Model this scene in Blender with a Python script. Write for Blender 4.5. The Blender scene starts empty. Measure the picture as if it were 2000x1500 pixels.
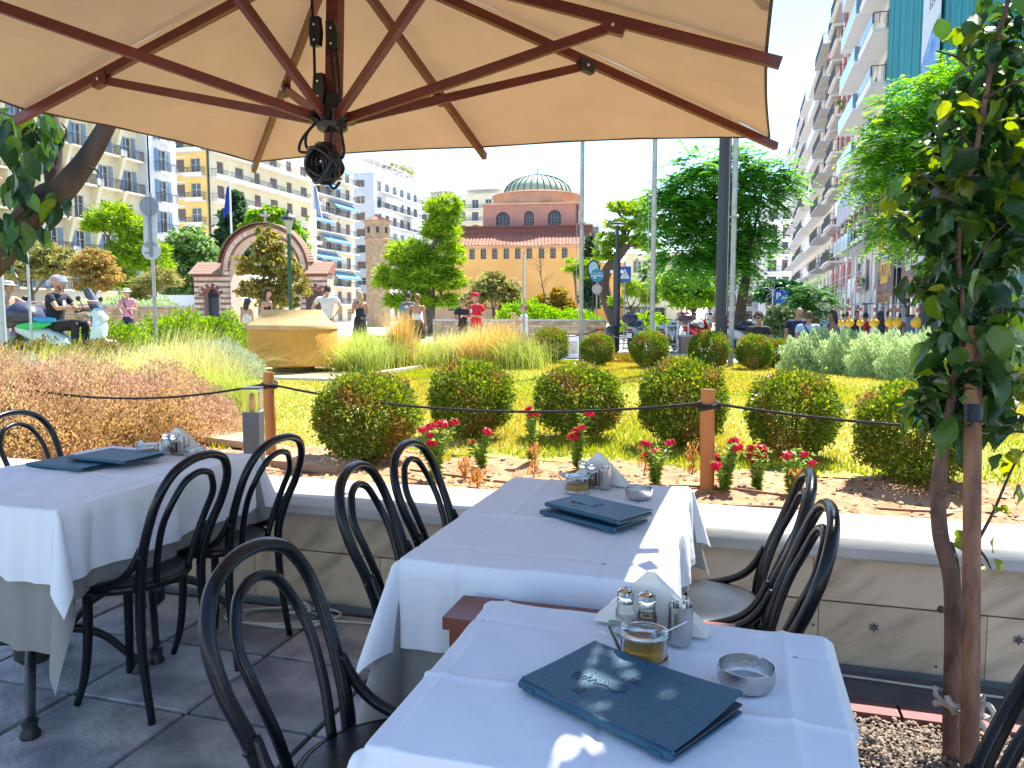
import bpy, math, random
import numpy as np
from mathutils import Vector, Matrix, Euler
random.seed(7); RNG = np.random.default_rng(7)
S = bpy.context.scene
COL = S.collection
rad = math.radians

# ------------------------------------------------------------------ camera, world, sun, exposure
CAMH = 1.36; PITCH = math.atan(132/1500); YAW = rad(16.29); FPX = 1500.0
cam_d = bpy.data.cameras.new("camera"); cam = bpy.data.objects.new("camera", cam_d); COL.objects.link(cam)
cam.location = (0, 0, CAMH); cam.rotation_euler = (math.pi/2 - PITCH, 0, YAW)
cam_d.sensor_width = 36; cam_d.lens = FPX/2000*36; cam_d.clip_start = .05; cam_d.clip_end = 3000
S.camera = cam
SUN_AZ, SUN_EL = rad(19), rad(58)      # azimuth measured from +Y towards +X
W = bpy.data.worlds.new("World"); S.world = W; W.use_nodes = True
nt = W.node_tree; nt.nodes.clear()
out = nt.nodes.new("ShaderNodeOutputWorld"); bg = nt.nodes.new("ShaderNodeBackground")
sky = nt.nodes.new("ShaderNodeTexSky"); sky.sky_type = 'NISHITA'; sky.sun_disc = False
sky.sun_elevation = SUN_EL; sky.sun_rotation = SUN_AZ; sky.altitude = 0; sky.air_density = 1.0; sky.dust_density = 0.0; sky.ozone_density = 2.5
bg.inputs[1].default_value = .14
tc = nt.nodes.new("ShaderNodeTexCoord"); mp = nt.nodes.new("ShaderNodeMapping"); mp.inputs['Scale'].default_value = (1, 1, 2.4)
mp.inputs['Location'].default_value = (.35, .1, .0)
nz = nt.nodes.new("ShaderNodeTexNoise"); nz.inputs['Scale'].default_value = 3.1; nz.inputs['Detail'].default_value = 9; nz.inputs['Roughness'].default_value = .55
cr = nt.nodes.new("ShaderNodeValToRGB"); cr.color_ramp.elements[0].position = .60; cr.color_ramp.elements[1].position = .76
mxc = nt.nodes.new("ShaderNodeMixRGB"); mxc.inputs[2].default_value = (5.2, 5.3, 5.5, 1)
ml = nt.nodes.new("ShaderNodeMath"); ml.operation = 'MULTIPLY'; ml.inputs[1].default_value = .85
L = nt.links.new
L(tc.outputs['Generated'], mp.inputs[0]); L(mp.outputs[0], nz.inputs['Vector']); L(nz.outputs['Fac'], cr.inputs[0])
L(cr.outputs[0], ml.inputs[0]); L(ml.outputs[0], mxc.inputs[0]); L(sky.outputs[0], mxc.inputs[1]); L(mxc.outputs[0], bg.inputs[0]); L(bg.outputs[0], out.inputs[0])
sd = bpy.data.lights.new("sun", 'SUN'); sun = bpy.data.objects.new("sun", sd); COL.objects.link(sun)
sd.energy = 5.0; sd.angle = rad(.53); sd.color = (1, .95, .86)
SDIR = Vector((math.sin(SUN_AZ)*math.cos(SUN_EL), math.cos(SUN_AZ)*math.cos(SUN_EL), math.sin(SUN_EL)))
sun.rotation_euler = SDIR.to_track_quat('Z', 'Y').to_euler(); sun.location = (0, 0, 60)
S.view_settings.view_transform = 'Standard'; S.view_settings.look = 'None'; S.view_settings.gamma = 1
S.view_settings.use_curve_mapping = False; S.view_settings.exposure = 1.5
S.render.engine = 'CYCLES'; S.cycles.max_bounces = 7; S.cycles.transparent_max_bounces = 8; S.cycles.use_denoising = True

# ------------------------------------------------------------------ helpers
_F = Vector((-math.sin(YAW)*math.cos(PITCH), math.cos(YAW)*math.cos(PITCH), -math.sin(PITCH)))
_R = Vector((math.cos(YAW), math.sin(YAW), 0)); _U = _R.cross(_F)
def ray(px, py): return _F + _R*((px-1000)/FPX) + _U*((750-py)/FPX)
def at(px, py, D): return Vector((0, 0, CAMH)) + ray(px, py)*D
def atz(px, py, z):
    r = ray(px, py); return Vector((0, 0, CAMH)) + r*((z-CAMH)/r.z)
def atY(px, py, Y):
    r = ray(px, py); return Vector((0, 0, CAMH)) + r*(Y/r.y)
def sst(a, b, x):
    t = min(1, max(0, (x-a)/(b-a))); return t*t*(3-2*t)
def gnd(x, y):                                   # height of the street level beyond the garden
    return .2 + .25*sst(-4, -9, x) - .3*sst(-1, 4, x) + .0*y
def onground(px, D):
    p = at(px, 617, D); return Vector((p.x, p.y, gnd(p.x, p.y)))

def mat(name, col, rough=.6, col2=None, scale=6, bump=0, bscale=60, metal=0, spec=.5, rand=None, detail=6, trans=0, coords='Object', lo=.35, hi=.65, stretch=None, rot=None):
    m = bpy.data.materials.new(name); m.use_nodes = True
    n = m.node_tree.nodes; l = m.node_tree.links; b = n['Principled BSDF']
    b.inputs['Roughness'].default_value = rough; b.inputs['Metallic'].default_value = metal
    b.inputs['Specular IOR Level'].default_value = spec
    if trans: b.inputs['Transmission Weight'].default_value = trans
    c4 = (*col, 1); c2 = (*(col2 or [c*.8 for c in col]), 1)
    tcx = n.new('ShaderNodeTexCoord'); mpp = n.new('ShaderNodeMapping'); l.new(tcx.outputs[coords], mpp.inputs[0])
    if stretch: mpp.inputs['Scale'].default_value = stretch
    if rot:
        mp0 = n.new('ShaderNodeMapping'); mp0.inputs['Rotation'].default_value = rot; l.new(tcx.outputs[coords], mp0.inputs[0]); l.new(mp0.outputs[0], mpp.inputs[0])
    nz = n.new('ShaderNodeTexNoise'); nz.inputs['Scale'].default_value = scale; nz.inputs['Detail'].default_value = detail
    l.new(mpp.outputs[0], nz.inputs['Vector'])
    r = n.new('ShaderNodeValToRGB'); r.color_ramp.elements[0].position = lo; r.color_ramp.elements[1].position = hi
    r.color_ramp.elements[0].color = c4; r.color_ramp.elements[1].color = c2
    l.new(nz.outputs['Fac'], r.inputs[0]); last = r.outputs[0]
    if rand:                                     # per-piece brightness variation
        oi = n.new('ShaderNodeNewGeometry') if rand[0] == 'island' else n.new('ShaderNodeObjectInfo')
        src = oi.outputs['Random Per Island'] if rand[0] == 'island' else oi.outputs['Random']
        hs = n.new('ShaderNodeHueSaturation'); mr = n.new('ShaderNodeMapRange')
        mr.inputs['To Min'].default_value = 1-rand[1]; mr.inputs['To Max'].default_value = 1+rand[1]
        l.new(src, mr.inputs[0]); l.new(mr.outputs[0], hs.inputs['Value']); l.new(last, hs.inputs['Color']); last = hs.outputs[0]
    l.new(last, b.inputs['Base Color'])
    if bump:
        n2 = n.new('ShaderNodeTexNoise'); n2.inputs['Scale'].default_value = bscale; n2.inputs['Detail'].default_value = 5
        l.new(mpp.outputs[0], n2.inputs['Vector'])
        bp = n.new('ShaderNodeBump'); bp.inputs['Strength'].default_value = bump; bp.inputs['Distance'].default_value = .01
        l.new(n2.outputs['Fac'], bp.inputs['Height']); l.new(bp.outputs[0], b.inputs['Normal'])
    return m

def leafmat(name, cols, trans=.4, rough=.45, obj=False, patch=None, spec=.4):
    """cols: colours a ramp runs through per leaf; patch: (colour, scale, amount) of dry leaves"""
    m = bpy.data.materials.new(name); m.use_nodes = True
    n = m.node_tree.nodes; l = m.node_tree.links; b = n['Principled BSDF']; o = n['Material Output']
    b.inputs['Roughness'].default_value = rough; b.inputs['Specular IOR Level'].default_value = spec
    g = n.new('ShaderNodeObjectInfo') if obj else n.new('ShaderNodeNewGeometry')
    r = n.new('ShaderNodeValToRGB'); els = r.color_ramp.elements
    while len(els) < len(cols): els.new(.5)
    for i, c in enumerate(cols): els[i].position = i/(len(cols)-1); els[i].color = (*c, 1)
    l.new(g.outputs['Random'] if obj else g.outputs['Random Per Island'], r.inputs[0]); last = r.outputs[0]
    if patch:
        t = n.new('ShaderNodeTexCoord'); z = n.new('ShaderNodeTexNoise'); z.inputs['Scale'].default_value = patch[1]; z.inputs['Detail'].default_value = 4
        l.new(t.outputs['Object'], z.inputs['Vector']); q = n.new('ShaderNodeMapRange')
        q.inputs['From Min'].default_value = .62-patch[2]*.3; q.inputs['From Max'].default_value = .72-patch[2]*.3
        l.new(z.outputs['Fac'], q.inputs[0]); mx = n.new('ShaderNodeMixRGB'); mx.inputs[2].default_value = (*patch[0], 1)
        l.new(q.outputs[0], mx.inputs[0]); l.new(last, mx.inputs[1]); last = mx.outputs[0]
    l.new(last, b.inputs['Base Color'])
    if trans:
        tr = n.new('ShaderNodeBsdfTranslucent'); ms = n.new('ShaderNodeMixShader'); ms.inputs[0].default_value = trans
        hs = n.new('ShaderNodeHueSaturation'); hs.inputs['Value'].default_value = 1.7; hs.inputs['Saturation'].default_value = 1.1; hs.inputs['Hue'].default_value = .485
        l.new(last, hs.inputs['Color']); l.new(hs.outputs[0], tr.inputs[0]); l.new(b.outputs[0], ms.inputs[1]); l.new(tr.outputs[0], ms.inputs[2]); l.new(ms.outputs[0], o.inputs[0])
    return m

def spline(pts, n=8):
    P = [Vector(p) for p in pts]; P = [P[0]*2-P[1]] + P + [P[-1]*2-P[-2]]; o = []
    for i in range(1, len(P)-2):
        for k in range(n):
            t = k/n; a, b, c, d = P[i-1:i+3]
            o.append(.5*((2*b)+(c-a)*t+(2*a-5*b+4*c-d)*t*t+(3*b-a-3*c+d)*t**3))
    o.append(P[-2]); return o

class MB:
    def __init__(s): s.v = []; s.f = []; s.m = []; s.mi = 0
    def add(s, vs, fs):
        k = len(s.v); s.v += [tuple(v) for v in vs]; s.f += [tuple(i+k for i in f) for f in fs]; s.m += [s.mi]*len(fs); return s
    def box(s, c, d, rz=0, M=None):
        x, y, z = d[0]/2, d[1]/2, d[2]/2; ca, sa = math.cos(rz), math.sin(rz)
        vs = []
        for sx, sy, sz in ((-1,-1,-1),(1,-1,-1),(1,1,-1),(-1,1,-1),(-1,-1,1),(1,-1,1),(1,1,1),(-1,1,1)):
            a, b = sx*x, sy*y; vs.append(Vector((c[0]+a*ca-b*sa, c[1]+a*sa+b*ca, c[2]+sz*z)))
        if M: vs = [M @ v for v in vs]
        return s.add(vs, [(0,3,2,1),(4,5,6,7),(0,1,5,4),(1,2,6,5),(2,3,7,6),(3,0,4,7)])
    def bx(s, x0, x1, y0, y1, z0, z1): return s.box(((x0+x1)/2, (y0+y1)/2, (z0+z1)/2), (abs(x1-x0), abs(y1-y0), abs(z1-z0)))
    def bar(s, p, q, w, h, up=(0, 0, 1)):
        p, q = Vector(p), Vector(q); d = (q-p).normalized(); u = Vector(up)
        if abs(d.dot(u)) > .98: u = Vector((0, 1, 0))
        a = d.cross(u).normalized()*(w/2); b = a.cross(d).normalized()*(h/2)
        vs = [p-a-b, p+a-b, p+a+b, p-a+b, q-a-b, q+a-b, q+a+b, q-a+b]
        return s.add(vs, [(0,3,2,1),(4,5,6,7),(0,1,5,4),(1,2,6,5),(2,3,7,6),(3,0,4,7)])
    def tube(s, pts, r, n=8, closed=False, flat=1):
        P = [Vector(p) for p in pts]; N = len(P); rs = r if isinstance(r, (list, tuple)) else [r]*N
        if len(rs) != N: rs = [rs[0]+(rs[-1]-rs[0])*i/(N-1) for i in range(N)] if len(rs) == 2 else [np.interp(i/(N-1), np.linspace(0, 1, len(rs)), rs) for i in range(N)]
        T = []
        for i in range(N):
            a = P[(i-1) % N] if (closed or i) else P[0]; b = P[(i+1) % N] if (closed or i < N-1) else P[-1]
            T.append((b-a).normalized())
        u = T[0].orthogonal().normalized(); vs = []; fs = []
        for i in range(N):
            u = (u-T[i]*u.dot(T[i])).normalized(); w = T[i].cross(u)
            for k in range(n):
                a = 2*math.pi*k/n; vs.append(P[i]+(u*math.cos(a)+w*math.sin(a)*flat)*rs[i])
        for i in range(N if closed else N-1):
            j = (i+1) % N
            for k in range(n): fs.append((i*n+k, i*n+(k+1) % n, j*n+(k+1) % n, j*n+k))
        if not closed: fs += [tuple(range(n))[::-1], tuple((N-1)*n+k for k in range(n))]
        return s.add(vs, fs)
    def lathe(s, prof, c=(0, 0, 0), n=24, M=None, sy=1):
        vs = []; fs = []; m = len(prof)
        for k in range(n):
            a = 2*math.pi*k/n
            for (r, z) in prof: vs.append(Vector((c[0]+r*math.cos(a), c[1]+r*math.sin(a)*sy, c[2]+z)))
        if M: vs = [M @ v for v in vs]
        for k in range(n):
            j = (k+1) % n
            for i in range(m-1): fs.append((k*m+i, j*m+i, j*m+i+1, k*m+i+1))
        if prof[0][0] > 1e-6: fs.append(tuple(k*m for k in range(n))[::-1])
        if prof[-1][0] > 1e-6: fs.append(tuple(k*m+m-1 for k in range(n)))
        return s.add(vs, fs)
    def prism(s, poly, z0, z1, M=None):
        n = len(poly); vs = [Vector((x, y, z0)) for x, y in poly]+[Vector((x, y, z1)) for x, y in poly]
        if M: vs = [M @ v for v in vs]
        return s.add(vs, [tuple(range(n))[::-1], tuple(range(n, 2*n))]+[(i, (i+1) % n, n+(i+1) % n, n+i) for i in range(n)])
    def loft(s, secs, n=14, e=.8):
        """secs: (centre, half width across Y, half height Z) swept along X, superellipse"""
        vs = []; fs = []
        for (c, a, b) in secs:
            for k in range(n):
                t = 2*math.pi*k/n; ct, st = math.cos(t), math.sin(t)
                vs.append((c[0], c[1]+a*math.copysign(abs(ct)**e, ct), c[2]+b*math.copysign(abs(st)**e, st)))
        for i in range(len(secs)-1):
            for k in range(n): fs.append((i*n+k, i*n+(k+1) % n, (i+1)*n+(k+1) % n, (i+1)*n+k))
        fs += [tuple(range(n))[::-1], tuple((len(secs)-1)*n+k for k in range(n))]
        return s.add(vs, fs)
    def sph(s, c, r, n=12, m=8, sc=(1, 1, 1)):
        vs = []; fs = []
        for i in range(m+1):
            t = math.pi*i/m
            for k in range(n):
                a = 2*math.pi*k/n
                vs.append((c[0]+r*sc[0]*math.sin(t)*math.cos(a), c[1]+r*sc[1]*math.sin(t)*math.sin(a), c[2]+r*sc[2]*math.cos(t)))
        for i in range(m):
            for k in range(n): fs.append((i*n+k, (i+1)*n+k, (i+1)*n+(k+1) % n, i*n+(k+1) % n))
        return s.add(vs, fs)

def mkmesh(name, mb, mats, org=(0, 0, 0), smooth=False):
    me = bpy.data.meshes.new(name); ox, oy, oz = org
    me.from_pydata([(a-ox, b-oy, c-oz) for a, b, c in mb.v], [], mb.f)
    for m in (mats if isinstance(mats, (list, tuple)) else [mats]): me.materials.append(m)
    if len(me.materials) > 1: me.polygons.foreach_set('material_index', mb.m)
    if smooth:
        me.polygons.foreach_set('use_smooth', [True]*len(me.polygons))
        if smooth is not True:
            try: me.set_sharp_from_angle(angle=rad(smooth))
            except Exception: pass
    me.update(); return me
def npmesh(name, V, F, m, smooth=False):
    """V (n,3) array, F (k,4) or (k,3) array"""
    me = bpy.data.meshes.new(name); me.vertices.add(len(V)); me.vertices.foreach_set('co', np.ascontiguousarray(V, dtype=np.float32).ravel())
    k = F.shape[1]; me.loops.add(F.size); me.loops.foreach_set('vertex_index', F.ravel().astype(np.int32))
    me.polygons.add(len(F)); me.polygons.foreach_set('loop_start', np.arange(0, F.size, k, dtype=np.int32))
    try: me.polygons.foreach_set('loop_total', np.full(len(F), k, dtype=np.int32))
    except Exception: pass
    me.materials.append(m)
    if smooth: me.polygons.foreach_set('use_smooth', np.ones(len(F), dtype=bool))
    me.update(calc_edges=True); return me
def link(name, me, parent=None, loc=(0, 0, 0), rot=(0, 0, 0), scale=(1, 1, 1)):
    o = bpy.data.objects.new(name, me); COL.objects.link(o); o.location = loc; o.rotation_euler = rot; o.scale = scale
    if parent: o.parent = parent
    return o
def obj(name, mb, m, parent=None, org=(0, 0, 0), smooth=False, loc=(0, 0, 0), rot=(0, 0, 0)):
    return link(name, mkmesh(name, mb, m, org, smooth), parent, loc, rot)
def tag(o, label, cat, group=None, kind=None):
    if label: o['label'] = label
    if cat: o['category'] = cat
    if group: o['group'] = group
    if kind: o['kind'] = kind
    return o
def thing(name, label, cat, loc=(0, 0, 0), rz=0, group=None):
    o = bpy.data.objects.new(name, None); COL.objects.link(o); o.location = loc; o.rotation_euler = (0, 0, rz); o.empty_display_size = .2
    return tag(o, label, cat, group)
def struct(name, o): o['kind'] = 'structure'; return o
def dup(root, loc=None, rz=None, label=None, group=None, scale=None):
    def cp(o, par):
        c = o.copy(); COL.objects.link(c)
        if par: c.parent = par
        for ch in kids.get(o.name, []): cp(ch, c)
        return c
    kids = {}
    for q in root.children_recursive: kids.setdefault(q.parent.name, []).append(q)
    r = cp(root, None)
    if loc is not None: r.location = loc
    if rz is not None: r.rotation_euler[2] = rz
    if label: r['label'] = label
    if group: r['group'] = group
    if scale: r.scale = (scale,)*3 if not isinstance(scale, tuple) else scale
    return r
_fonts = {}
def text(name, s, size, m, parent, loc, rot, ext=.002, align='CENTER', bold=0, sx=1):
    c = bpy.data.curves.new(name, 'FONT'); c.body = s; c.size = size; c.extrude = ext; c.align_x = align; c.align_y = 'CENTER'; c.offset = bold; c.resolution_u = 2
    t = bpy.data.objects.new(name, c); COL.objects.link(t)
    dg = bpy.context.evaluated_depsgraph_get(); me = bpy.data.meshes.new_from_object(t.evaluated_get(dg)); me.name = name
    bpy.data.objects.remove(t); bpy.data.curves.remove(c); me.materials.clear(); me.materials.append(m)
    return link(name, me, parent, loc, rot, (sx, 1, 1))

# ------------------------------------------------------------------ foliage generators
def diamonds(C, T, N, ln, wd, fold=.0):
    """one folded diamond per leaf; C centre, T long axis, N normal, arrays"""
    Bn = np.cross(T, N); Bn /= np.linalg.norm(Bn, axis=1, keepdims=True)+1e-9
    l = ln[:, None]/2; w = wd[:, None]/2
    V = np.stack([C-T*l, C+Bn*w+N*w*fold, C+T*l, C-Bn*w+N*w*fold], 1).reshape(-1, 3)
    F = np.arange(len(C)*4).reshape(-1, 4)
    return V, F
def rdir(n, rng=RNG):
    v = rng.normal(size=(n, 3)); return v/np.linalg.norm(v, axis=1, keepdims=True)
def unit(v): return v/(np.linalg.norm(v, axis=1, keepdims=True)+1e-9)
def crown_leaves(blobs, n, size, style='broad', rng=RNG, clump=.32, squash=.6, aspect=.55):
    vol = np.array([(b[3]*b[4]*b[5])**(2/3) for b in blobs]); vol /= vol.sum(); Vs = []; Fs = []; off = 0
    for b, fr in zip(blobs, vol):
        k = max(20, int(n*fr)); c = np.array(b[:3]); r = np.array(b[3:6])
        per = {'broad': 26, 'needle': 40, 'frond': 150}[style]
        nc = max(6, k//per); d = rdir(nc, rng); d[:, 2] = np.where(d[:, 2] < -.5, d[:, 2]*.4, d[:, 2])
        rr = rng.uniform(.45, 1.02, (nc, 1))**.6; cc = c+d*r*rr
        cs = clump*r.mean()*rng.uniform(.5, 1.1, nc)
        idx = rng.integers(0, nc, k)
        if style == 'frond':
            fpc = 8; nf = nc*fpc; fi = np.repeat(np.arange(nc), fpc); a = rdir(nf, rng); a = unit(a*np.array([1, 1, .35])+d[fi]*.8); a[:, 2] -= .15; a = unit(a)
            flen = size*rng.uniform(3.0, 5.5, nf); o = cc[fi]+rng.normal(size=(nf, 3))*cs[fi][:, None]*.45
            m = 9; t = np.tile(np.linspace(.12, 1, m), nf)[:, None]; A = np.repeat(a, m, 0); O = np.repeat(o, m, 0); FL = np.repeat(flen, m)[:, None]
            side = unit(np.cross(A, np.array([0, 0, 1.]))); P0 = O+A*FL*t-np.array([0, 0, 1])*FL*.35*t*t
            Cs = []; Ts = []
            for sg in (1, -1):
                T = unit(side*sg+A*.5-np.array([0, 0, .25])); ln = size*.9*(1-.5*np.abs(t-.45)); Cs.append(P0+T*ln/2); Ts.append(T)
            C = np.concatenate(Cs); T = np.concatenate(Ts); N = unit(np.tile(np.array([0, 0, 1.]), (len(C), 1))+rdir(len(C), rng)*.35)
            ln = np.full(len(C), size)*rng.uniform(.7, 1.1, len(C)); V, F = diamonds(C, T, N, ln, ln*.4)
        else:
            g = rng.normal(size=(k, 3))*np.array([1, 1, squash])*cs[idx][:, None]*.6; C = cc[idx]+g
            outw = unit(C-c)
            if style == 'needle':
                T = unit(g*2+outw*.5*r.mean()*.3+rdir(k, rng)*.25*cs[idx][:, None]+np.array([0, 0, .12])*cs[idx][:, None]); N = rdir(k, rng); ln = size*rng.uniform(.7, 1.3, k); wd = ln*.16
            else:
                T = unit(outw*.5+rdir(k, rng)*.8-np.array([0, 0, .25])); N = unit(rdir(k, rng)+outw*.4+np.array([0, 0, .5])); ln = size*rng.uniform(.6, 1.2, k); wd = ln*aspect
            V, F = diamonds(C, T, N, ln, wd, .2)
        Vs.append(V); Fs.append(F+off); off += len(V)
    return np.concatenate(Vs), np.concatenate(Fs)
def tree(name, label, base, trunk, blobs, n, size, lm, bark, style='broad', group=None, cat='tree', r0=.15, clump=.32, squash=.6, seed=1, aspect=.55, limbs=True):
    """base world; trunk = list of local points; blobs local"""
    rng = np.random.default_rng(seed); t = thing(name, label, cat, base, 0, group)
    mb = MB(); tp = spline(trunk, 5); mb.tube(tp, [r0, r0*.8, r0*.55], 9); obj('trunk', mb, bark, t, smooth=True)
    if limbs:
        mb = MB(); st = Vector(trunk[-1])
        for b in blobs:
            e = Vector(b[:3]); k = tp[int(len(tp)*rng.uniform(.6, .98))]; mid = k.lerp(e, .5)+Vector(rng.normal(size=3)*.12*(e-k).length)
            sp = spline([k, mid, e], 5); mb.tube(sp, [r0*.38, r0*.1], 6)
            for q in range(5):
                s0 = sp[int(rng.integers(4, len(sp)))]; d = Vector(rdir(1, rng)[0]*np.array(b[3:6])*.8); mb.tube([s0, s0+d*.5+Vector((0, 0, .05)), s0+d], [r0*.12, r0*.03], 4)
        obj('limbs', mb, bark, t, smooth=True)
    V, F = crown_leaves(blobs, n, size, style, rng, clump, squash, aspect); c = link('crown', npmesh('crown', V, F, lm), t)
    return t
def blades(n, base, height, spread, droop, width, rng, seg=5, lean=(0, 0), basew=.06):
    """curved grass blades growing from a tuft; returns V,F"""
    a = rng.uniform(0, 2*np.pi, n); sp = np.abs(rng.normal(size=n))*spread; sp = np.minimum(sp, spread*2.2); h = height*rng.uniform(.55, 1.05, n)
    bx = rng.normal(size=(n, 2))*basew; dirv = np.stack([np.cos(a), np.sin(a)], 1)*sp[:, None]+np.array(lean)
    t = np.linspace(0, 1, seg+1); P = np.zeros((n, seg+1, 3))
    for k, tt in enumerate(t):
        P[:, k, :2] = bx+dirv*(tt**1.5)[..., None]*h[:, None] if False else bx+dirv*(tt**1.6)*h[:, None]
        P[:, k, 2] = h*(tt-droop*tt**3*np.minimum(1.3, .35+sp/ (spread+1e-6)*.6))
    Wd = width*(1-t*.85); side = np.stack([-np.sin(a+.6), np.cos(a+.6), 0*a], 1)
    Lf = P-side[:, None, :]*Wd[None, :, None]/2; Rt = P+side[:, None, :]*Wd[None, :, None]/2
    V = np.stack([Lf, Rt], 2).reshape(n, -1, 3)+np.array(base); idx = []
    for k in range(seg): idx.append([2*k, 2*k+1, 2*k+3, 2*k+2])
    F = (np.arange(n)[:, None, None]*(2*(seg+1))+np.array(idx)[None]).reshape(-1, 4)
    return V.reshape(-1, 3), F

# ------------------------------------------------------------------ materials
tile_m = mat('stone_tile', (.46, .44, .42), .48, (.20, .20, .215), 4.5, .5, 40, rand=('obj', .28), detail=14, lo=.38, hi=.62)
grout_m = mat('grout', (.035, .033, .03), .9)
marble = mat('veined_marble', (.56, .44, .32), .42, (.33, .24, .165), 3.4, .2, 25, rand=('obj', .16), stretch=(1, 1, 4), detail=14, lo=.46, hi=.74, rot=(0, rad(38), 0))
marble_top = mat('marble_top', (.52, .50, .47), .4, (.36, .355, .34), 5, .1, 30, stretch=(.6, 2.2, 2), detail=10)
soil_m = mat('red_soil', (.36, .16, .07), .95, (.46, .26, .14), 7, 1, 30, detail=10)
dryg_m = mat('lawn_soil', (.25, .28, .06), .95, (.33, .31, .07), 2, .6, 60)
pave_m = mat('pale_pavement', (.48, .47, .45), .8, (.40, .39, .37), 1.2, .2, 20)
asph_m = mat('asphalt', (.07, .07, .072), .85, (.05, .05, .05), 2, .3, 60)
conc_m = mat('concrete', (.5, .48, .44), .8, (.38, .36, .33), 8, .3, 50)
cloth_m = mat('white_cloth', (.74, .745, .78), .8, (.71, .715, .75), 2, .30, 24)
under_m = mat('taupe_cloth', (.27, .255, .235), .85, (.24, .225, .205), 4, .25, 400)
blackw = mat('black_lacquer', (.004, .005, .008), .24, (.007, .008, .011), 12, .05, 90, spec=.32)
wood_r = mat('red_wood', (.17, .028, .018), .42, (.12, .018, .013), 5, .12, 60, stretch=(1, 1, 6))
wood_l = mat('bench_wood', (.20, .045, .022), .38, (.14, .03, .015), 6, .1, 50)
postm = mat('orange_post', (.42, .17, .045), .6, (.36, .14, .04), 8, .3, 60, stretch=(1, 1, .3))
steel = mat('brushed_steel', (.62, .60, .58), .3, (.52, .50, .48), 40, .1, 120, metal=1)
chrome = mat('chrome', (.75, .75, .76), .12, metal=1)
galv = mat('galvanised_steel', (.42, .42, .40), .5, (.34, .33, .31), 10, metal=.6)
darkm = mat('dark_metal', (.022, .026, .038), .45, (.03, .033, .042), 6)
blackp = mat('black_plastic', (.008, .008, .011), .35)
ropem = mat('black_rope', (.010, .010, .012), .8)
wrope = mat('white_rope', (.55, .52, .45), .9)
menum = mat('menu_leather', (.006, .078, .135), .45, (.005, .062, .112), 60, .35, 260)  # reflected sky is put into the teal blue of this leather
paper = mat('napkin_paper', (.78, .74, .66), .9, (.72, .68, .60), 20)
saltm = mat('salt', (.8, .8, .8), .9); pepm = mat('pepper', (.12, .07, .04), .9, (.2, .13, .08), 200)
mustm = mat('mustard', (.55, .30, .025), .5, (.48, .24, .02), 10)
white_p = mat('white_paint', (.78, .78, .77), .5, (.72, .72, .71), 3)
black_t = mat('rubber', (.015, .015, .016), .8)
bark = mat('bark', (.10, .065, .045), .9, (.06, .04, .03), 12, .8, 40, stretch=(1, 1, .3))
bark_g = mat('grey_bark', (.16, .125, .10), .9, (.09, .07, .055), 10, .8, 30, stretch=(1, 1, .3))
bark_r = mat('reddish_bark', (.24, .125, .085), .85, (.09, .045, .035), 22, 1, 70, stretch=(1, 1, .35), detail=12)
stakem = mat('stake_wood', (.34, .165, .085), .8, (.15, .065, .04), 26, .7, 60, stretch=(1, 1, .08), detail=10)
def glassmat(name, col=(1, 1, 1), rough=.02):
    m = bpy.data.materials.new(name); m.use_nodes = True; b = m.node_tree.nodes['Principled BSDF']
    b.inputs['Base Color'].default_value = (*col, 1); b.inputs['Transmission Weight'].default_value = 1; b.inputs['Roughness'].default_value = rough; b.inputs['IOR'].default_value = 1.45
    return m
glass = glassmat('clear_glass', (.95, .98, .97))
pane_m = mat('window_glass', (.035, .045, .055), .12, (.06, .07, .08), .6, spec=.8, coords='Object')
lens = mat('lens', (.85, .85, .85), .1)
redl = mat('red_lens', (.55, .01, .01), .2)
# umbrella canvas: light comes through it
canv = bpy.data.materials.new('tan_canvas'); canv.use_nodes = True
_n = canv.node_tree.nodes; _l = canv.node_tree.links; _b = _n['Principled BSDF']; _b.inputs['Roughness'].default_value = .9
_t = _n.new('ShaderNodeTexCoord'); _z = _n.new('ShaderNodeTexNoise'); _z.inputs['Scale'].default_value = 2.2; _z.inputs['Detail'].default_value = 8
_r = _n.new('ShaderNodeValToRGB'); _z.inputs['Roughness'].default_value = .7; _r.color_ramp.elements[0].position = .3; _r.color_ramp.elements[1].position = .75; _r.color_ramp.elements[0].color = (.48, .325, .18, 1); _r.color_ramp.elements[1].color = (.39, .262, .145, 1)
_l.new(_t.outputs['Object'], _z.inputs['Vector']); _l.new(_z.outputs['Fac'], _r.inputs[0]); _l.new(_r.outputs[0], _b.inputs['Base Color'])
_tr = _n.new('ShaderNodeBsdfTranslucent'); _ms = _n.new('ShaderNodeMixShader'); _ms.inputs[0].default_value = .13
_z2 = _n.new('ShaderNodeTexNoise'); _z2.inputs['Scale'].default_value = 5; _bp = _n.new('ShaderNodeBump'); _bp.inputs['Strength'].default_value = .35; _bp.inputs['Distance'].default_value = .03
_l.new(_t.outputs['Object'], _z2.inputs['Vector']); _l.new(_z2.outputs['Fac'], _bp.inputs['Height']); _l.new(_bp.outputs[0], _b.inputs['Normal']); _l.new(_bp.outputs[0], _tr.inputs['Normal'])
_l.new(_r.outputs[0], _tr.inputs[0]); _l.new(_b.outputs[0], _ms.inputs[1]); _l.new(_tr.outputs[0], _ms.inputs[2]); _l.new(_ms.outputs[0], _n['Material Output'].inputs[0])

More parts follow.
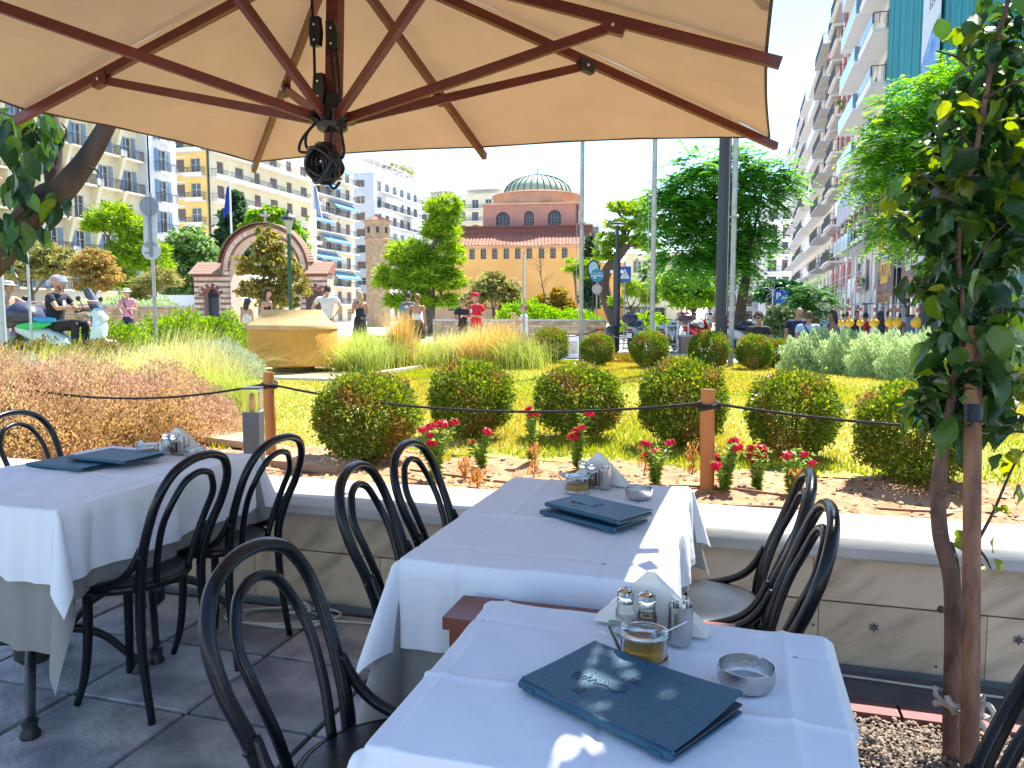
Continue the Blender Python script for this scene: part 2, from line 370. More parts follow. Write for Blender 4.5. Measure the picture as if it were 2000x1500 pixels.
# ------------------------------------------------------------------ ground
def sheet(name, x0, x1, y0, y1, nx, ny, fz, m, kind='structure', hole=None):
    X, Y = np.meshgrid(np.linspace(x0, x1, nx), np.linspace(y0, y1, ny)); Z = np.vectorize(fz)(X, Y)
    V = np.stack([X, Y, Z], 2).reshape(-1, 3); i = np.arange((ny-1)*nx).reshape(ny-1, nx)[:, :-1]
    F = np.stack([i, i+1, i+nx+1, i+nx], 2).reshape(-1, 4)
    o = link(name, npmesh(name, V, F, m, True)); o['kind'] = kind; return o
sheet('ground', -600, 600, -20, 1200, 61, 62, lambda x, y: -.45, asph_m)
sheet('pavement', -40, 14, 16.15, 60, 110, 60, lambda x, y: gnd(x, y)-.02, pave_m)
sheet('road', -120, 120, 60.02, 400, 60, 40, lambda x, y: gnd(x, y)-.1, mat('pale_square_paving', (.52, .50, .46), .85, (.42, .40, .37), .3, .2, 6))  # paving made pale so it bounces sunlight onto the facades

# patio: tiles in a recessed grout bed
ft = thing('patio_floor', None, None); ft['kind'] = 'structure'
mb = MB(); mb.bx(-5.2, .37, -2.5, 3.10, -.12, -.012); obj('grout_bed', mb, grout_m, ft)
tx, ty = .49, .47
protos = []
for v in range(3):
    mb = MB(); a, b = tx/2-.007, ty/2-.007; rr = random.Random(v)
    for (ix, iy, iz) in ((a, b, 0), (a-.004, b-.004, 1)):
        mb.v += [(-ix, -iy, -.02+.02*iz), (ix, -iy, -.02+.02*iz), (ix, iy, -.02+.02*iz), (-ix, iy, -.02+.02*iz)]
    mb.f += [(4, 5, 6, 7)]+[(i, (i+1) % 4, 4+(i+1) % 4, 4+i) for i in range(4)]; mb.m = [0]*5
    protos.append(mkmesh('paving_tile', mb, tile_m))
for i in range(-7, 5):
    for j in range(-8, 3):
        x = -1.79+tx*(i+.5); y = 2.12+ty*(j+.5)
        if x > .30 or y > 3.05 or x < -5: continue
        o = link('paving_tile', protos[(i*3+j) % 3], ft, (x, y, random.uniform(-.002, .002)), (random.uniform(-.003, .003), random.uniform(-.003, .003), random.uniform(-.004, .004)))
# gravel pit with red tile border
rb = mat('red_tile', (.20, .06, .065), .6, (.15, .045, .05), 10, .2, 60, rand=('obj', .12))
darkstrip = mat('dark_stone', (.055, .055, .06), .7, (.085, .085, .09), 9, .4, 40)
mb = MB(); mb.bx(.372, 3.4, 2.86, 3.10, -.12, .0); o = obj('kerb_strip', mb, darkstrip); o['kind'] = 'structure'
mb = MB(); mb.bx(.372, 3.4, -1.5, 2.855, -.12, -.03); o = obj('pit_soil', mb, mat('pit_soil', (.10, .085, .07), .95, (.14, .12, .1), 30, .6, 80)); o['kind'] = 'structure'
bt = thing('tile_border', None, None); bt['kind'] = 'structure'
mb = MB(); mb.bx(-.095, .095, -.042, .042, -.02, .006); bme = mkmesh('border_tile', mb, rb)
for i in range(14): link('border_tile', bme, bt, (.47+.2*i, 2.808, 0), (0, 0, 0))
for k in range(3):
    for i in range(7): link('border_tile', bme, bt, (1.03+.092*k, 2.665-.2*i, 0), (0, 0, math.pi/2))
rng = np.random.default_rng(3)
mb = MB()
gm = mat('gravel_chips', (.17, .125, .09), .8, (.27, .21, .16), 30, rand=('island', .45))
n = 11000; P = np.stack([rng.uniform(.38, .98, n), rng.uniform(1.4, 2.755, n), rng.uniform(-.03, .004, n)], 1)
V = []; F = []
for k, p in enumerate(P):
    s = rng.uniform(.004, .010); R = Euler(tuple(rng.uniform(-.5, .5, 2))+(rng.uniform(0, 6),)).to_matrix()
    for q in ((-1, -.7, 0), (1, -.6, .1), (.9, .8, 0), (-.8, .7, .1), (-.6, -.4, .7), (.7, -.4, .6), (.5, .5, .7), (-.5, .4, .6)):
        V.append(np.array(R @ (Vector(q)*s*.8))+p)
    b = k*8; F += [(b, b+1, b+5, b+4), (b+1, b+2, b+6, b+5), (b+2, b+3, b+7, b+6), (b+3, b, b+4, b+7), (b+4, b+5, b+6, b+7)]
o = link('gravel', npmesh('gravel', np.array(V), np.array(F), gm)); tag(o, 'grey brown gravel chips around the tied tree in the patio', 'gravel', kind='stuff')

# marble planter wall
WF = 3.16
wl = thing('planter_wall', 'low marble faced planter wall with thick rounded cap along the patio', 'wall', (0, WF, 0))
mb = MB(); mb.bx(-8, 4, .03, .32, -.1, .44); obj('core', mb, conc_m, wl)
prow = [(0.0, .245, .62), (.252, .43, .86)]
for zi, (z0, z1, ln) in enumerate(prow):
    x = -8+.3*zi
    while x < 4:
        l = ln*random.uniform(.92, 1.12); mb = MB(); mb.bx(x+.0015, x+l-.0015, random.uniform(-.002, .002), .028, z0, z1)
        obj('marble_slab', mb, marble, wl); x += l
x = -8
while x < 4:
    l = random.uniform(1.25, 1.5); mb = MB(); z0, z1 = .432, .515
    prof = [(-.045, z0), (-.055, z0+.012), (-.058, z0+.05), (-.045, z1-.012), (-.03, z1), (.36, z1), (.36, z0)]
    a, b = x+.001, x+l-.001
    vs = [(a, p[0], p[1]) for p in prof]+[(b, p[0], p[1]) for p in prof]; k = len(prof)
    mb.add(vs, [tuple(range(k))[::-1], tuple(range(k, 2*k))]+[(i, (i+1) % k, k+(i+1) % k, k+i) for i in range(k)])
    obj('cap_stone', mb, marble_top, wl, smooth=30); x += l
mb = MB()
for (px, py) in ((1707, 1225), (1990, 1250), (1828, 1302), (1588, 1220)):
    p = atY(px, py, WF-.004); s = .022 if px in (1707, 1990) else .008
    mb.add([(p.x+s*math.cos(a)*(1 if k % 2 else .45), -.006, p.z+s*math.sin(a)*(1 if k % 2 else .45)) for k, a in enumerate(np.arange(12)*math.pi/6)], [tuple(range(12))])
obj('chipped_hole', mb, darkstrip, wl)

# garden bed
GZ = .42
def gsoil(x, y): return GZ+.012*math.sin(x*3.1+y*2)+.01*math.sin(x*7.7-y*5.1)+.012*math.sin(x*13+y*17)*math.sin(y*11)+.03*math.exp(-((y-3.7)/.15)**2)*0
sheet('soil_bed', -8, 4, WF+.34, 4.86, 420, 80, gsoil, soil_m)
def ledge(x): return 6.0 if x > -3.9 else 6.0
sheet('lawn', -12.2, 9, 4.85, 16.1, 120, 60, lambda x, y: GZ-.004+.012*math.sin(x*1.3+y), dryg_m)
mb = MB(); mb.bx(-12.2, 9, 16.11, 16.24, -.1, GZ+.02); o = obj('garden_kerb', mb, conc_m); o['kind'] = 'structure'
# clods and pebbles
n = 2600; rng = np.random.default_rng(11); V = []; F = []
for k in range(n):
    x, y = rng.uniform(-6.5, 2.6), rng.uniform(WF+.36, 4.9); s = abs(rng.normal())*.010+.005; c = np.array([x, y, gsoil(x, y)+s*.2])
    q = rdir(6, rng)*.25+np.array([(1, 0, 0), (-1, 0, 0), (0, 1, 0), (0, -1, 0), (0, 0, .8), (0, 0, -.8)]); V += list(c+q*s); b = k*6
    F += [(b, b+2, b+4), (b+2, b+1, b+4), (b+1, b+3, b+4), (b+3, b, b+4), (b, b+2, b+5), (b+3, b, b+5)]
o = link('soil_clods', npmesh('soil_clods', np.array(V), np.array(F), mat('clod', (.30, .16, .09), .95, (.42, .28, .17), 3, rand=('island', .4))))
tag(o, 'loose reddish soil clods scattered over the planting bed', 'soil', kind='stuff')
# lawn blades
def lawn(n, x0, x1, y0, y1, h, name, m, keep=None, seed=5, w=.006):
    rng = np.random.default_rng(seed); y = y0+(y1-y0)*rng.uniform(0, 1, n)**1.25; x = rng.uniform(x0, x1, n)
    if keep is not None: k = keep(x, y); x, y = x[k], y[k]
    n = len(x); a = rng.uniform(0, 6.28, n); hh = h*rng.uniform(.5, 1.2, n); l = rng.normal(size=(n, 2))*hh[:, None]*.45
    B = np.stack([x, y, np.full(n, GZ-.01)], 1); s = np.stack([np.cos(a), np.sin(a), 0*a], 1)*w*(.6+.1*y[:, None])
    T = B+np.concatenate([l, hh[:, None]], 1); V = np.stack([B-s, B+s, T], 1).reshape(-1, 3)
    F = np.arange(3*n).reshape(-1, 3); return link(name, npmesh(name, V, F, m))
lm_lawn = leafmat('lawn_grass', [(.16, .25, .02), (.26, .31, .03), (.36, .33, .04), (.20, .28, .02)], .45, .6, patch=((.38, .33, .05), .45, .6))
o = lawn(190000, -7, 6, 4.6, 16.0, .05, 'lawn_grass', lm_lawn, lambda x, y: (y > 4.85+.12*np.sin(x*4)+.1*np.sin(x*11)) & ~((x > -9.2) & (x < -5.45) & (y > 9.8) & (y < 15.6)))
tag(o, 'short yellow green lawn grass behind the round bushes', 'grass', kind='stuff')

# ------------------------------------------------------------------ planting
box_l = leafmat('box_leaf', [(.045, .10, .012), (.08, .15, .015), (.14, .21, .02), (.30, .32, .04)], .42, .4, patch=((.26, .16, .045), 3.2, .30))
twig = mat('twig', (.10, .06, .035), .9, (.07, .045, .03), 10)
def bushmesh(seed, n=17000, sz=.030, wob=.12):
    rng = np.random.default_rng(seed); d = rdir(n, rng); r = 1-np.abs(rng.normal(size=n))*.17
    r = np.where(rng.uniform(size=n) < .04, r*rng.uniform(1.0, 1.17, n), r); w = 1+wob*np.sin(d[:, 0]*5+seed)*np.sin(d[:, 1]*6+seed*2)*np.cos(d[:, 2]*5)+.035*rng.normal(size=n); r = r*w
    e = np.stack([np.abs(d[:, 0])**.9*np.sign(d[:, 0]), np.abs(d[:, 1])**.9*np.sign(d[:, 1]), d[:, 2]*np.where(d[:, 2] > 0, .98, .9)], 1)
    C = e*r[:, None]*.39; C[:, 2] += .40; T = unit(d+rdir(n, rng)*.9+np.array([0, 0, .3])); N = unit(rdir(n, rng)+d*.5)
    ln = sz*rng.uniform(.6, 1.25, n); V, F = diamonds(C, T, N, ln, ln*.62, .25)
    me = npmesh('foliage', V, F, box_l)
    mb = MB()
    for k in range(24):
        q = rdir(1, rng)[0]; q[2] = abs(q[2])*1.0-.15; mb.tube([(0, 0, 0), tuple(np.array(q)*.16+np.array([0, 0, .18])), tuple(np.array(q)*.36+np.array([0, 0, .40]))], [.009, .003], 4)
    return me, mkmesh('branches', mb, twig)
BM = [bushmesh(s) for s in (1, 2, 3, 4)]
def bush(px, D, w, label, v, sc=(1, 1, 1), group='round clipped box bushes', z=GZ):
    p = at(px, 617, D); s = w*D/1500/.90
    t = thing('box_bush', label, 'bush', (p.x, p.y, z-.02), px*.01+v, group); t.scale = (s*sc[0], s*sc[1], s*sc[2])
    link('foliage', BM[v % 4][0], t); link('branches', BM[v % 4][1], t)
F1 = [(712, 4.9, 228, 'big round box bush just right of the wooden post with the bollard light', 0, (1.02, 1, .95)),
      (920, 5.9, 190, 'round box bush behind the two leftmost red flower plants', 1, (1, 1, .98)),
      (1130, 5.9, 196, 'round box bush with a brown dry middle behind the central red flowers', 2, (1, 1.05, .90)),
      (1335, 5.5, 200, 'round box bush touching the left side of the right wooden post', 3, (.97, 1, 1.05)),
      (1555, 5.1, 205, 'round box bush right behind the bentwood chair backs at the right', 0, (1, 1, 1)),
      (1800, 4.3, 265, 'dark shaded box bush behind the tied thin tree', 2, (1, 1, .92))]
for a in F1: bush(*a, group='front row of round box bushes')
F2 = [(1075, 15.4, 84, 'leftmost small round bush of the far row beside the feather grass', 1),
      (1167, 14.6, 76, 'small dark round bush of the far row in front of the left flagpole', 2),
      (1270, 13.9, 88, 'small round bush of the far row in front of the topbox motorcycle', 0),
      (1385, 13.5, 92, 'small round bush of the far row below the thick dark pole', 3),
      (1475, 13.5, 84, 'small yellowish round bush of the far row left of its twin', 1),
      (1515, 14.0, 70, 'small yellowish round bush of the far row next to the silver hedge', 2),
      (1990, 8.4, 90, 'round box bush at the right picture edge behind the thin tree', 3)]
for a in F2: bush(*a, group='far row of small round bushes')

def mound(name, label, cat, c, r, n, sz, lm, up=.6, asp=.3, seed=1, group=None, base=None, wob=.12, stems=60, tag_kind=None):
    rng = np.random.default_rng(seed); t = thing(name, label, cat, c, 0, group)
    d = rdir(n, rng); d[:, 2] = np.abs(d[:, 2]); rr = 1-np.abs(rng.normal(size=n))*.22
    w = 1+wob*np.sin(d[:, 0]*6+seed)*np.cos(d[:, 1]*5-seed)+wob*.6*np.sin(d[:, 0]*15+d[:, 2]*11+seed)
    C = d*np.array(r)*(rr*w)[:, None]; T = unit(d*.6+rdir(n, rng)*.7+np.array([0, 0, up])); N = rdir(n, rng)
    ln = sz*rng.uniform(.5, 1.3, n); V, F = diamonds(C, T, N, ln, ln*asp, .1); link('foliage', npmesh('foliage', V, F, lm), t)
    mb = MB()
    for k in range(stems):
        q = rdir(1, rng)[0]; q[2] = abs(q[2])+.1; q = np.array(r)*q*.85; mb.tube([(q[0]*.1, q[1]*.1, -.03), tuple(q*.5+np.array([0, 0, .03])), tuple(q)], [.006, .002], 3)
    obj('stems', mb, base or twig, t); return t
dry_l = leafmat('dried_buds', [(.34, .20, .12), (.48, .32, .21), (.62, .46, .34), (.40, .25, .13), (.58, .44, .27)], .3, .8, patch=((.52, .40, .16), 1.2, .42))
for i, (px, D, r, lab) in enumerate([(110, 5.6, (.95, .75, .66), 'broad dried lavender mound with pinkish brown seed heads behind the left table'),
                                     (-70, 5.2, (.9, .7, .74), 'dried lavender mound cut by the left picture edge'),
                                     (300, 5.9, (.62, .6, .55), 'smaller dried lavender mound that leans towards the feather grass')]):
    p = at(px, 617, D); mound('dried_lavender', lab, 'shrub', (p.x, p.y, GZ), r, 30000, .022, dry_l, .8, .55, 21+i, 'dried lavender mounds', stems=160)
silv = leafmat('silver_leaf', [(.20, .27, .19), (.30, .37, .27), (.38, .44, .34), (.26, .34, .22)], .3, .7)
silvg = leafmat('silver_green_leaf', [(.24, .33, .14), (.38, .50, .23), (.50, .60, .34), (.32, .43, .19)], .35, .7)
for i, (px, D, r, lab) in enumerate([(20, 8.2, (.75, .6, .50), 'silvery grey santolina shrub at the left picture edge behind the dried lavender'),
                                     (270, 10.6, (.75, .6, .50), 'silver grey shrub between two tufts of feather grass'),
                                     (420, 11.4, (.75, .6, .58), 'silver grey shrub just left of the round stucco planter')]):
    p = at(px, 617, D); mound('silver_shrub', lab, 'shrub', (p.x, p.y, GZ), r, 14000, .05, silv, 1.0, .28, 31+i, 'silver grey shrubs')
# long silver hedge at right: one clump beside another
for i, (px, D, w, lab) in enumerate([(1590, 13.2, 100, 'leftmost clump of the pale silver hedge beside the yellowish bushes'), (1655, 12.6, 100, 'second clump from the left of the pale silver hedge'),
                                     (1720, 11.9, 105, 'third clump from the left of the pale silver hedge'), (1790, 11.2, 110, 'clump of the silver hedge partly behind the thin tree'), (1990, 10.4, 110, 'clump of the silver hedge at the right picture edge')]):
    p = at(px, 617, D); s = w*D/1500/2
    mound('silver_hedge_clump', lab, 'shrub', (p.x, p.y, GZ), (s*1.25, s*1.15, .72), 12000, .055, silvg, 1.1, .3, 41+i, 'clumps of the silver hedge')
dryshr = leafmat('olive_leaf', [(.16, .13, .025), (.24, .19, .04), (.12, .13, .025)], .35, .7)
for i, (px, D, r, lab) in enumerate([(60, 10.2, (.9, .6, .62), 'low brownish yellow bush in front of the scooter'), (190, 10.6, (.95, .6, .62), 'low olive brown bush below the scooter front wheel')]):
    p = at(px, 617, D); mound('low_bush', lab, 'bush', (p.x, p.y, GZ), r, 9000, .05, dryshr, .6, .5, 51+i, 'low olive brown bushes')
green = leafmat('bright_leaf', [(.10, .20, .015), (.18, .32, .02), (.26, .38, .03), (.14, .26, .02)], .4, .5)
for i, (px, D, r, lab) in enumerate([(215, 13.6, (1.3, .6, .86), 'bright green hedge bush behind the feather grass, left of the sign pole'), (345, 15.0, (1.2, .6, 1.08), 'bright green hedge bush right of the round sign pole'),
                                     (430, 15.4, (.9, .6, 1.02), 'yellow tipped green hedge bush before the small arched door')]):
    p = at(px, 617, D); mound('hedge_bush', lab, 'hedge', (p.x, p.y, .38), r, 9000, .075, green, .6, .5, 61+i, 'bright green hedge bushes')
# feather grass
fg = leafmat('feather_grass', [(.34, .34, .12), (.48, .46, .18), (.58, .54, .26), (.30, .34, .09)], .5, .7)
fgg = leafmat('green_feather_grass', [(.24, .32, .06), (.34, .42, .09), (.44, .47, .14), (.2, .3, .05)], .5, .7)
fgo = leafmat('golden_grass', [(.48, .31, .08), (.58, .40, .12), (.52, .42, .16), (.40, .32, .09)], .5, .7)
def tuft(px, D, h, spread, droop, m, lab, n=1500, lean=(0, 0), seed=0, w=.006, bw=.12, base=GZ):
    p = at(px, 617, D); rng = np.random.default_rng(seed+int(px)); t = thing('feather_grass', lab, 'grass', (p.x, p.y, base), 0, 'tufts of feather grass')
    V, F = blades(n, (0, 0, 0), h, spread, droop, w, rng, 6, lean, bw); link('blades', npmesh('blades', V, F, m), t)
tuft(345, 7.9, 1.05, .65, .45, fg, 'largest feathery grass tuft, arching to the right of the dried lavender', 2600, (.18, 0), 1, .0055, .22)
tuft(418, 7.4, .66, .8, .62, fgg, 'low green feathery tuft arching behind the bollard light', 2300, (.10, -.2), 2, .0055, .18)
tuft(255, 8.4, .85, .8, .5, fg, 'feathery grass tuft between the silver shrub and the largest tuft', 1700, (.3, 0), 3, .006, .2)
tuft(130, 8.0, .80, .8, .45, fg, 'feathery grass tuft in front of the scooter rider', 1900, (.3, 0), 4, .006, .22)
tuft(60, 8.9, .85, .8, .45, fgg, 'feathery grass tuft under the dark luggage of the scooter', 1200, (.3, 0), 41, .006, .22)
tuft(690, 14.2, .98, .62, .55, fgg, 'feathery tuft squeezed between the planter and its neighbour', 1400, (.08, 0), 52, .009, .22)
tuft(915, 14.9, .95, .7, .45, fg, 'pale feathery tuft just left of the golden fan', 1600, (.15, 0), 53, .009, .25)
tuft(700, 13.0, .98, .8, .58, fgg, 'yellow green feathery tuft just right of the stucco planter', 1600, (.05, 0), 5, .009, .2)
tuft(735, 13.8, 1.0, .7, .5, fgg, 'feathery tuft behind the one beside the stucco planter', 1300, (.05, 0), 51, .009, .25)
tuft(783, 14.0, 1.10, .16, .12, fgo, 'upright golden grass tuft behind the couple with bare shoulders', 1100, (.02, 0), 6, .011, .12)
tuft(835, 14.6, .82, .9, .6, fgg, 'low pale green feathery tuft left of the golden fan', 1700, (.1, 0), 7, .009, .35)
tuft(870, 15.2, .9, .9, .6, fg, 'pale blond feathery tuft behind the low green one', 1700, (.2, 0), 71, .009, .35)
tuft(955, 14.2, 1.12, .6, .42, fgo, 'golden orange fan shaped grass in front of the red shirt', 2200, (.12, 0), 8, .009, .25)
tuft(1010, 13.8, .88, .65, .5, fgg, 'yellow green feathery tuft beside the leftmost far bush', 1600, (-.1, 0), 9, .009, .22)

# red flowers in front of the bushes
petal = leafmat('crimson_petal', [(.50, .004, .03), (.62, .01, .05), (.42, .003, .02)], .3, .5)
fl_l = leafmat('flower_leaf', [(.10, .22, .03), (.18, .32, .04), (.27, .38, .09)], .35, .5)
def flowermesh(seed):
    rng = np.random.default_rng(seed); n = 70; d = rdir(n, rng); d[:, 2] = np.abs(d[:, 2])*.9-.15; C = d*.024*rng.uniform(.6, 1, (n, 1))
    N = unit(d+rdir(n, rng)*.4); T = unit(np.cross(N, rdir(n, rng))); V, F = diamonds(C, T, N, np.full(n, .019), np.full(n, .015), .25); return npmesh('flower', V, F, petal)
FM = [flowermesh(s) for s in (1, 2, 3)]
def flowerplant(px, D, h, w, heads, lab, seed):
    h *= 1.18; w *= 1.15
    p = at(px, 617, D); rng = np.random.default_rng(seed); z = gsoil(p.x, p.y)-.005; t = thing('flowering_plant', lab, 'flower', (p.x, p.y, z), seed, 'red flowering plants')
    mb = MB(); Cs = []; Ts = []
    for k in range(heads+3):
        a = rng.uniform(0, 6.28); rr = w*rng.uniform(.15, 1); e = Vector((rr*math.cos(a), rr*math.sin(a), h*rng.uniform(.55, 1)))
        sp = spline([(0, 0, 0), (e.x*.3, e.y*.3, e.z*.5), e], 4); mb.tube(sp, [.004, .002], 4)
        for q in sp[1:]:
            for j in range(11): dd = rdir(1, rng)[0]; dd[2] = abs(dd[2])*.5; Cs.append(np.array(q)+dd*.02+np.array([0, 0, rng.uniform(-.02, .02)])); Ts.append(dd)
        if k < heads: link('flower', FM[k % 3], t, e, (rng.uniform(-.4, .4), rng.uniform(-.4, .4), rng.uniform(0, 6)), (rng.uniform(1.0, 1.6),)*3)
    obj('stems', mb, mat('green_stem', (.16, .2, .05), .7), t)
    C = np.array(Cs); T = unit(np.array(Ts)); N = unit(rdir(len(C), rng)+np.array([0, 0, 1.])); ln = rng.uniform(.03, .055, len(C)); V, F = diamonds(C, T, N, ln, ln*.3, .15)
    link('foliage', npmesh('foliage', V, F, fl_l), t)
FP = [(850, 4.35, .30, .10, 7, 'tallest red flowering plant behind the wall side chair back'), (940, 4.75, .22, .07, 2, 'small red flowering plant alone between the two left bushes'),
      (1040, 4.9, .32, .05, 3, 'slim red flowering plant with a withered neighbour'), (1130, 4.6, .29, .10, 5, 'red flowering plant behind the napkin holder of the middle table'),
      (1285, 4.2, .21, .08, 5, 'red flowering plant just left of the right wooden post'), (1425, 4.0, .22, .09, 5, 'red flowering plant just right of the right wooden post'),
      (1488, 4.15, .26, .08, 5, 'red flowering plant with long pale leaves, second right of the post'), (1556, 4.05, .24, .09, 3, 'red flowering plant behind the right bentwood chair')]
for i, a in enumerate(FP): flowerplant(*a, 100+i)
wd = leafmat('withered_leaf', [(.38, .20, .06), (.46, .27, .09), (.30, .16, .05)], .4, .8)
for i, (px, D, h, lab) in enumerate([(1043, 4.5, .20, 'withered brown plant in front of the slim red flowers'), (905, 4.4, .12, 'small withered plant beside the tall red flowers'),
        (1358, 4.45, .20, 'withered plant hanging left of the right wooden post'), (1262, 4.5, .2, 'withered plant left of the flowers by the post'), (1570, 3.9, .16, 'dry weed near the chair backs at the right'), (930, 4.1, .10, 'dry yellow sprout in the bare soil')]):
    p = at(px, 617, D); rng = np.random.default_rng(i+70); n = 90; t = thing('withered_plant', lab, 'plant', (p.x, p.y, gsoil(p.x, p.y)), 0, 'withered plants in the bed')
    mb = MB(); mb.tube(spline([(0, 0, -.01), (.01, 0, h*.5), (-.01, .01, h)], 4), [.004, .002], 5); obj('stem', mb, twig, t)
    C = np.stack([rng.normal(size=n)*.022, rng.normal(size=n)*.02, rng.uniform(.02, h, n)], 1); T = unit(rdir(n, rng)*.5-np.array([0, 0, .8])); ln = rng.uniform(.02, .045, n)
    V, F = diamonds(C, T, rdir(n, rng), ln, ln*.35, .3); link('leaves', npmesh('leaves', V, F, wd), t)
# irrigation pipes
pipe = mat('brown_pipe', (.22, .09, .05), .6)
for i, (pts, lab) in enumerate([([(-1.6, 3.75), (-1.0, 3.78), (-.4, 3.72), (.2, 3.8), (1.1, 3.74)], 'brown irrigation pipe lying nearest the wall in the red soil'),
                                ([(-1.9, 4.15), (-1.0, 4.1), (-.1, 4.2), (.7, 4.1), (1.6, 4.2)], 'brown irrigation pipe lying behind the flowers')]):
    mb = MB(); mb.tube(spline([(x, y, gsoil(x, y)+.006) for x, y in pts], 14), .008, 6); tag(obj('irrigation_pipe', mb, pipe, smooth=True), lab, 'pipe')
for i, (c, d, r, lab) in enumerate([(atz(450, 858, .44), (.8, .30, .05), -.25, 'reddish concrete slab left of the bollard light'), (atz(600, 905, .44), (.62, .26, .05), -.1, 'reddish concrete slab below the big round bush')]):
    mb = MB(); mb.box((0, 0, 0), d); tag(obj('stepping_slab', mb, mat('slab', (.36, .24, .14), .9, (.44, .31, .2), 8, .5, 50), loc=(c.x, c.y, .445), rot=(0, 0, r)), lab, 'slab', 'concrete slabs in the bed')

# posts with rope
def post(p, h, r, lab, z0=GZ-.08):
    t = thing('wooden_post', lab, 'post', (p.x, p.y, z0), 0, 'orange wooden rope posts')
    mb = MB(); rr = random.Random(int(abs(p.x)*100)); sp = [(math.sin(k)*.004, math.cos(k*2)*.004, h*k/6) for k in range(7)]; mb.tube(sp, r, 16); obj('pole', mb, postm, t, smooth=40)
    mb = MB()
    for k in range(3): mb.tube([((r+.011)*math.cos(a), (r+.011)*math.sin(a), h-.075-.014*k+.012*math.sin(a+k)) for a in np.linspace(0, 6.28, 25)[:-1]], .009, 7, closed=True)
    mb.sph((r+.015, -.01, h-.09), .017); mb.sph((-r-.012, -.012, h-.085), .015); obj('rope_knot', mb, ropem, t, smooth=True); return t
p1 = at(522, 617, 4.95); p2 = at(1387, 617, 4.05); p3 = at(1172, 617, 20.5)
post(p1, .66, .036, 'left wooden rope post beside the bollard light'); post(p2, .635, .038, 'right wooden rope post in front of the round bushes'); post(p3, 1.0, .09, 'far wooden rope post between the pale planters', .1)
def rope(a, b, sag, lab, r=.008, n=60):
    t = thing('rope', lab, 'rope', tuple(a), 0, 'black barrier ropes'); A, B = Vector(a), Vector(b); pts = []
    for k in range(n+1): u = k/n; q = A.lerp(B, u); q.z -= sag*4*u*(1-u); pts.append(q-A)
    L_ = (B-A).length
    for s in range(3):                          # three twisted strands
        mb = MB(); N = int(L_/.012); pp = []
        for k in range(N+1):
            u = k/N; x = u*n; i = min(n-1, int(x)); q = pts[i].lerp(pts[i+1], x-i); d = (pts[i+1]-pts[i]).normalized(); u1 = Vector((0, 0, 1)).cross(d).normalized(); u2 = d.cross(u1)
            ph = u*L_/.045*6.283+s*2.094; pp.append(q+(u1*math.cos(ph)+u2*math.sin(ph))*r*.55)
        mb.tube(pp, r*.62, 5); obj('strand', mb, ropem, t, smooth=True)
ztop = GZ-.08+.58
rope((p1.x+.04, p1.y-.02, ztop), (p2.x-.04, p2.y-.02, ztop-.02), .10, 'black twisted rope sagging between the two near posts')
pr = at(2080, 845, 3.4); rope((p2.x+.04, p2.y-.02, ztop-.02), tuple(pr), .03, 'black twisted rope from the right post past the thin tree')
pl = at(-60, 735, 5.3); rope(tuple(pl), (p1.x-.04, p1.y-.02, ztop), .12, 'black twisted rope across the dried lavender to the left post')
pa = at(1060, 655, 21); rope(tuple(pa), (p3.x-.1, p3.y, .98), .1, 'thin rope left of the far wooden post', .014, 20)
pa = at(1310, 672, 17); rope((p3.x+.1, p3.y, .98), tuple(pa), .15, 'thin rope right of the far wooden post', .012, 20)
# bollard light
p = at(489, 617, 4.55); t = thing('bollard_light', 'square grey bollard light with a clear glass head beside the left post', 'lamp', (p.x, p.y, GZ-.02), YAW)
mb = MB(); mb.box((0, 0, .185), (.098, .098, .41)); mb.box((0, 0, .535), (.1, .1, .012)); obj('body', mb, mat('grey_metal', (.085, .095, .115), .55, (.07, .08, .1), 50, .2, 300), t)
mb = MB(); mb.box((0, 0, .46), (.094, .094, .136)); obj('glass_head', mb, glassmat('frosted_glass', (.95, .95, .93), .12), t)
mb = MB(); mb.lathe([(.004, .392), (.018, .395), (.022, .44), (.016, .50), (.0, .51)], (0, 0, 0), 14); obj('bulb', mb, mat('amber_bulb', (.75, .45, .12), .2), t, smooth=True)

# round stucco planter
stucco = mat('orange_stucco', (.68, .33, .06), .95, (.62, .29, .05), 14, 1, 40, detail=10); stuc2 = mat('smooth_stucco', (.62, .38, .17), .85, (.52, .30, .12), 4, .2, 20)
p = at(572, 617, 13.0); t = thing('round_planter', 'large round orange stucco planter with a flared smooth collar on a dark square foot', 'planter', (p.x, p.y, GZ-.02), 0)
mb = MB(); mb.lathe([(.70, .14), (.735, .16), (.74, .2), (.74, .72), (.73, .735)], n=64); obj('drum', mb, stucco, t, smooth=50); bn = [q for q in stucco.node_tree.nodes if q.type == 'BUMP'][0]; bn.inputs['Distance'].default_value = .022
mb = MB(); mb.lathe([(.60, .70), (.735, .737), (.752, .75), (.752, .80), (.72, .83), (.62, .89), (.545, .97), (.50, 1.05), (.49, 1.07), (.44, 1.07), (.42, 1.0), (.0, 1.0)], n=64); obj('collar', mb, stuc2, t, smooth=50)
mb = MB(); mb.box((0, 0, .08), (.62, .62, .16), YAW+.15); obj('foot', mb, mat('dark_foot', (.10, .07, .02), .9), t)
kerbm = mat('white_kerb', (.62, .58, .50), .7, (.52, .48, .42), 5)
kt = thing('planter_kerb', None, None); kt['kind'] = 'structure'
X0, X1, Y0, Y1 = -9.1, -5.5, 9.9, 15.5
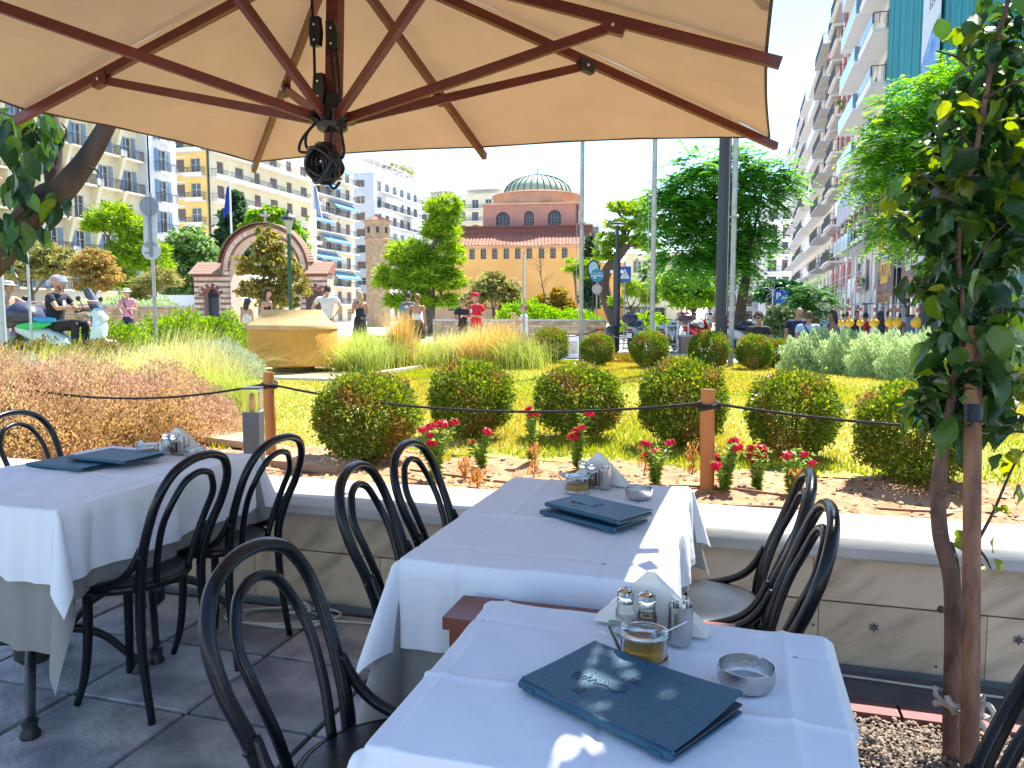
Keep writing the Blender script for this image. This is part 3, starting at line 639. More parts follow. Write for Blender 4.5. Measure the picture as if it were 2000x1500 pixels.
for (a, b, c, d) in ((X0, X1, Y0, Y0+.14), (X0, X1, Y1-.14, Y1), (X0, X0+.14, Y0+.142, Y1-.142), (X1-.14, X1, Y0+.142, Y1-.142)):
    lx = b-a > d-c; L_ = (b-a) if lx else (d-c); k = int(L_/.9)
    for i in range(k):
        mb = MB(); u0, u1 = i*L_/k+.004, (i+1)*L_/k-.004
        mb.bx(*((a+u0, a+u1, c, d) if lx else (a, b, c+u0, c+u1)), GZ-.05, GZ+.045); obj('kerb_stone', mb, kerbm, kt)
mb = MB(); mb.bx(X0+.14, X1-.14, Y0+.14, Y1-.14, GZ-.05, GZ+.022); o = obj('gravel_square', mb, mat('buff_gravel', (.42, .33, .20), .95, (.30, .23, .13), 45, .9, 60, detail=3, lo=.4, hi=.6)); o['kind'] = 'structure'

# ------------------------------------------------------------------ bentwood chair (faces +X)
def make_chair():
    t = thing('bentwood_chair', 'x', 'chair', (0, 0, 0), 0, 'black bentwood chairs')
    mb = MB(); r = .195
    mb.lathe([(0, .447), (r-.012, .447), (r-.008, .462), (r-.022, .466), (.10, .460), (0, .458)], n=40); obj('seat', mb, seatm, t, smooth=40)
    mb = MB(); mb.tube([((r-.006)*math.cos(a), (r-.006)*math.sin(a), .447) for a in np.linspace(0, 2*math.pi, 41)[:-1]], .0175, 10, closed=True); obj('seat_ring', mb, blackw, t, smooth=True)
    half = [(-.21, .172, 0), (-.178, .166, .24), (-.175, .160, .45), (-.205, .176, .58), (-.245, .192, .68), (-.280, .185, .775), (-.302, .140, .845), (-.312, .07, .877)]
    full = half+[(-.315, 0, .885)]+[(x, -y, z) for x, y, z in half[::-1]]
    rs = [.0125, .015, .0175, .0165, .0155, .0155, .0155, .0155]; rs = rs+[.0155]+rs[::-1]
    mb = MB(); sp = spline(full, 7); mb.tube(sp, rs, 12); obj('back_frame', mb, blackw, t, smooth=True)
    h2 = [(-.176, .082, .455), (-.20, .100, .56), (-.235, .115, .66), (-.27, .112, .735), (-.292, .075, .80), (-.30, .035, .822)]
    f2 = h2+[(-.302, 0, .828)]+[(x, -y, z) for x, y, z in h2[::-1]]
    mb = MB(); mb.tube(spline(f2, 7), .0118, 10); obj('inner_hoop', mb, blackw, t, smooth=True)
    mb = MB(); mb.tube(spline([(.13, 0, .44), (.134, 0, .25), (.150, 0, .10), (.178, 0, 0)], 6), [.0175, .016, .0145, .012], 10); lg = mkmesh('leg', mb, blackw, smooth=True)
    for s in (1, -1): link('leg', lg, t, (0, s*.01, 0), (0, 0, s*.72))
    for s in (1, -1):
        mb = MB(); mb.tube(spline([(-.195, s*.176, .60), (-.165, s*.182, .535), (-.12, s*.186, .49), (-.05, s*.188, .462), (.01, s*.196, .452)], 6), [.009, .013, .013, .012, .009], 10); obj('brace', mb, blackw, t, smooth=True)
    mb = MB()
    for s in (1, -1): mb.sph((-.205, s*.192, .575), .0075, 8, 6)
    obj('screw_caps', mb, blackp, t, smooth=True); return t
seatm = mat('black_seat', (.006, .008, .012), .30, (.009, .011, .014), 30, .15, 300)
ch = make_chair()
CH = [(-.635, 1.335, .05, 'nearest black bentwood chair, its back cutting across the paving at the near table'),
      (-.845, 2.20, .12, 'black bentwood chair at the left of the middle table, nearer the camera'),
      (-.86, 2.62, .02, 'black bentwood chair at the left of the middle table, nearest the marble wall'),
      (-2.065, 2.19, math.pi+.04, 'black bentwood chair at the left table with its whole frame in view'),
      (-2.02, 2.62, math.pi-.02, 'black bentwood chair at the left table beside the marble wall'),
      (-.09, 2.45, math.pi, 'black bentwood chair right of the middle table with the shiny blue lit seat'),
      (-.08, 2.02, math.pi+.02, 'black bentwood chair back overlapping another right of the middle table'),
      (-3.12, 2.93, 0, 'black bentwood chair back peeping over the far side of the left table'),
      (.205, 1.235, math.pi, 'black bentwood chair back cut by the lower right picture corner')]
for i, (x, y, r, lab) in enumerate(CH):
    if i == 0: ch.location = (x, y, 0); ch.rotation_euler[2] = r; ch['label'] = lab
    else: dup(ch, (x, y, 0), r, lab)

# ------------------------------------------------------------------ tables and cloths
def cloth(x0, x1, y0, y1, z, ov, seed, amp=.012, folds=(3, 3), flare=.25, n=110, under=False):
    """ov: overhang (left,right,near,far)"""
    rng = random.Random(seed); l, r, nr, fr = ov; ph = [rng.uniform(0, 6.28) for _ in range(8)]
    us = np.linspace(x0-l, x1+r, n); vs = np.linspace(y0-nr, y1+fr, n); V = np.zeros((n, n, 3))
    R = .012
    if under: R = .004
    for i, u in enumerate(us):
        for j, v in enumerate(vs):
            dx = (x0-u) if u < x0 else (u-x1 if u > x1 else 0); dy = (y0-v) if v < y0 else (v-y1 if v > y1 else 0)
            sx = -1 if u < x0 else 1; sy = -1 if v < y0 else 1; cx = min(max(u, x0), x1); cy = min(max(v, y0), y1)
            s = u+v
            crease = 0
            for k in range(1, folds[0]): crease += (.0050 if k % 2 else -.0040)*math.exp(-abs(u-(x0-l+(x1+r-x0+l)*k/folds[0])-.002*math.sin(v*9))/.0075)
            for k in range(1, folds[1]): crease += (-.0040 if k % 2 else .0050)*math.exp(-abs(v-(y0-nr+(y1+fr-y0+nr)*k/folds[1])-.002*math.sin(u*8))/.0075)
            soft = .0022*math.sin(u*13+v*4+ph[0])*math.sin(v*15-u*5+ph[1])+.0008*math.sin(u*43+v*31+ph[2])
            if dx == 0 and dy == 0:
                V[j, i] = (u, v, z+crease+soft); continue
            if dx > 0 and dy > 0:
                d = math.hypot(dx, dy); a = math.atan2(dy, dx); k = math.sin(2*a)
                rh = R+d*(.10*flare+.9*k*flare); rh = min(rh, d*.8); h = math.sqrt(max(0, d*d-rh*rh))
                w = amp*math.sin(a*2+ph[3])*d*2
                V[j, i] = (cx+sx*(rh*math.cos(a)+w), cy+sy*(rh*math.sin(a)), z-h*1.0+.0)
            else:
                d = dx or dy; t = min(1, d/.05); al = (v if dx else u)
                wv = amp*(math.sin(al*13+ph[4])+.6*math.sin(al*29+ph[5])+.25*math.sin(al*61+ph[6]))*min(1, d/.18)
                o = R*math.sin(t*1.57)+wv+.10*d*flare+crease*.7; h = max(0, d-R*.4*t)
                if dx: V[j, i] = (cx+sx*o, v, z+(1-t)*crease-h)
                else: V[j, i] = (u, cy+sy*o, z+(1-t)*crease-h)
    idx = np.arange((n-1)*n).reshape(n-1, n)[:, :-1]; F = np.stack([idx, idx+1, idx+n+1, idx+n], 2).reshape(-1, 4)
    return V.reshape(-1, 3), F
def table(x0, x1, y0, y1, lab, base='wood'):
    cx, cy = (x0+x1)/2, (y0+y1)/2; t = thing('dining_table', lab, 'table', (cx, cy, 0), 0, 'dining tables under white cloths'); w, d = (x1-x0)/2, (y1-y0)/2
    mb = MB(); mb.bx(-w+.008, w-.008, -d+.008, d-.008, .715, .748); obj('tabletop', mb, mat('table_top', (.12, .1, .09), .6), t)
    for sy in ((-.5, .5) if base == 'iron' else (0,)):
        yb = sy*d*1.1
        mb = MB(); mb.lathe([(.05, .16), (.032, .22), (.026, .30), (.034, .42), (.026, .55), (.032, .68), (.12, .714)], (0, yb, 0), 16); mb.lathe([(.045, .12), (.065, .14), (.065, .19), (.04, .21)], (0, yb, 0), 16); obj('column', mb, ironm, t, smooth=40)
        for k in range(4):
            a = math.pi/4+k*math.pi/2; c, s = math.cos(a), math.sin(a); R_ = .34
            mb = MB(); pts = [(c*q, s*q+yb, z) for q, z in ((.03, .20), (.12, .215), (.22, .17), (.30, .08), (R_, .045))]; mb.tube(spline(pts, 6), [.021, .022, .02, .018, .02], 9, flat=.7)
            mb.lathe([(.030, 0), (.032, .012), (.022, .03), (.026, .055), (.012, .065)], (c*R_, s*R_+yb, 0), 12); obj('foot', mb, ironm, t, smooth=50)
    return t
ironm = mat('cast_iron', (.011, .012, .015), .45, (.018, .018, .02), 30, .3, 60)
NT = (-.49, .172, .935, 1.512); MT = (-.795, -.150, 1.72, 2.745); LT = (-2.80, -2.02, 1.86, 2.885); TZ = .757
for nm, T_, ov, uov, base, who in (('near', NT, (.24, .20, .26, .14), (.28, .24, .5, .2), 'iron', 'nearest'), ('mid', MT, (.20, .20, .23, .14), (.27, .28, .46, .22), 'iron', 'middle'), ('left', LT, (.2, .235, .235, .2), (.25, .30, .46, .28), 'iron', 'left')):
    lab = {'near': 'nearest dining table, carrying the big dark menu and the steel ashtray', 'mid': 'middle dining table reaching towards the marble wall', 'left': 'dining table at the left on a cast iron base'}[nm]
    table(*T_, lab, base)
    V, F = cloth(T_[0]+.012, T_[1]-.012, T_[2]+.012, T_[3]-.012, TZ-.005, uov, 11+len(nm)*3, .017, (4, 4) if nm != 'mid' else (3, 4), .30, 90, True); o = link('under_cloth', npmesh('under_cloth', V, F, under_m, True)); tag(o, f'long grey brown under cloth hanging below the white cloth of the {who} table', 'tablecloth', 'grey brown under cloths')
    V, F = cloth(*T_, TZ, ov, 11+len(nm)*3, .017, (4, 4) if nm != 'mid' else (3, 4), .34, 230); o = link('tablecloth', npmesh('tablecloth', V, F, cloth_m, True)); tag(o, f'creased white tablecloth draped over the {who} table', 'tablecloth', 'white tablecloths')
# bare wooden side table between the near and the middle table
q0 = atz(815, 1255, .70); t = thing('side_table', 'bare reddish brown wooden side table showing between the near and the middle table', 'table', (q0.x+.2, 1.61, 0))
mb = MB(); mb.bx(-.2, .42, -.078, .062, .672, .70); obj('tabletop', mb, wood_l, t)
mb = MB(); mb.bx(-.188, .41, -.068, -.05, .57, .671); mb.bx(-.188, -.17, -.049, .05, .57, .671); obj('apron', mb, wood_l, t)
for sx in (-.168, .39):
    for sy in (-.045, .035): mb = MB(); mb.bx(sx-.018, sx+.018, sy-.018, sy+.018, 0, .6715); obj('leg', mb, wood_l, t)

# ------------------------------------------------------------------ things on the tables
CT = TZ+.006
def menu(c, L_, Wd, rz, lab, z=CT, curl=.02, gape=.012, logo=True, grp='dark menu folders'):
    """spine along local X at y=-Wd/2"""
    t = thing('menu', lab, 'menu', (c[0], c[1], z), rz, grp); th = .0035; n = 14
    def leaf(z0, cu, name):
        vs = []; 
        for i in range(n+1):
            for j in range(n+1):
                x = -L_/2+L_*i/n; y = -Wd/2+Wd*j/n; u = i/n; v = j/n; zz = z0+cu*(.35*(2*u-1)**2*.6+(abs(v)**2)*.9*(.35+.65*u)) 
                vs.append((x, y, zz))
        m = len(vs); vs += [(a, b, q+th) for a, b, q in vs]; fs = []
        for i in range(n):
            for j in range(n):
                a = i*(n+1)+j; fs.append((a, a+1, a+n+2, a+n+1)); fs.append((m+a, m+a+n+1, m+a+n+2, m+a+1))
        bd = [i*(n+1) for i in range(n+1)]+[n*(n+1)+j for j in range(1, n+1)]+[i*(n+1)+n for i in range(n-1, -1, -1)]+[j for j in range(n-1, 0, -1)]
        for k in range(len(bd)): a, b = bd[k], bd[(k+1) % len(bd)]; fs.append((a, b, m+b, m+a))
        mb = MB(); mb.add(vs, fs); return obj(name, mb, menum, t, smooth=40)
    leaf(.0, .0, 'back_cover'); leaf(.0045, curl*.35, 'page_sheet').data.materials[0] = paperd
    top = leaf(.010, curl, 'front_cover')
    mb = MB(); mb.tube([(-L_/2, -Wd/2, .0075), (L_/2, -Wd/2, .0075)], .0075, 10); mb.bx(-L_/2+.012, -L_/2+.035, -Wd/2-.009, -Wd/2, .003, .011); mb.bx(L_/2-.035, L_/2-.012, -Wd/2-.009, -Wd/2, .003, .011); obj('spine', mb, menum, t, smooth=40)
    if logo:
        mb = MB(); f = lambda u, v: (-L_/2+L_*u, -Wd/2+Wd*v, .0142+curl*(.21*(2*u-1)**2+v*v*.9*(.35+.65*u)))
        for i, seg in enumerate([[(.16, .34), (.20, .42), (.17, .46), (.15, .38), (.21, .36), (.24, .44)], [(.25, .36), (.27, .46), (.29, .38), (.32, .45), (.34, .38)], [(.35, .40), (.42, .43), (.50, .40), (.55, .48), (.52, .56), (.48, .50)], [(.50, .60), (.50, .68)], [(.53, .60), (.53, .68)], [(.56, .60), (.56, .68)]]): mb.tube(spline([f(u*.8+.05, v) for u, v in seg], 5), .0009, 4)
        obj('embossed_script', mb, emb, t)
        text('embossed_initials', '3E', .022, emb, t, f(.30, .22)[:2]+(.0146+curl*.08,), (0, 0, 0), .0004)
    return t
emb = mat('embossing', (.05, .065, .09), .3); paperd = mat('dark_page', (.03, .035, .045), .7)
# near menu from its corners in the photo
A_, B_, C_, D_ = [atz(*q, CT) for q in ((1025, 1345), (1322, 1492), (1445, 1395), (1152, 1272))]
cc = (A_+B_+C_+D_)/4; v = (B_-A_); menu((cc.x, cc.y), v.length, (D_-A_).length, math.atan2(v.y, v.x), 'large dark menu folder tinted sky blue lying on the nearest table', curl=.020)
A_, B_, C_, D_ = [atz(*q, CT+.01) for q in ((1055, 997), (1200, 1033), (1266, 1017), (1125, 982))]
cc = (A_+B_+C_+D_)/4; v = (B_-A_); w = (D_-A_).length
menu((cc.x, cc.y), v.length, w, math.atan2(v.y, v.x), 'lower of the two stacked menus on the middle table', curl=.004, logo=False)
menu((cc.x+.012, cc.y+.012), v.length, w, math.atan2(v.y, v.x)-.03, 'upper of the two stacked menus on the middle table', z=CT+.021, curl=.004)
A_, B_, C_, D_ = [atz(*q, CT) for q in ((122, 926), (212, 920), (180, 890), (88, 896))]
cc = (A_+B_+C_+D_)/4; menu((cc.x, cc.y), .30, .20, -.08, 'left menu of the pair overlapping on the left table', curl=.004, logo=False)
A_, B_, C_, D_ = [atz(*q, CT) for q in ((205, 920), (297, 915), (262, 888), (163, 890))]
cc = (A_+B_+C_+D_)/4; menu((cc.x, cc.y), .30, .20, -.08, 'right menu resting on the other at the left table', z=CT+.018, curl=.004, logo=False)

def napkins(c, rz, lab, w=.165, h=.115):
    t = thing('napkin_stack', lab, 'napkins', (c[0], c[1], CT), rz, 'triangular napkin stacks'); n = 13
    for k in range(n):
        y = (k-n/2)*.0032; s = 1-.012*abs(k-n/2)*.3+random.uniform(-.01, .01); dz = (k/n)*.018
        mb = MB(); P = [(-w/2*s, 0), (-w/2*s+.004, -.0), (w/2*s, 0), (.006, h*s), (-.004, h*s)]
        P = [(-w/2*s, .001), (w/2*s, .001), (w/2*s-.002, .008), (.004, h*s-dz), (-.004, h*s-dz), (-w/2*s+.002, .008)]
        mb.add([(x, y-.0011, z) for x, z in P]+[(x, y+.0011, z) for x, z in P], [tuple(range(6)), tuple(range(11, 5, -1))]+[(i, i+6, (i+1) % 6+6, (i+1) % 6) for i in range(6)]); obj('napkin', mb, paper, t)
    return t
def shaker(c, lab, fill, grp):
    t = thing('shaker', lab, 'shaker', (c[0], c[1], CT), 0, grp); r = .0185
    def rs(prof, mm, name):
        mb = MB(); vs = []; n = 16
        for (q, z) in prof:
            for k in range(n):
                a = 2*math.pi*k/n; e = .75; vs.append((q*math.copysign(abs(math.cos(a))**e, math.cos(a)), q*math.copysign(abs(math.sin(a))**e, math.sin(a)), z))
        fs = [(i*n+k, i*n+(k+1) % n, (i+1)*n+(k+1) % n, (i+1)*n+k) for i in range(len(prof)-1) for k in range(n)]+[tuple(range(n))[::-1], tuple((len(prof)-1)*n+k for k in range(n))]
        mb.add(vs, fs); return obj(name, mb, mm, t, smooth=50)
    rs([(r, 0), (r, .002), (r, .045), (r*.8, .055), (r*.74, .062)], glass, 'jar'); rs([(r*.86, .003), (r*.86, .030 if fill == saltm else .043), (r*.8, .032 if fill == saltm else .045)], fill, 'contents')
    mb = MB(); mb.lathe([(.0152, .060), (.0162, .061), (.0162, .072), (.0152, .074), (.0165, .076), (.0160, .083), (.010, .087), (0, .088)], n=24)
    obj('cap', mb, chrome, t, smooth=35)
    mb = MB()
    for k in range(9): a = k*2.4; q = .0035*math.sqrt(k); mb.lathe([(.0009, .0869), (.0009, .0882-(q*12)**2*.02)], (q*math.cos(a), q*math.sin(a), 0), 6)
    obj('holes', mb, blackp, t)
def toothpicks(c, lab):
    t = thing('toothpick_holder', lab, 'holder', (c[0], c[1], CT), 0, 'steel toothpick holders')
    mb = MB(); mb.lathe([(.021, 0), (.0225, .003), (.0225, .070), (.0212, .0705), (.0205, .068), (.0205, .01), (0, .01)], n=28); obj('cup', mb, steel, t, smooth=35)
    wp = glassmat('clear_wrap', (1, 1, 1), .15)
    for k in range(14):
        a = k*2.4; q = .0045*math.sqrt(k); mb = MB(); mb.bar((q*math.cos(a), q*math.sin(a), .012), (q*1.15*math.cos(a), q*1.15*math.sin(a), .074+.004*(k % 3)), .006, .0012, (math.cos(a), math.sin(a), 0)); obj('wrapped_toothpick', mb, wp if k % 2 else paper, t)
def mustard(c, rz, lab):
    t = thing('mustard_pot', lab, 'pot', (c[0], c[1], CT), rz, 'glass mustard pots with steel rims'); r = .040
    mb = MB(); mb.lathe([(r-.004, .003), (r, .005), (r, .050), (r-.002, .050), (r-.003, .006), (0, .006)], n=36); obj('glass_cup', mb, glass, t, smooth=40)
    mb = MB(); mb.lathe([(0, .0062), (r-.0036, .0062), (r-.0036, .028), (r-.008, .030), (0, .027)], n=30); obj('mustard', mb, mustm, t, smooth=40)
    mb = MB(); mb.lathe([(r+.0005, 0), (r+.003, .001), (r+.003, .010), (r+.0012, .010), (r+.0012, .0015), (0, .0012)], n=36); obj('base_ring', mb, steel, t, smooth=35)
    mb = MB(); mb.lathe([(r+.001, .050), (r+.0035, .0515), (r+.002, .054), (r-.004, .0545), (r-.008, .053)], n=36); mb.lathe([(r-.008, .0532), (r-.02, .0545), (.008, .0555), (0, .0555)], n=30); obj('lid', mb, glass, t, smooth=40)
    mb = MB(); mb.lathe([(r+.0015, .048), (r+.0025, .0485), (r+.0025, .051), (r+.001, .0515)], n=36); obj('rim', mb, chrome, t, smooth=40)
    mb = MB(); pts = [(-r+.012, 0, .058), (-r-.004, 0, .060), (-r-.020, 0, .058), (-r-.022, 0, .050), (-r-.012, 0, .03), (-r-.003, 0, .012), (-r-.002, 0, .006)]
    sp = spline(pts, 4)
    for a, b in zip(sp, sp[1:]): mb.bar(a, b+(b-a)*.15, .011, .0014, (1, 0, .3))
    mb.bar((-r+.014, 0, .058), (-r+.002, 0, .070), .010, .0012); obj('handle', mb, steel, t)
    mb = MB(); mb.tube([(.006, .0, .020), (r-.006, .008, .053), (r+.030, .02, .074)], .0014, 7); mb.sph((.004, 0, .018), .009, 10, 8, (1, .8, .45)); obj('spoon', mb, chrome, t, smooth=True)
def ashtray(c, lab):
    t = thing('ashtray', lab, 'ashtray', (c[0], c[1], CT), 0, 'round steel ashtrays'); R_, n = .0455, 72; prof = lambda z: R_-.006*max(0, (.010-z)/.010)
    notch = [math.radians(v) for v in (62, 205, 330)]
    vs = []; fs = []
    for k in range(n):
        a = 2*math.pi*k/n; d = min(abs((a-b+math.pi) % (2*math.pi)-math.pi) for b in notch); zt = .034-(max(0, .0075*(1-d/.12)) if d < .12 else 0)
        for (q, z) in ((R_-.008, 0), (R_-.003, .004), (R_, .012), (R_, zt), (R_-.0014, zt), (R_-.0014, .012), (R_-.005, .006), (R_-.014, .005), (0, .0055)): vs.append((q*math.cos(a), q*math.sin(a), z))
    m = 9
    for k in range(n):
        j = (k+1) % n
        for i in range(m-1): fs.append((k*m+i, j*m+i, j*m+i+1, k*m+i+1))
    mb = MB(); mb.add(vs, fs); obj('bowl', mb, steel, t, smooth=35)
def setting(nap, sal, pep, tooth, must, ash, rz, who, mrz=0):
    f = lambda q: atz(q[0], q[1], CT)
    A_, B_ = f(nap[0]), f(nap[1]); v = B_-A_; napkins((A_+B_)/2, math.atan2(v.y, v.x), f'triangular white napkins standing on the {who} table', v.length, nap[2]); shaker(f(sal), f'square glass salt shaker on the {who} table', saltm, 'salt shakers'); shaker(f(pep), f'square glass pepper shaker on the {who} table', pepm, 'pepper shakers')
    toothpicks(f(tooth), f'steel cup of wrapped toothpicks on the {who} table'); mustard(f(must), mrz, f'glass mustard pot with steel rim and spoon on the {who} table'); ashtray(f(ash), f'round steel ashtray on the {who} table')
setting(((1165, 1205), (1385, 1240), .118), (1221, 1237), (1263, 1246), (1328, 1254), (1257, 1290), (1457, 1338), -.30, 'nearest', -.12)
setting(((1118, 934), (1228, 950), .115), (1138, 947), (1156, 950), (1181, 952), (1127, 960), (1248, 972), -.32, 'middle', .1)
setting(((310, 876), (398, 886), .11), (325, 884), (341, 885), (358, 886), (291, 892), (381, 891), -.35, 'left', .1)

# cord on the floor by the wall
mb = MB()
for k in range(3): mb.tube([(-1.93+.20*(1+.12*k)*math.cos(a), 2.93+.10*(1+.1*k)*math.sin(a+.3*k), .008+.006*k) for a in np.linspace(0, 6.28, 40)[:-1]], .005, 6, closed=True)
mb.tube(spline([(-1.95, 2.99, .03), (-1.88, 3.03, .045), (-1.83, 2.98, .03), (-1.92, 2.96, .02)], 6), .008, 6)
mb.tube(spline([(-1.74, 2.95, .012), (-1.4, 3.0, .006), (-.9, 3.03, .006), (-.2, 3.05, .006), (.4, 3.04, .006), (.8, 3.02, .006), (1.4, 3.0, .006)], 10), .005, 6)
tag(obj('floor_cord', mb, wrope, smooth=True), 'off white cord coiled on the paving and running along the foot of the marble wall', 'cord')

# ------------------------------------------------------------------ cantilever umbrella
UE = 2.29; ux0, ux1, uy0, uy1 = -2.95, .13, 1.25, 4.25; ac = Vector((-1.49, 2.73, 2.77)); hub = Vector((-1.50, 2.69, 2.105))
t = thing('patio_umbrella', 'large square tan canvas umbrella on dark red wooden ribs shading the tables', 'umbrella', (ac.x, ac.y, 0)); org = (ac.x, ac.y, 0)
um = [Vector((-2.99, 4.26, 2.30)), Vector((-1.41, 4.26, 2.322)), Vector((.135, 4.25, 2.275)), Vector((.115, 2.80, 2.262)), Vector((.10, 1.25, 2.29)), Vector((-1.45, 1.22, 2.29)), Vector((-2.99, 1.25, 2.29)), Vector((-3.02, 2.79, 2.285))]
um[0] = atY(497, 316, 4.25); um[1] = atY(941, 287, 4.25); um[2] = atY(1503, 268, 4.25); um[3] = Vector((.115, at(1497, 98, 2.9).y, 0)); um[3] = atY(1497, 98, 2.82); um[7] = atY(47, 213, 2.80)
n = 14; vs = []; fs = []; mb = MB()
for k in range(8):
    A_, B_ = um[k], um[(k+1) % 8]; base = len(mb.v); vs = []
    for i in range(n+1):
        u = i/n
        for j in range(n+1):
            w = j/n; p = ac*(1-u)+(A_*(1-w)+B_*w)*u; p.z += .02*math.sin(math.pi*u)+.012*u*math.sin(math.pi*w); 
            p += (ac-p)*.006*math.sin(math.pi*w)*u; p.z += .0022*math.sin(w*23+k)*math.sin(u*19+k*2)*u
            vs.append(p)
    mb.add(vs, [(i*(n+1)+j, (i+1)*(n+1)+j, (i+1)*(n+1)+j+1, i*(n+1)+j+1) for i in range(n) for j in range(n)])
obj('canopy', mb, canv, t, org, smooth=True)
mb = MB()
for k in range(8):
    A_, B_ = um[k], um[(k+1) % 8]; pp = []
    for j in range(n+1): w = j/n; p = A_.lerp(B_, w); p.z += .012*math.sin(math.pi*w); p += (ac-p)*.006*math.sin(math.pi*w); pp.append(p)
    mb.tube(pp, .006, 5)
obj('hem', mb, mat('dark_hem', (.10, .075, .045), .9), t, org)
for k in range(8):
    d = (um[k]-ac).normalized(); dn = Vector((0, 0, -.028)); mb = MB(); e = um[k]+d*.05+dn*1.1; s0 = ac+d*.08+dn
    mb.bar(s0, e, .026, .038); rb_ = obj('rib', mb, wood_r, t, org)
    mb = MB(); q = um[k]-d*.16+Vector((0, 0, -.055)); mb.tube([(q.x, q.y, q.z)]+[tuple(q+Vector((.015*math.sin(a), 0, -.018+.018*math.cos(a)))) for a in np.linspace(0, 5.5, 10)], .0022, 5); obj('hook', mb, darkm, rb_, org)
def onrib(k, f): return ac.lerp(um[k], f)+Vector((0, 0, -.05))
for k, f in ((0, .50), (1, .62), (2, .50), (3, .67), (4, .60), (5, .60), (6, .66), (7, .72)):
    q = onrib(k, f); dd = (q-hub); dd.z = 0; s0 = hub+dd.normalized()*.05; mb = MB(); mb.bar(s0, q, .021, .034); st_ = obj('strut', mb, wood_r, t, org)
    mb = MB(); d = (um[k]-ac).normalized(); mb.bar(q-d*.04, q+d*.04, .036, .05); obj('bracket', mb, darkm if k in (0, 2) else wood_r, st_, org)
    side = d.cross(Vector((0, 0, 1))).normalized(); mb = MB()
    for s in (1, -1): mb.sph(q+side*s*.02, .008, 8, 6)
    obj('bolt', mb, chrome, st_, org, smooth=True)
mb = MB(); mb.bar(hub+Vector((0, 0, -.16)), ac, .05, .05, (0, 1, 0)); obj('pole', mb, wood_r, t, org)
mb = MB(); mb.lathe([(.03, -.05), (.06, -.035), (.062, .03), (.045, .05), (.04, .09), (.028, .1)], tuple(hub), 8)
for k in range(8): a = k*math.pi/4+.2; mb.bar(hub+Vector((math.cos(a)*.04, math.sin(a)*.04, 0)), hub+Vector((math.cos(a)*.085, math.sin(a)*.085, .01)), .035, .035)
obj('hub', mb, blackp, t, org, smooth=30)
for (dx, z0, ang) in ((-.035, .31, 0), (.035, .29, .1), (-.025, .105, 0)):
    mb = MB(); c = hub+Vector((dx, -.045, z0)); mb.prism([(-.018, -.05), (.018, -.05), (.024, 0), (.018, .055), (-.018, .055), (-.024, 0)], -.012, .012, Matrix.Translation(c) @ Matrix.Rotation(math.pi/2, 4, 'X') @ Matrix.Rotation(ang, 4, 'Z')); ob = obj('pulley', mb, blackp, t, org)
    mb = MB(); mb.sph(c+Vector((0, -.014, -.03)), .006, 8, 6); mb.sph(c+Vector((0, -.014, .025)), .006, 8, 6); obj('rivet', mb, chrome, ob, org, smooth=True)
mb = MB(); h_ = hub
for pts in ([(-.055, -.05, .62), (-.04, -.055, .34), (-.038, -.055, .12)], [(.02, -.05, .30), (.035, -.055, .18), (.05, -.05, .02)], [(.045, -.05, .29), (.06, -.05, .12), (.065, -.05, -.06)],
            [(-.05, -.03, -.01), (-.105, -.04, -.07), (-.12, -.04, -.115), (-.08, -.04, -.125)], [(-.03, -.03, 0), (-.08, -.045, -.05), (-.09, -.04, -.10), (-.06, -.04, -.12)],
            [(.065, -.05, -.06), (.075, -.05, -.13), (.06, -.05, -.155), (.02, -.05, -.10), (.03, -.04, -.01)], [(.0, -.04, -.24), (.03, -.05, -.265), (.05, -.04, -.24)]):
    mb.tube(spline([h_+Vector(q) for q in pts], 6), .0055, 6)
obj('pull_cord', mb, ropem, t, org, smooth=True)
mb = MB(); rr = random.Random(4); c = hub+Vector((-.005, -.06, -.175))
for k in range(26):
    ax = Vector((rr.gauss(0, .7), 1, rr.gauss(0, .6))).normalized(); u = ax.orthogonal().normalized(); w = ax.cross(u); q = .048+.028*rr.random(); oo = Vector((rr.gauss(0, .003), rr.gauss(0, .012), rr.gauss(0, .003)))
    mb.tube([c+oo+(u*math.cos(a)+w*math.sin(a))*q for a in np.linspace(0, 6.283, 29)[:-1]], .0068, 7, closed=True)
mb.tube([c+Vector((.012*math.cos(a), .03*math.sin(a)-.02, -.01+.055*math.sin(a)*0)) for a in np.linspace(0, 6, 12)], .007, 6)
for k in range(4): mb.tube([c+Vector((.035*math.sin(a)*math.cos(k), -.03+.005*k, .05*math.cos(a))) for a in np.linspace(0, 6.2, 22)], .0065, 6)
obj('rope_coil', mb, mat('shiny_cord', (.009, .009, .013), .38), t, org, smooth=True)

# ------------------------------------------------------------------ tall poles, lamps, signs
def pole(name, lab, cat, px, D, r, h, m, group=None, extra=None):
    p = onground(px, D); t = thing(name, lab, cat, tuple(p), 0, group); mb = MB(); mb.tube([(0, 0, 0), (0, 0, h*.5), (0, 0, h)], [r, r, r*.85], 18); obj('shaft', mb, m, t, smooth=40)
    mb = MB(); mb.lathe([(r*2.2, 0), (r*2.2, .03), (r*1.4, .04), (r*1.3, .2), (r, .22)], n=18); obj('base_collar', mb, m, t, smooth=30)
    if extra: extra(t)
    return t
def halyard(t, off=.09):
    mb = MB(); mb.tube([(-off, -off*.3, 1.2), (-off*1.1, -off*.3, 5), (-off, -off*.3, 9)], .006, 5); obj('halyard', mb, galv, t); mb = MB(); mb.tube([(.0+.07*math.cos(a), .07*math.sin(a), 3.0) for a in np.linspace(0, 6.28, 13)[:-1]], .012, 5, closed=True); mb.sph((.06, -.05, 3.0), .03); obj('cleat_knot', mb, galv, t)
pole('flagpole', 'leftmost bare metal flagpole in front of the orange church wall', 'flagpole', 1135, 15.4, .042, 10, galv, 'bare flagpoles', halyard)
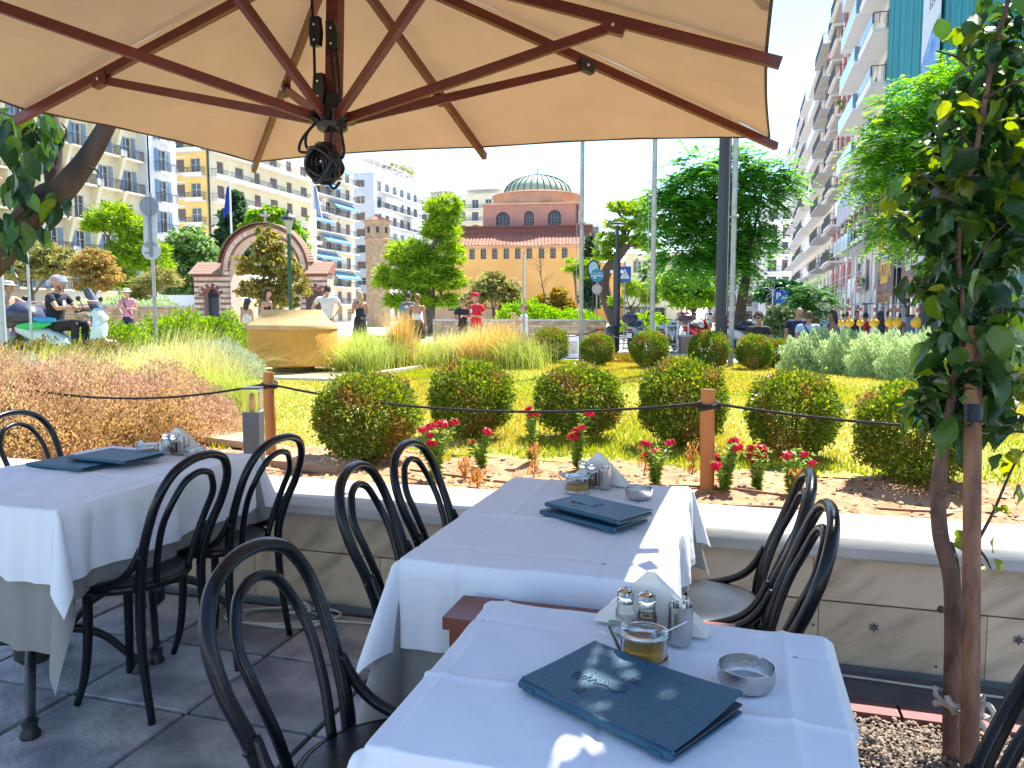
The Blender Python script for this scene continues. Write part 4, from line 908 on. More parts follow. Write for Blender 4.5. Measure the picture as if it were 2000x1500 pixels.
pole('flagpole', 'middle bare metal flagpole between church and the feathery tree', 'flagpole', 1274, 14.6, .046, 10, galv, 'bare flagpoles', halyard)
pole('flagpole', 'bare metal flagpole standing right against the thick dark pole', 'flagpole', 1429, 14.2, .050, 10, galv, 'bare flagpoles', halyard)
pole('lighting_mast', 'thick dark round mast left of the rightmost flagpole', 'mast', 1409, 14.6, .115, 9.5, darkm)
def disclamp(px, D, h, R_, lab, thick=2.35, r=.12):
    p = onground(px, D); t = thing('street_lamp', lab, 'street lamp', tuple(p), 0, 'dark disc topped street lamps')
    mb = MB(); mb.tube([(0, 0, 0), (0, 0, h*.72)], r, 20); mb.tube([(0, 0, h*.72), (0, 0, h-.12)], r*.5, 14); obj('post', mb, darkm, t, smooth=40)
    mb = MB(); mb.lathe([(.0, .0), (R_*.9, .0), (R_, .02), (R_*.96, .05), (R_*.5, .09), (.1, .1), (0, .1)], (0, 0, h-.1), 32); obj('lamp_head', mb, darkm, t, smooth=35)
    mb = MB(); mb.lathe([(0, -.012), (R_*.75, -.012), (R_*.78, -.001)], (0, 0, h-.1), 28); obj('diffuser', mb, lens, t)
    mb = MB(); mb.box((-.17, 0, h*.62), (.09, .09, .1)); mb.box((.17, 0, h*.62), (.09, .09, .1)); obj('camera_boxes', mb, white_p, t)
disclamp(1204, 25.5, 4.25, .27, 'farther disc topped street lamp with tiny spotlights beside the crossing sign', r=.115)
disclamp(1815, 13.6, 3.95, .28, 'nearer disc topped street lamp half hidden behind the leaves of the tied tree', r=.13)
signblue = mat('sign_blue', (.01, .10, .50), .4); signteal = mat('sign_teal', (.02, .26, .40), .4); signwh = mat('sign_white', (.82, .82, .82), .4); signbk = mat('sign_black', (.02, .02, .02), .5); signgr = mat('sign_grey_back', (.5, .53, .58), .5); brown = mat('sign_brown', (.20, .05, .02), .5); sred = mat('sign_red', (.5, .02, .02), .4)
FR = (math.pi/2, 0, 0)                                  # text facing -Y in the parent's frame
def sign(px, D, lab, h, r=.03, m=galv):
    p = onground(px, D); t = thing('road_sign', lab, 'sign', tuple(p), YAW); mb = MB(); mb.tube([(0, 0, 0), (0, 0, h)], r, 10); obj('post', mb, m, t, smooth=40); return t
def disc(t, r, z, m, name='sign_plate', x=0, y=-.05, th=.012, parent=None):
    mb = MB(); mb.lathe([(r, -th/2), (r, th/2)], n=32, M=Matrix.Translation((x, y, z)) @ Matrix.Rotation(math.pi/2, 4, 'X')); return obj(name, mb, m, parent or t)
def plate(t, w, h, z, m, name='sign_plate', x=0, y=-.05, th=.012):
    mb = MB(); mb.box((x, y, z), (w, th, h)); return obj(name, mb, m, t)
t = sign(1219, 26.5, 'square blue pedestrian crossing sign right of the far disc lamp', 3.05); z = 2.6
plate(t, .42, .53, z, signblue)
mb = MB(); mb.add([(-.17, -.0585, z-.15), (.17, -.0585, z-.15), (0, -.0585, z+.19)], [(0, 1, 2)]); obj('white_triangle', mb, signwh, t)
mb = MB(); mb.sph((0, -.062, z+.075), .022, 10, 6, (1, .2, 1))
for a, b in (((0, .05), (0, -.03)), ((0, .03), (.06, -.01)), ((0, .03), (-.06, -.01)), ((0, -.03), (.045, -.12)), ((0, -.03), (-.045, -.12))): mb.bar((a[0], -.0605, z+a[1]), (b[0], -.0605, z+b[1]), .003, .02, (0, 1, 0))
obj('walking_figure', mb, signbk, t)
t = sign(1158, 29, 'black framed oval metro sign behind the round blue sign', 2.75, .035, darkm); mb = MB(); mb.lathe([(.26, -.02), (.26, .02)], n=28, M=Matrix.Translation((0, -.05, 2.85)) @ Matrix.Scale(1.5, 4, (0, 0, 1)) @ Matrix.Rotation(math.pi/2, 4, 'X')); obj('frame', mb, darkm, t)
mb = MB(); mb.lathe([(.18, -.02), (.18, .02)], n=24, M=Matrix.Translation((0, -.075, 2.9)) @ Matrix.Scale(1.5, 4, (0, 0, 1)) @ Matrix.Rotation(math.pi/2, 4, 'X')); obj('sign_face', mb, mat('pale_blue', (.45, .6, .68), .4), t)
t = sign(1165, 28, 'round teal blue sign with a white bar across it, beside the left flagpole', 2.5, .03); disc(t, .24, 2.62, signteal); plate(t, .46, .03, 2.60, signwh, 'white_bar', y=-.062, th=.008)
text('lettering', 'ΑΓΙΑΣ ΣΟΦΙΑΣ', .062, signwh, t, (0, -.058, 2.69), FR); text('lettering', 'Agias Sofias', .04, signwh, t, (0, -.058, 2.645), FR); plate(t, .09, .05, 2.53, signwh, 'bus_symbol', x=-.08, y=-.060, th=.004)
disc(t, .18, 2.12, mat('sign_back_pink', (.52, .42, .44), .5), 'lower_sign', y=-.04); disc(t, .185, 2.12, sred, 'lower_sign_rim', x=.012, y=-.028, th=.006)
t = sign(1524, 34, 'blue square parking sign with a white P above the dark shrubs', 2.15, .03); plate(t, .60, .58, 2.2, signblue); text('letter', 'P', .42, signwh, t, (-.13, -.058, 2.22), FR, bold=.008); text('lettering', 'ΑΜΕΑ', .11, signwh, t, (.14, -.058, 2.13), FR)
t = sign(303, 13.6, 'pale back of a double round road sign on a thin grey pole', 3.05, .032); disc(t, .155, 2.82, signgr); disc(t, .165, 2.06, signgr, 'lower_sign'); mb = MB(); mb.box((.0, -.05, 2.44), (.24, .012, .62)); obj('joining_plate', mb, signgr, t)
mb = MB(); mb.lathe([(.156, -.004), (.168, -.004), (.168, .004), (.156, .004)], n=32, M=Matrix.Translation((0, -.062, 2.82)) @ Matrix.Rotation(math.pi/2, 4, 'X')); mb.bar((0, -.075, 1.95), (0, -.075, 2.98), .045, .02, (0, 1, 0)); mb.box((-.06, -.062, 2.02), (.1, .008, .03)); mb.box((-.04, -.062, 2.13), (.06, .008, .04)); obj('rim_and_bracket', mb, mat('bracket_grey', (.22, .25, .32), .5), t)
t = sign(1023, 16.5, 'narrow road sign seen edge on beside the church front', 2.55, .022); mb = MB(); mb.box((.02, 0, 2.0), (.03, .3, .9)); obj('sign_plate', mb, signwh, t); mb = MB(); mb.box((.038, 0, 2.2), (.006, .26, .2)); mb.box((.038, 0, 1.85), (.006, .26, .2)); obj('red_marks', mb, sred, t)
# brown information frame at the left edge
p = onground(15, 12.2); t = thing('information_board', 'brown framed information board with two lines of white writing at the left picture edge', 'board', tuple(p), YAW)
mb = MB(); mb.tube([(-.09, 0, 0), (-.09, 0, 2.2)], .05, 12); mb.tube([(.36, 0, 0), (.36, 0, 2.05)], .02, 8); obj('posts', mb, signgr, t, smooth=40)
mb = MB(); mb.box((.13, -.03, 1.93), (.46, .03, .15)); obj('sign_plate', mb, brown, t); text('lettering', 'Ιερός Ναός Αγίας', .05, signwh, t, (.13, -.046, 1.955), FR, .001); text('lettering', 'Σοφίας Θεσσαλονίκης', .043, signwh, t, (.13, -.046, 1.90), FR, .001)
# green lantern street lamp and wire stars
def lantern(px, D, h, lab, s=1):
    p = onground(px, D); t = thing('lantern_lamp', lab, 'street lamp', tuple(p), 0, 'old fashioned green lantern lamps'); gm_ = mat('green_metal', (.02, .10, .06), .5)
    mb = MB(); mb.lathe([(.09*s, 0), (.09*s, .5), (.05*s, .6), (.045*s, h-.5), (.06*s, h-.48), (.03*s, h-.42)], n=14); obj('post', mb, gm_, t, smooth=40)
    mb = MB(); mb.lathe([(.05*s, h-.42), (.13*s, h-.12), (.13*s, h-.10)], n=6); obj('lantern_glass', mb, mat('lamp_glass', (.5, .5, .42), .2), t)
    mb = MB(); mb.lathe([(.2*s, h-.10), (.17*s, h-.03), (.06*s, h+.06), (.03*s, h+.14), (0, h+.2)], n=12); obj('lantern_roof', mb, darkm, t)
lantern(568, 19, 3.35, 'green lantern street lamp in front of the magnolia tree')
def star(px, D, z, s, lab):
    p = onground(px, D); t = thing('wire_star', lab, 'decoration', tuple(p), YAW, 'wire star decorations'); mb = MB(); w = mat('wire', (.6, .62, .6), .5)
    mb.tube([(0, 0, 0), (0, 0, z)], .03, 6)
    for k in range(5):
        a = k*1.2566+.3; c, q = math.cos(a), math.sin(a); mb.tube([(0, 0, z), (s*.5*c-s*.14*q, 0, z+s*.5*q+s*.14*c), (s*c, 0, z+s*q), (s*.5*c+s*.14*q, 0, z+s*.5*q-s*.14*c), (0, 0, z)], .012, 4)
    obj('wire_frame', mb, w, t)
star(555, 24, 1.9+.25, .30, 'pale wire star decoration in front of the brick gate'); star(1508, 36, 2.5, .55, 'pale wire star decoration above the dark shrubs on the right street')
# pale planter blocks, brown box, low stone wall
for px, D, w, h, lab in ((1118, 21.5, .42, .62, 'pale square planter block beside the left flagpole'), (1100, 23.5, .35, .5, 'pale square planter block farther left of the flagpole'), (1092, 21, .3, .3, 'low white block nearest the far bushes')):
    p = onground(px, D); t = thing('planter_block', lab, 'planter', tuple(p), YAW, 'pale planter blocks'); mb = MB(); mb.bx(-w/2, w/2, -w/2, w/2, 0, h); obj('block', mb, white_p, t); mb = MB(); mb.bx(-w*.3, w*.3, -w/2-.012, -w/2-.002, h*.2, h*.75); obj('panel', mb, conc_m, t)
p = onground(1342, 24.5); t = thing('stone_box', 'brown square stone box on the pavement beside the white scooter', 'box', tuple(p), YAW); mb = MB(); mb.bx(-.22, .22, -.2, .2, 0, .52); obj('box', mb, mat('brown_stone', (.30, .20, .14), .8), t); mb = MB(); mb.bx(-.24, .24, -.22, .22, .522, .57); obj('lid', mb, conc_m, t)
p = onground(1196, 24.0); t = thing('bin', 'black ribbed litter bin at the foot of the far disc lamp', 'bin', tuple(p), YAW); mb = MB(); mb.lathe([(.17, 0), (.18, .02), (.18, .80), (.15, .86), (.0, .87)], n=20)
for k in range(9): mb.lathe([(.182, .06+.085*k), (.19, .07+.085*k), (.19, .10+.085*k), (.182, .11+.085*k)], n=20)
obj('drum', mb, blackp, t, smooth=30)
stone_m = mat('wall_stone', (.56, .40, .24), .9, (.40, .28, .16), 4, .5, 30, rand=('island', .3))
def stonewall(a, b, h, lab, capw=.35, sl=(.3, .09)):
    A, B = Vector(a), Vector(b); d = (B-A); L_ = Vector((d.x, d.y, 0)).length; th = math.atan2(d.y, d.x); t = thing('stone_wall', lab, 'wall', a, th, 'low stone walls'); mb = MB(); z = 0; rr = random.Random(int(L_*10)); k = 0
    mb2 = MB(); mb2.bx(0, L_, .03, .3, -.5, h); obj('core', mb2, conc_m, t)
    while z < h-.02:
        hh = min(sl[1]*rr.uniform(.8, 1.2), h-z); x = -rr.random()*sl[0]
        while x < L_:
            l = sl[0]*rr.uniform(.6, 1.5); x0 = max(0, x); x1 = min(L_, x+l)
            if x1-x0 > .03: mb.bx(x0+.006, x1-.006, -.012*rr.random(), .029, z+.005, z+hh-.005)
            x += l
        z += hh
    o = obj('stones', mb, stone_m, t); o['kind'] = 'stuff'; mb = MB(); x = 0
    while x < L_: l = rr.uniform(.8, 1.2); x1 = min(L_, x+l); mb.bx(x+.003, x1-.003, -.03, .32, h+.001, h+.07); x = x1
    o = obj('cap_stones', mb, conc_m, t); o['kind'] = 'stuff'; return t
a = onground(845, 25); b = onground(1185, 25.5); a.z = .2; stonewall(tuple(a), tuple(b), 1.0, 'low stone wall in front of the orange church')
a = onground(1200, 27); b = onground(1250, 27.5)
a = onground(-60, 21); b = onground(385, 27); a.z = .45; b.z = .35; stonewall(tuple(a), tuple(b), 1.22, 'low stone wall behind the hedge at the left')
# iron fence at the right of the church, thin white barrier
def railing(px0, D0, px1, D1, h, n, lab, m, r=.015):
    A, B = onground(px0, D0), onground(px1, D1); t = thing('railing_fence', lab, 'fence', tuple(A), 0); d = B-A
    for z in (.15, h-.08): mb = MB(); mb.bar((0, 0, z), (d.x, d.y, d.z+z), .03, .04); obj('rail', mb, m, t)
    bme_ = MB(); bme_.tube([(0, 0, 0), (0, 0, h)], r, 5); me = mkmesh('bar', bme_, m)
    for k in range(n+1): link('bar', me, t, tuple(d*(k/n)))
railing(1190, 33, 1300, 36, 1.6, 46, 'dark iron railing behind the parked motorcycles', darkm)
railing(1280, 24, 1345, 25, .95, 3, 'white pipe barrier behind the white scooter', white_p, .03)
railing(130, 30, 200, 30, 1.9, 14, 'blue grey railing at the far left behind the scooter rider', signgr)

# ------------------------------------------------------------------ motorcycles (face +X)
tyre_me = None
def wheel(t, x, R_, w=.11, y=0):
    mb = MB(); mb.lathe([(R_-.075, -w/2+.01), (R_-.03, -w/2), (R_, -w/4), (R_, w/4), (R_-.03, w/2), (R_-.075, w/2-.01), (R_-.075, -w/2+.01)], n=28, M=Matrix.Translation((x, y, R_)) @ Matrix.Rotation(math.pi/2, 4, 'X')); o = obj('tyre', mb, black_t, t, smooth=40)
    mb = MB(); M_ = Matrix.Translation((x, y, R_)) @ Matrix.Rotation(math.pi/2, 4, 'X'); mb.lathe([(R_-.105, -.035), (R_-.074, -.045), (R_-.074, .045), (R_-.105, .035), (R_-.105, -.035)], n=24, M=M_); mb.lathe([(.05, -.06), (.05, .06)], n=12, M=M_)
    for k in range(5): a = k*1.2566; mb.bar((x+.04*math.cos(a), y, R_+.04*math.sin(a)), (x+(R_-.09)*math.cos(a), y, R_+(R_-.09)*math.sin(a)), .03, .04, (0, 1, 0))
    obj('rim', mb, steel, o, smooth=40)
def scooter(lab, pos, rz, c1, c2=None, topbox=None, big=False, plate_=True, rack=None):
    t = thing('motor_scooter', lab, 'motorcycle', pos, rz, 'parked scooters and motorcycles'); paint = mat('paint', c1, .25, tuple(c*.95 for c in c1), 3); p2 = mat('paint_second', c2 or (.03, .03, .035), .35)
    R_ = .30 if big else .26; wb = .70 if big else .62
    wheel(t, wb, R_); wheel(t, -wb+.03, R_, .13)
    mb = MB(); mb.loft([((-.92, 0, .80), .03, .03), ((-.85, 0, .76), .11, .08), ((-.6, 0, .70), .17, .14), ((-.3, 0, .60), .19, .18), ((-.05, 0, .48), .17, .17), ((.05, 0, .42), .12, .12)], 16); obj('rear_body', mb, paint, t, smooth=50)
    mb = MB(); mb.loft([((-.72, 0, .50), .05, .07), ((-.5, 0, .36), .15, .13), ((-.1, 0, .26), .19, .08), ((.3, 0, .25), .17, .05), ((.42, 0, .30), .12, .06)], 14); obj('floor_and_engine', mb, p2, t, smooth=50)
    mb = MB(); mb.loft([((-.80, 0, .86), .10, .035), ((-.6, 0, .87), .16, .055), ((-.25, 0, .82), .17, .06), ((.02, 0, .76), .12, .045)], 14); obj('seat', mb, blackp, t, smooth=50)
    mb = MB()
    pr = [(.36, .26, .17), (.43, .45, .21), (.47, .62, .22), (.50, .80, .20), (.47, .96, .12)]
    vs = []; n = 8
    for (x, z, w) in pr:
        for k in range(n+1): a = (k/n-.5)*2; vs.append((x+.11*(1-a*a), w*a, z))
    for (x, z, w) in pr:
        for k in range(n+1): a = (k/n-.5)*2; vs.append((x-.03+.08*(1-a*a), w*a, z))
    m_ = len(pr)*(n+1); fs = []
    for i in range(len(pr)-1):
        for k in range(n): q = i*(n+1)+k; fs.append((q, q+1, q+n+2, q+n+1)); fs.append((m_+q, m_+q+n+1, m_+q+n+2, m_+q+1))
    for i in range(len(pr)-1):
        for k in (0, n): q = i*(n+1)+k; fs.append((q, q+n+1, m_+q+n+1, m_+q))
    fs += [(k, k+1, m_+k+1, m_+k) for k in range(n)]+[((len(pr)-1)*(n+1)+k, m_+(len(pr)-1)*(n+1)+k, m_+(len(pr)-1)*(n+1)+k+1, (len(pr)-1)*(n+1)+k+1) for k in range(n)]
    mb.add(vs, fs); obj('leg_shield', mb, paint, t, smooth=40)
    mb = MB(); mb.loft([((.34, 0, 1.0), .10, .05), ((.44, 0, 1.01), .13, .07), ((.54, 0, .98), .10, .06), ((.59, 0, .95), .05, .035)], 14); obj('headset', mb, paint, t, smooth=50)
    mb = MB(); mb.sph((.585, 0, .93), .07, 14, 8, (.5, 1.3, .9)); obj('headlight', mb, lens, t, smooth=True)
    mb = MB(); mb.tube([(wb, .07, R_), (.55, .07, .62), (.45, .03, .95)], .022, 8); mb.tube([(wb, -.07, R_), (.55, -.07, .62), (.45, -.03, .95)], .022, 8); obj('fork', mb, darkm, t, smooth=True)
    mb = MB(); mb.loft([((wb-.26, 0, R_+.22), .05, .02), ((wb-.1, 0, R_+.30), .075, .03), ((wb+.1, 0, R_+.28), .075, .03), ((wb+.26, 0, R_+.12), .05, .02)], 12); obj('front_fender', mb, paint, t, smooth=50)
    mb = MB(); mb.tube(spline([(.30, -.34, 1.03), (.36, -.2, 1.06), (.42, 0, 1.04), (.36, .2, 1.06), (.30, .34, 1.03)], 5), .014, 8); mb.tube([(.30, -.36, 1.03), (.33, -.24, 1.05)], .02, 8); mb.tube([(.30, .36, 1.03), (.33, .24, 1.05)], .02, 8); obj('handlebar', mb, blackp, t, smooth=True)
    for s in (1, -1):
        mb = MB(); mb.tube([(.36, s*.22, 1.06), (.37, s*.30, 1.18), (.36, s*.33, 1.22)], .007, 6); mb.sph((.345, s*.34, 1.25), .055, 12, 8, (.3, 1.3, .85)); obj('mirror', mb, blackp, t, smooth=True)
    mb = MB(); mb.sph((-.90, 0, .745), .055, 12, 8, (.5, 1.7, .8)); obj('tail_light', mb, redl, t, smooth=True)
    mb = MB(); mb.bar((-.80, 0, .68), (-1.0, 0, .46), .16, .012, (0, 0, 1)); obj('rear_mudguard', mb, blackp, t)
    mb = MB(); mb.box((-.985, 0, .55), (.008, .17, .17)); pl_ = obj('number_plate', mb, signwh, t)
    mb = MB(); mb.tube([(-.05, -.17, .30), (-.3, -.2, .28), (-.78, -.2, .36)], [.03, .05, .045], 10); obj('exhaust', mb, darkm, t, smooth=True)
    mb = MB(); mb.bar((.1, .05, .2), (.0, .22, .0), .02, .02); obj('side_stand', mb, darkm, t)
    if topbox: 
        mb = MB(); mb.loft([((-1.08, 0, 1.07), .17, .11), ((-1.03, 0, 1.08), .22, .14), ((-.8, 0, 1.09), .23, .15), ((-.66, 0, 1.07), .19, .12)], 18, .6); tb = obj('top_box', mb, mat('topbox', topbox, .4), t, smooth=50); mb = MB(); mb.box((-.87, 0, 1.055), (.46, .468, .014)); obj('lid_seam', mb, darkm, tb)
        mb = MB(); mb.box((-.8, 0, .93), (.3, .2, .03)); obj('rack', mb, darkm, t)
    if big:
        mb = MB(); mb.loft([((-.25, 0, .86), .10, .09), ((-.1, 0, .90), .17, .14), ((.15, 0, .90), .18, .15), ((.35, 0, .84), .11, .10)], 14); obj('fuel_tank', mb, p2 if c2 else paint, t, smooth=50)
        mb = MB(); mb.loft([((-.2, 0, .5), .13, .12), ((.1, 0, .45), .17, .17), ((.3, 0, .5), .12, .14)], 10); obj('engine', mb, darkm, t, smooth=40)
    return t
def facing(a): return YAW+rad(a)-math.pi/2            # +X-facing things: a=90 right, 180 away
p = onground(1243, 25); scooter('blue and white touring motorcycle with a dark top box, seen from behind', tuple(p), facing(158), (.55, .6, .66), (.02, .06, .16), (.035, .02, .05), True)
p = onground(1308, 25.5); scooter('white scooter seen from behind with a red tail light', tuple(p), facing(152), (.62, .64, .66), None)
p = onground(1362, 27.5); scooter('red and grey motorcycle between the white scooter and the dark mast', tuple(p), facing(140), (.45, .01, .02), (.45, .45, .5), (.12, .05, .08), True)
p = onground(1455, 24); scooter('white maxi scooter right of the flagpole beside the seated person', tuple(p), facing(118), (.7, .71, .72), (.03, .03, .06), None, True)
for i, (px, D, c, a, lab) in enumerate([(1437, 29, (.05, .07, .18), 140, 'dark blue scooter in the row behind the flagpole'), (1460, 34, (.6, .6, .62), 150, 'pale scooter deeper in the parked row'), (1478, 38, (.02, .12, .3), 150, 'blue scooter deep in the parked row'), (1497, 30, (.02, .25, .55), 120, 'bright blue covered scooter behind the seated person'), (1418, 36, (.4, .03, .05), 150, 'dark red scooter deepest in the parked row')]):
    p = onground(px, D); scooter(lab, tuple(p), facing(a), c)
p = onground(68, 15); scooter('dark scooter parked behind the rider at the far left', tuple(p), facing(60), (.03, .03, .06), None)

# ------------------------------------------------------------------ people
skin_cols = {'l': (.55, .30, .20), 'm': (.42, .21, .13), 'd': (.28, .13, .08)}
_sk = {k: mat('skin_'+k, c, .55, tuple(x*.9 for x in c), 6) for k, c in skin_cols.items()}
eyem = mat('eye_dark', (.02, .015, .012), .2); eyew = mat('eye_white', (.75, .72, .68), .3); lipm = mat('lips', (.38, .12, .10), .5)
_cm = {}
def cm(c):
    if c not in _cm: _cm[c] = mat('fabric', c, .85, tuple(x*.82 for x in c), 9, .2, 60)
    return _cm[c]
def skinmesh(nodes, edges, sub=1):
    """nodes: name->(co, r or (rx, ry)); returns verts, faces"""
    names = list(nodes); idx = {k: i for i, k in enumerate(names)}
    me = bpy.data.meshes.new('sk'); me.from_pydata([nodes[k][0] for k in names], [(idx[a], idx[b]) for a, b in edges], [])
    o = bpy.data.objects.new('sk', me); COL.objects.link(o); m = o.modifiers.new('s', 'SKIN'); m.use_smooth_shade = True
    d = me.skin_vertices[0].data
    for i, k in enumerate(names):
        r = nodes[k][1]; d[i].radius = r if isinstance(r, tuple) else (r, r); d[i].use_root = (i == 0)
    s = o.modifiers.new('u', 'SUBSURF'); s.levels = sub; s.render_levels = sub
    dg = bpy.context.evaluated_depsgraph_get(); m2 = bpy.data.meshes.new_from_object(o.evaluated_get(dg))
    vs = [tuple(v.co) for v in m2.vertices]; fs = [tuple(p.vertices) for p in m2.polygons]
    bpy.data.objects.remove(o); bpy.data.meshes.remove(me); bpy.data.meshes.remove(m2); return vs, fs
def headmesh(mb, c, R3, s=1.0):
    """head centred at c; face looks along -Y of R3"""
    n, m = 20, 16; vs = []
    for i in range(m+1):
        t = math.pi*i/m
        for k in range(n):
            a = 2*math.pi*k/n; x, y, z = math.sin(t)*math.cos(a), math.sin(t)*math.sin(a), math.cos(t)
            X, Y, Z = x*.076, y*.094, z*.118
            if z < 0: f = 1+z*.30; X *= f*(1-.10*max(0, -y)); Y *= (1+z*.18)
            if y < -.5: Y += .006*math.exp(-((z-.05)/.16)**2)*(1 if abs(x) > .18 else 0)          # eye sockets
            if y < -.75 and abs(x) < .22: Y -= .020*math.exp(-((z+.12)/.18)**2)*math.exp(-(x/.14)**2); Y -= .006*math.exp(-((z+.50)/.09)**2)
            if y < -.4 and z < -.7: Y -= .010
            vs.append(Vector((X, Y, Z)))
    fs = [(i*n+k, (i+1)*n+k, (i+1)*n+(k+1) % n, i*n+(k+1) % n) for i in range(m) for k in range(n)]
    T = lambda v: c+R3 @ (Vector(v)*s)
    mb.mi = 0; mb.add([T(v) for v in vs], fs)
    for sx in (1, -1):
        mb.mi = 0; q = MB(); q.sph((sx*.078, .008, -.002), .022, 8, 6, (.35, .7, 1.2)); mb.add([T(v) for v in q.v], q.f)
        mb.mi = 2; q = MB(); q.sph((sx*.030, -.083, .010), .0125, 8, 6, (1, .6, .6)); mb.add([T(v) for v in q.v], q.f)
        mb.mi = 1; q = MB(); q.sph((sx*.030, -.090, .010), .006, 6, 5, (1, .5, 1)); q.box((sx*.031, -.092, .033), (.03, .006, .006)); mb.add([T(v) for v in q.v], q.f)
    mb.mi = 3; q = MB(); q.sph((0, -.091, -.052), .02, 8, 6, (1.1, .35, .3)); mb.add([T(v) for v in q.v], q.f); mb.mi = 0
def hand(mb, w, d, palm, curl=.5, s=1.0):
    """w wrist, d direction of the fingers, palm normal"""
    d = Vector(d).normalized(); pn = Vector(palm); pn = (pn-d*pn.dot(d)).normalized(); sd = d.cross(pn)
    pw = w+d*.045*s
    mb.mi = 0; q = [w+sd*a*s+pn*b*s for a, b in ((-.026, -.012), (.026, -.012), (.026, .012), (-.026, .012))]+[w+d*.088*s+sd*a*s+pn*b*s for a, b in ((-.040, -.011), (.040, -.011), (.040, .011), (-.040, .011))]
    mb.add(q, [(0, 3, 2, 1), (4, 5, 6, 7), (0, 1, 5, 4), (1, 2, 6, 5), (2, 3, 7, 6), (3, 0, 4, 7)])
    for k, L_ in enumerate((.070, .078, .074, .058)):
        o = w+d*.084*s+sd*(-.031+.0205*k)*s; a1 = curl*.7; d1 = d*math.cos(a1)+pn*math.sin(a1); a2 = curl*1.7; d2 = d*math.cos(a2)+pn*math.sin(a2)
        mb.tube([o, o+d1*L_*.5*s, o+(d1*.5+d2*.5)*L_*s], [.0098*s, .009*s, .007*s], 6)
    o = w+d*.02*s-sd*.028*s; dt = (d*.7-sd*.7+pn*.3).normalized(); mb.tube([o, o+dt*.035*s, o+dt*.045*s+(d*.8+pn*.5)*.022*s], [.012*s, .0105*s, .008*s], 6)
ARM = {'down': [(.03, .02, -.29), (.02, -.04, -.25)], 'bent': [(.05, .04, -.27), (-.04, -.22, .02)], 'hip': [(.14, .06, -.24), (-.16, -.06, -.16)], 'fwd': [(.04, -.12, -.24), (-.03, -.24, -.03)],
       'grip': [(.06, -.16, -.22), (.04, -.24, .03)], 'point': [(.05, -.20, -.12), (.02, -.25, .02)], 'up': [(.07, -.14, -.2), (-.06, -.14, .2)], 'swing': [(.04, -.10, -.26), (.02, -.12, -.21)], 'back': [(.05, .10, -.26), (.02, .05, -.25)]}
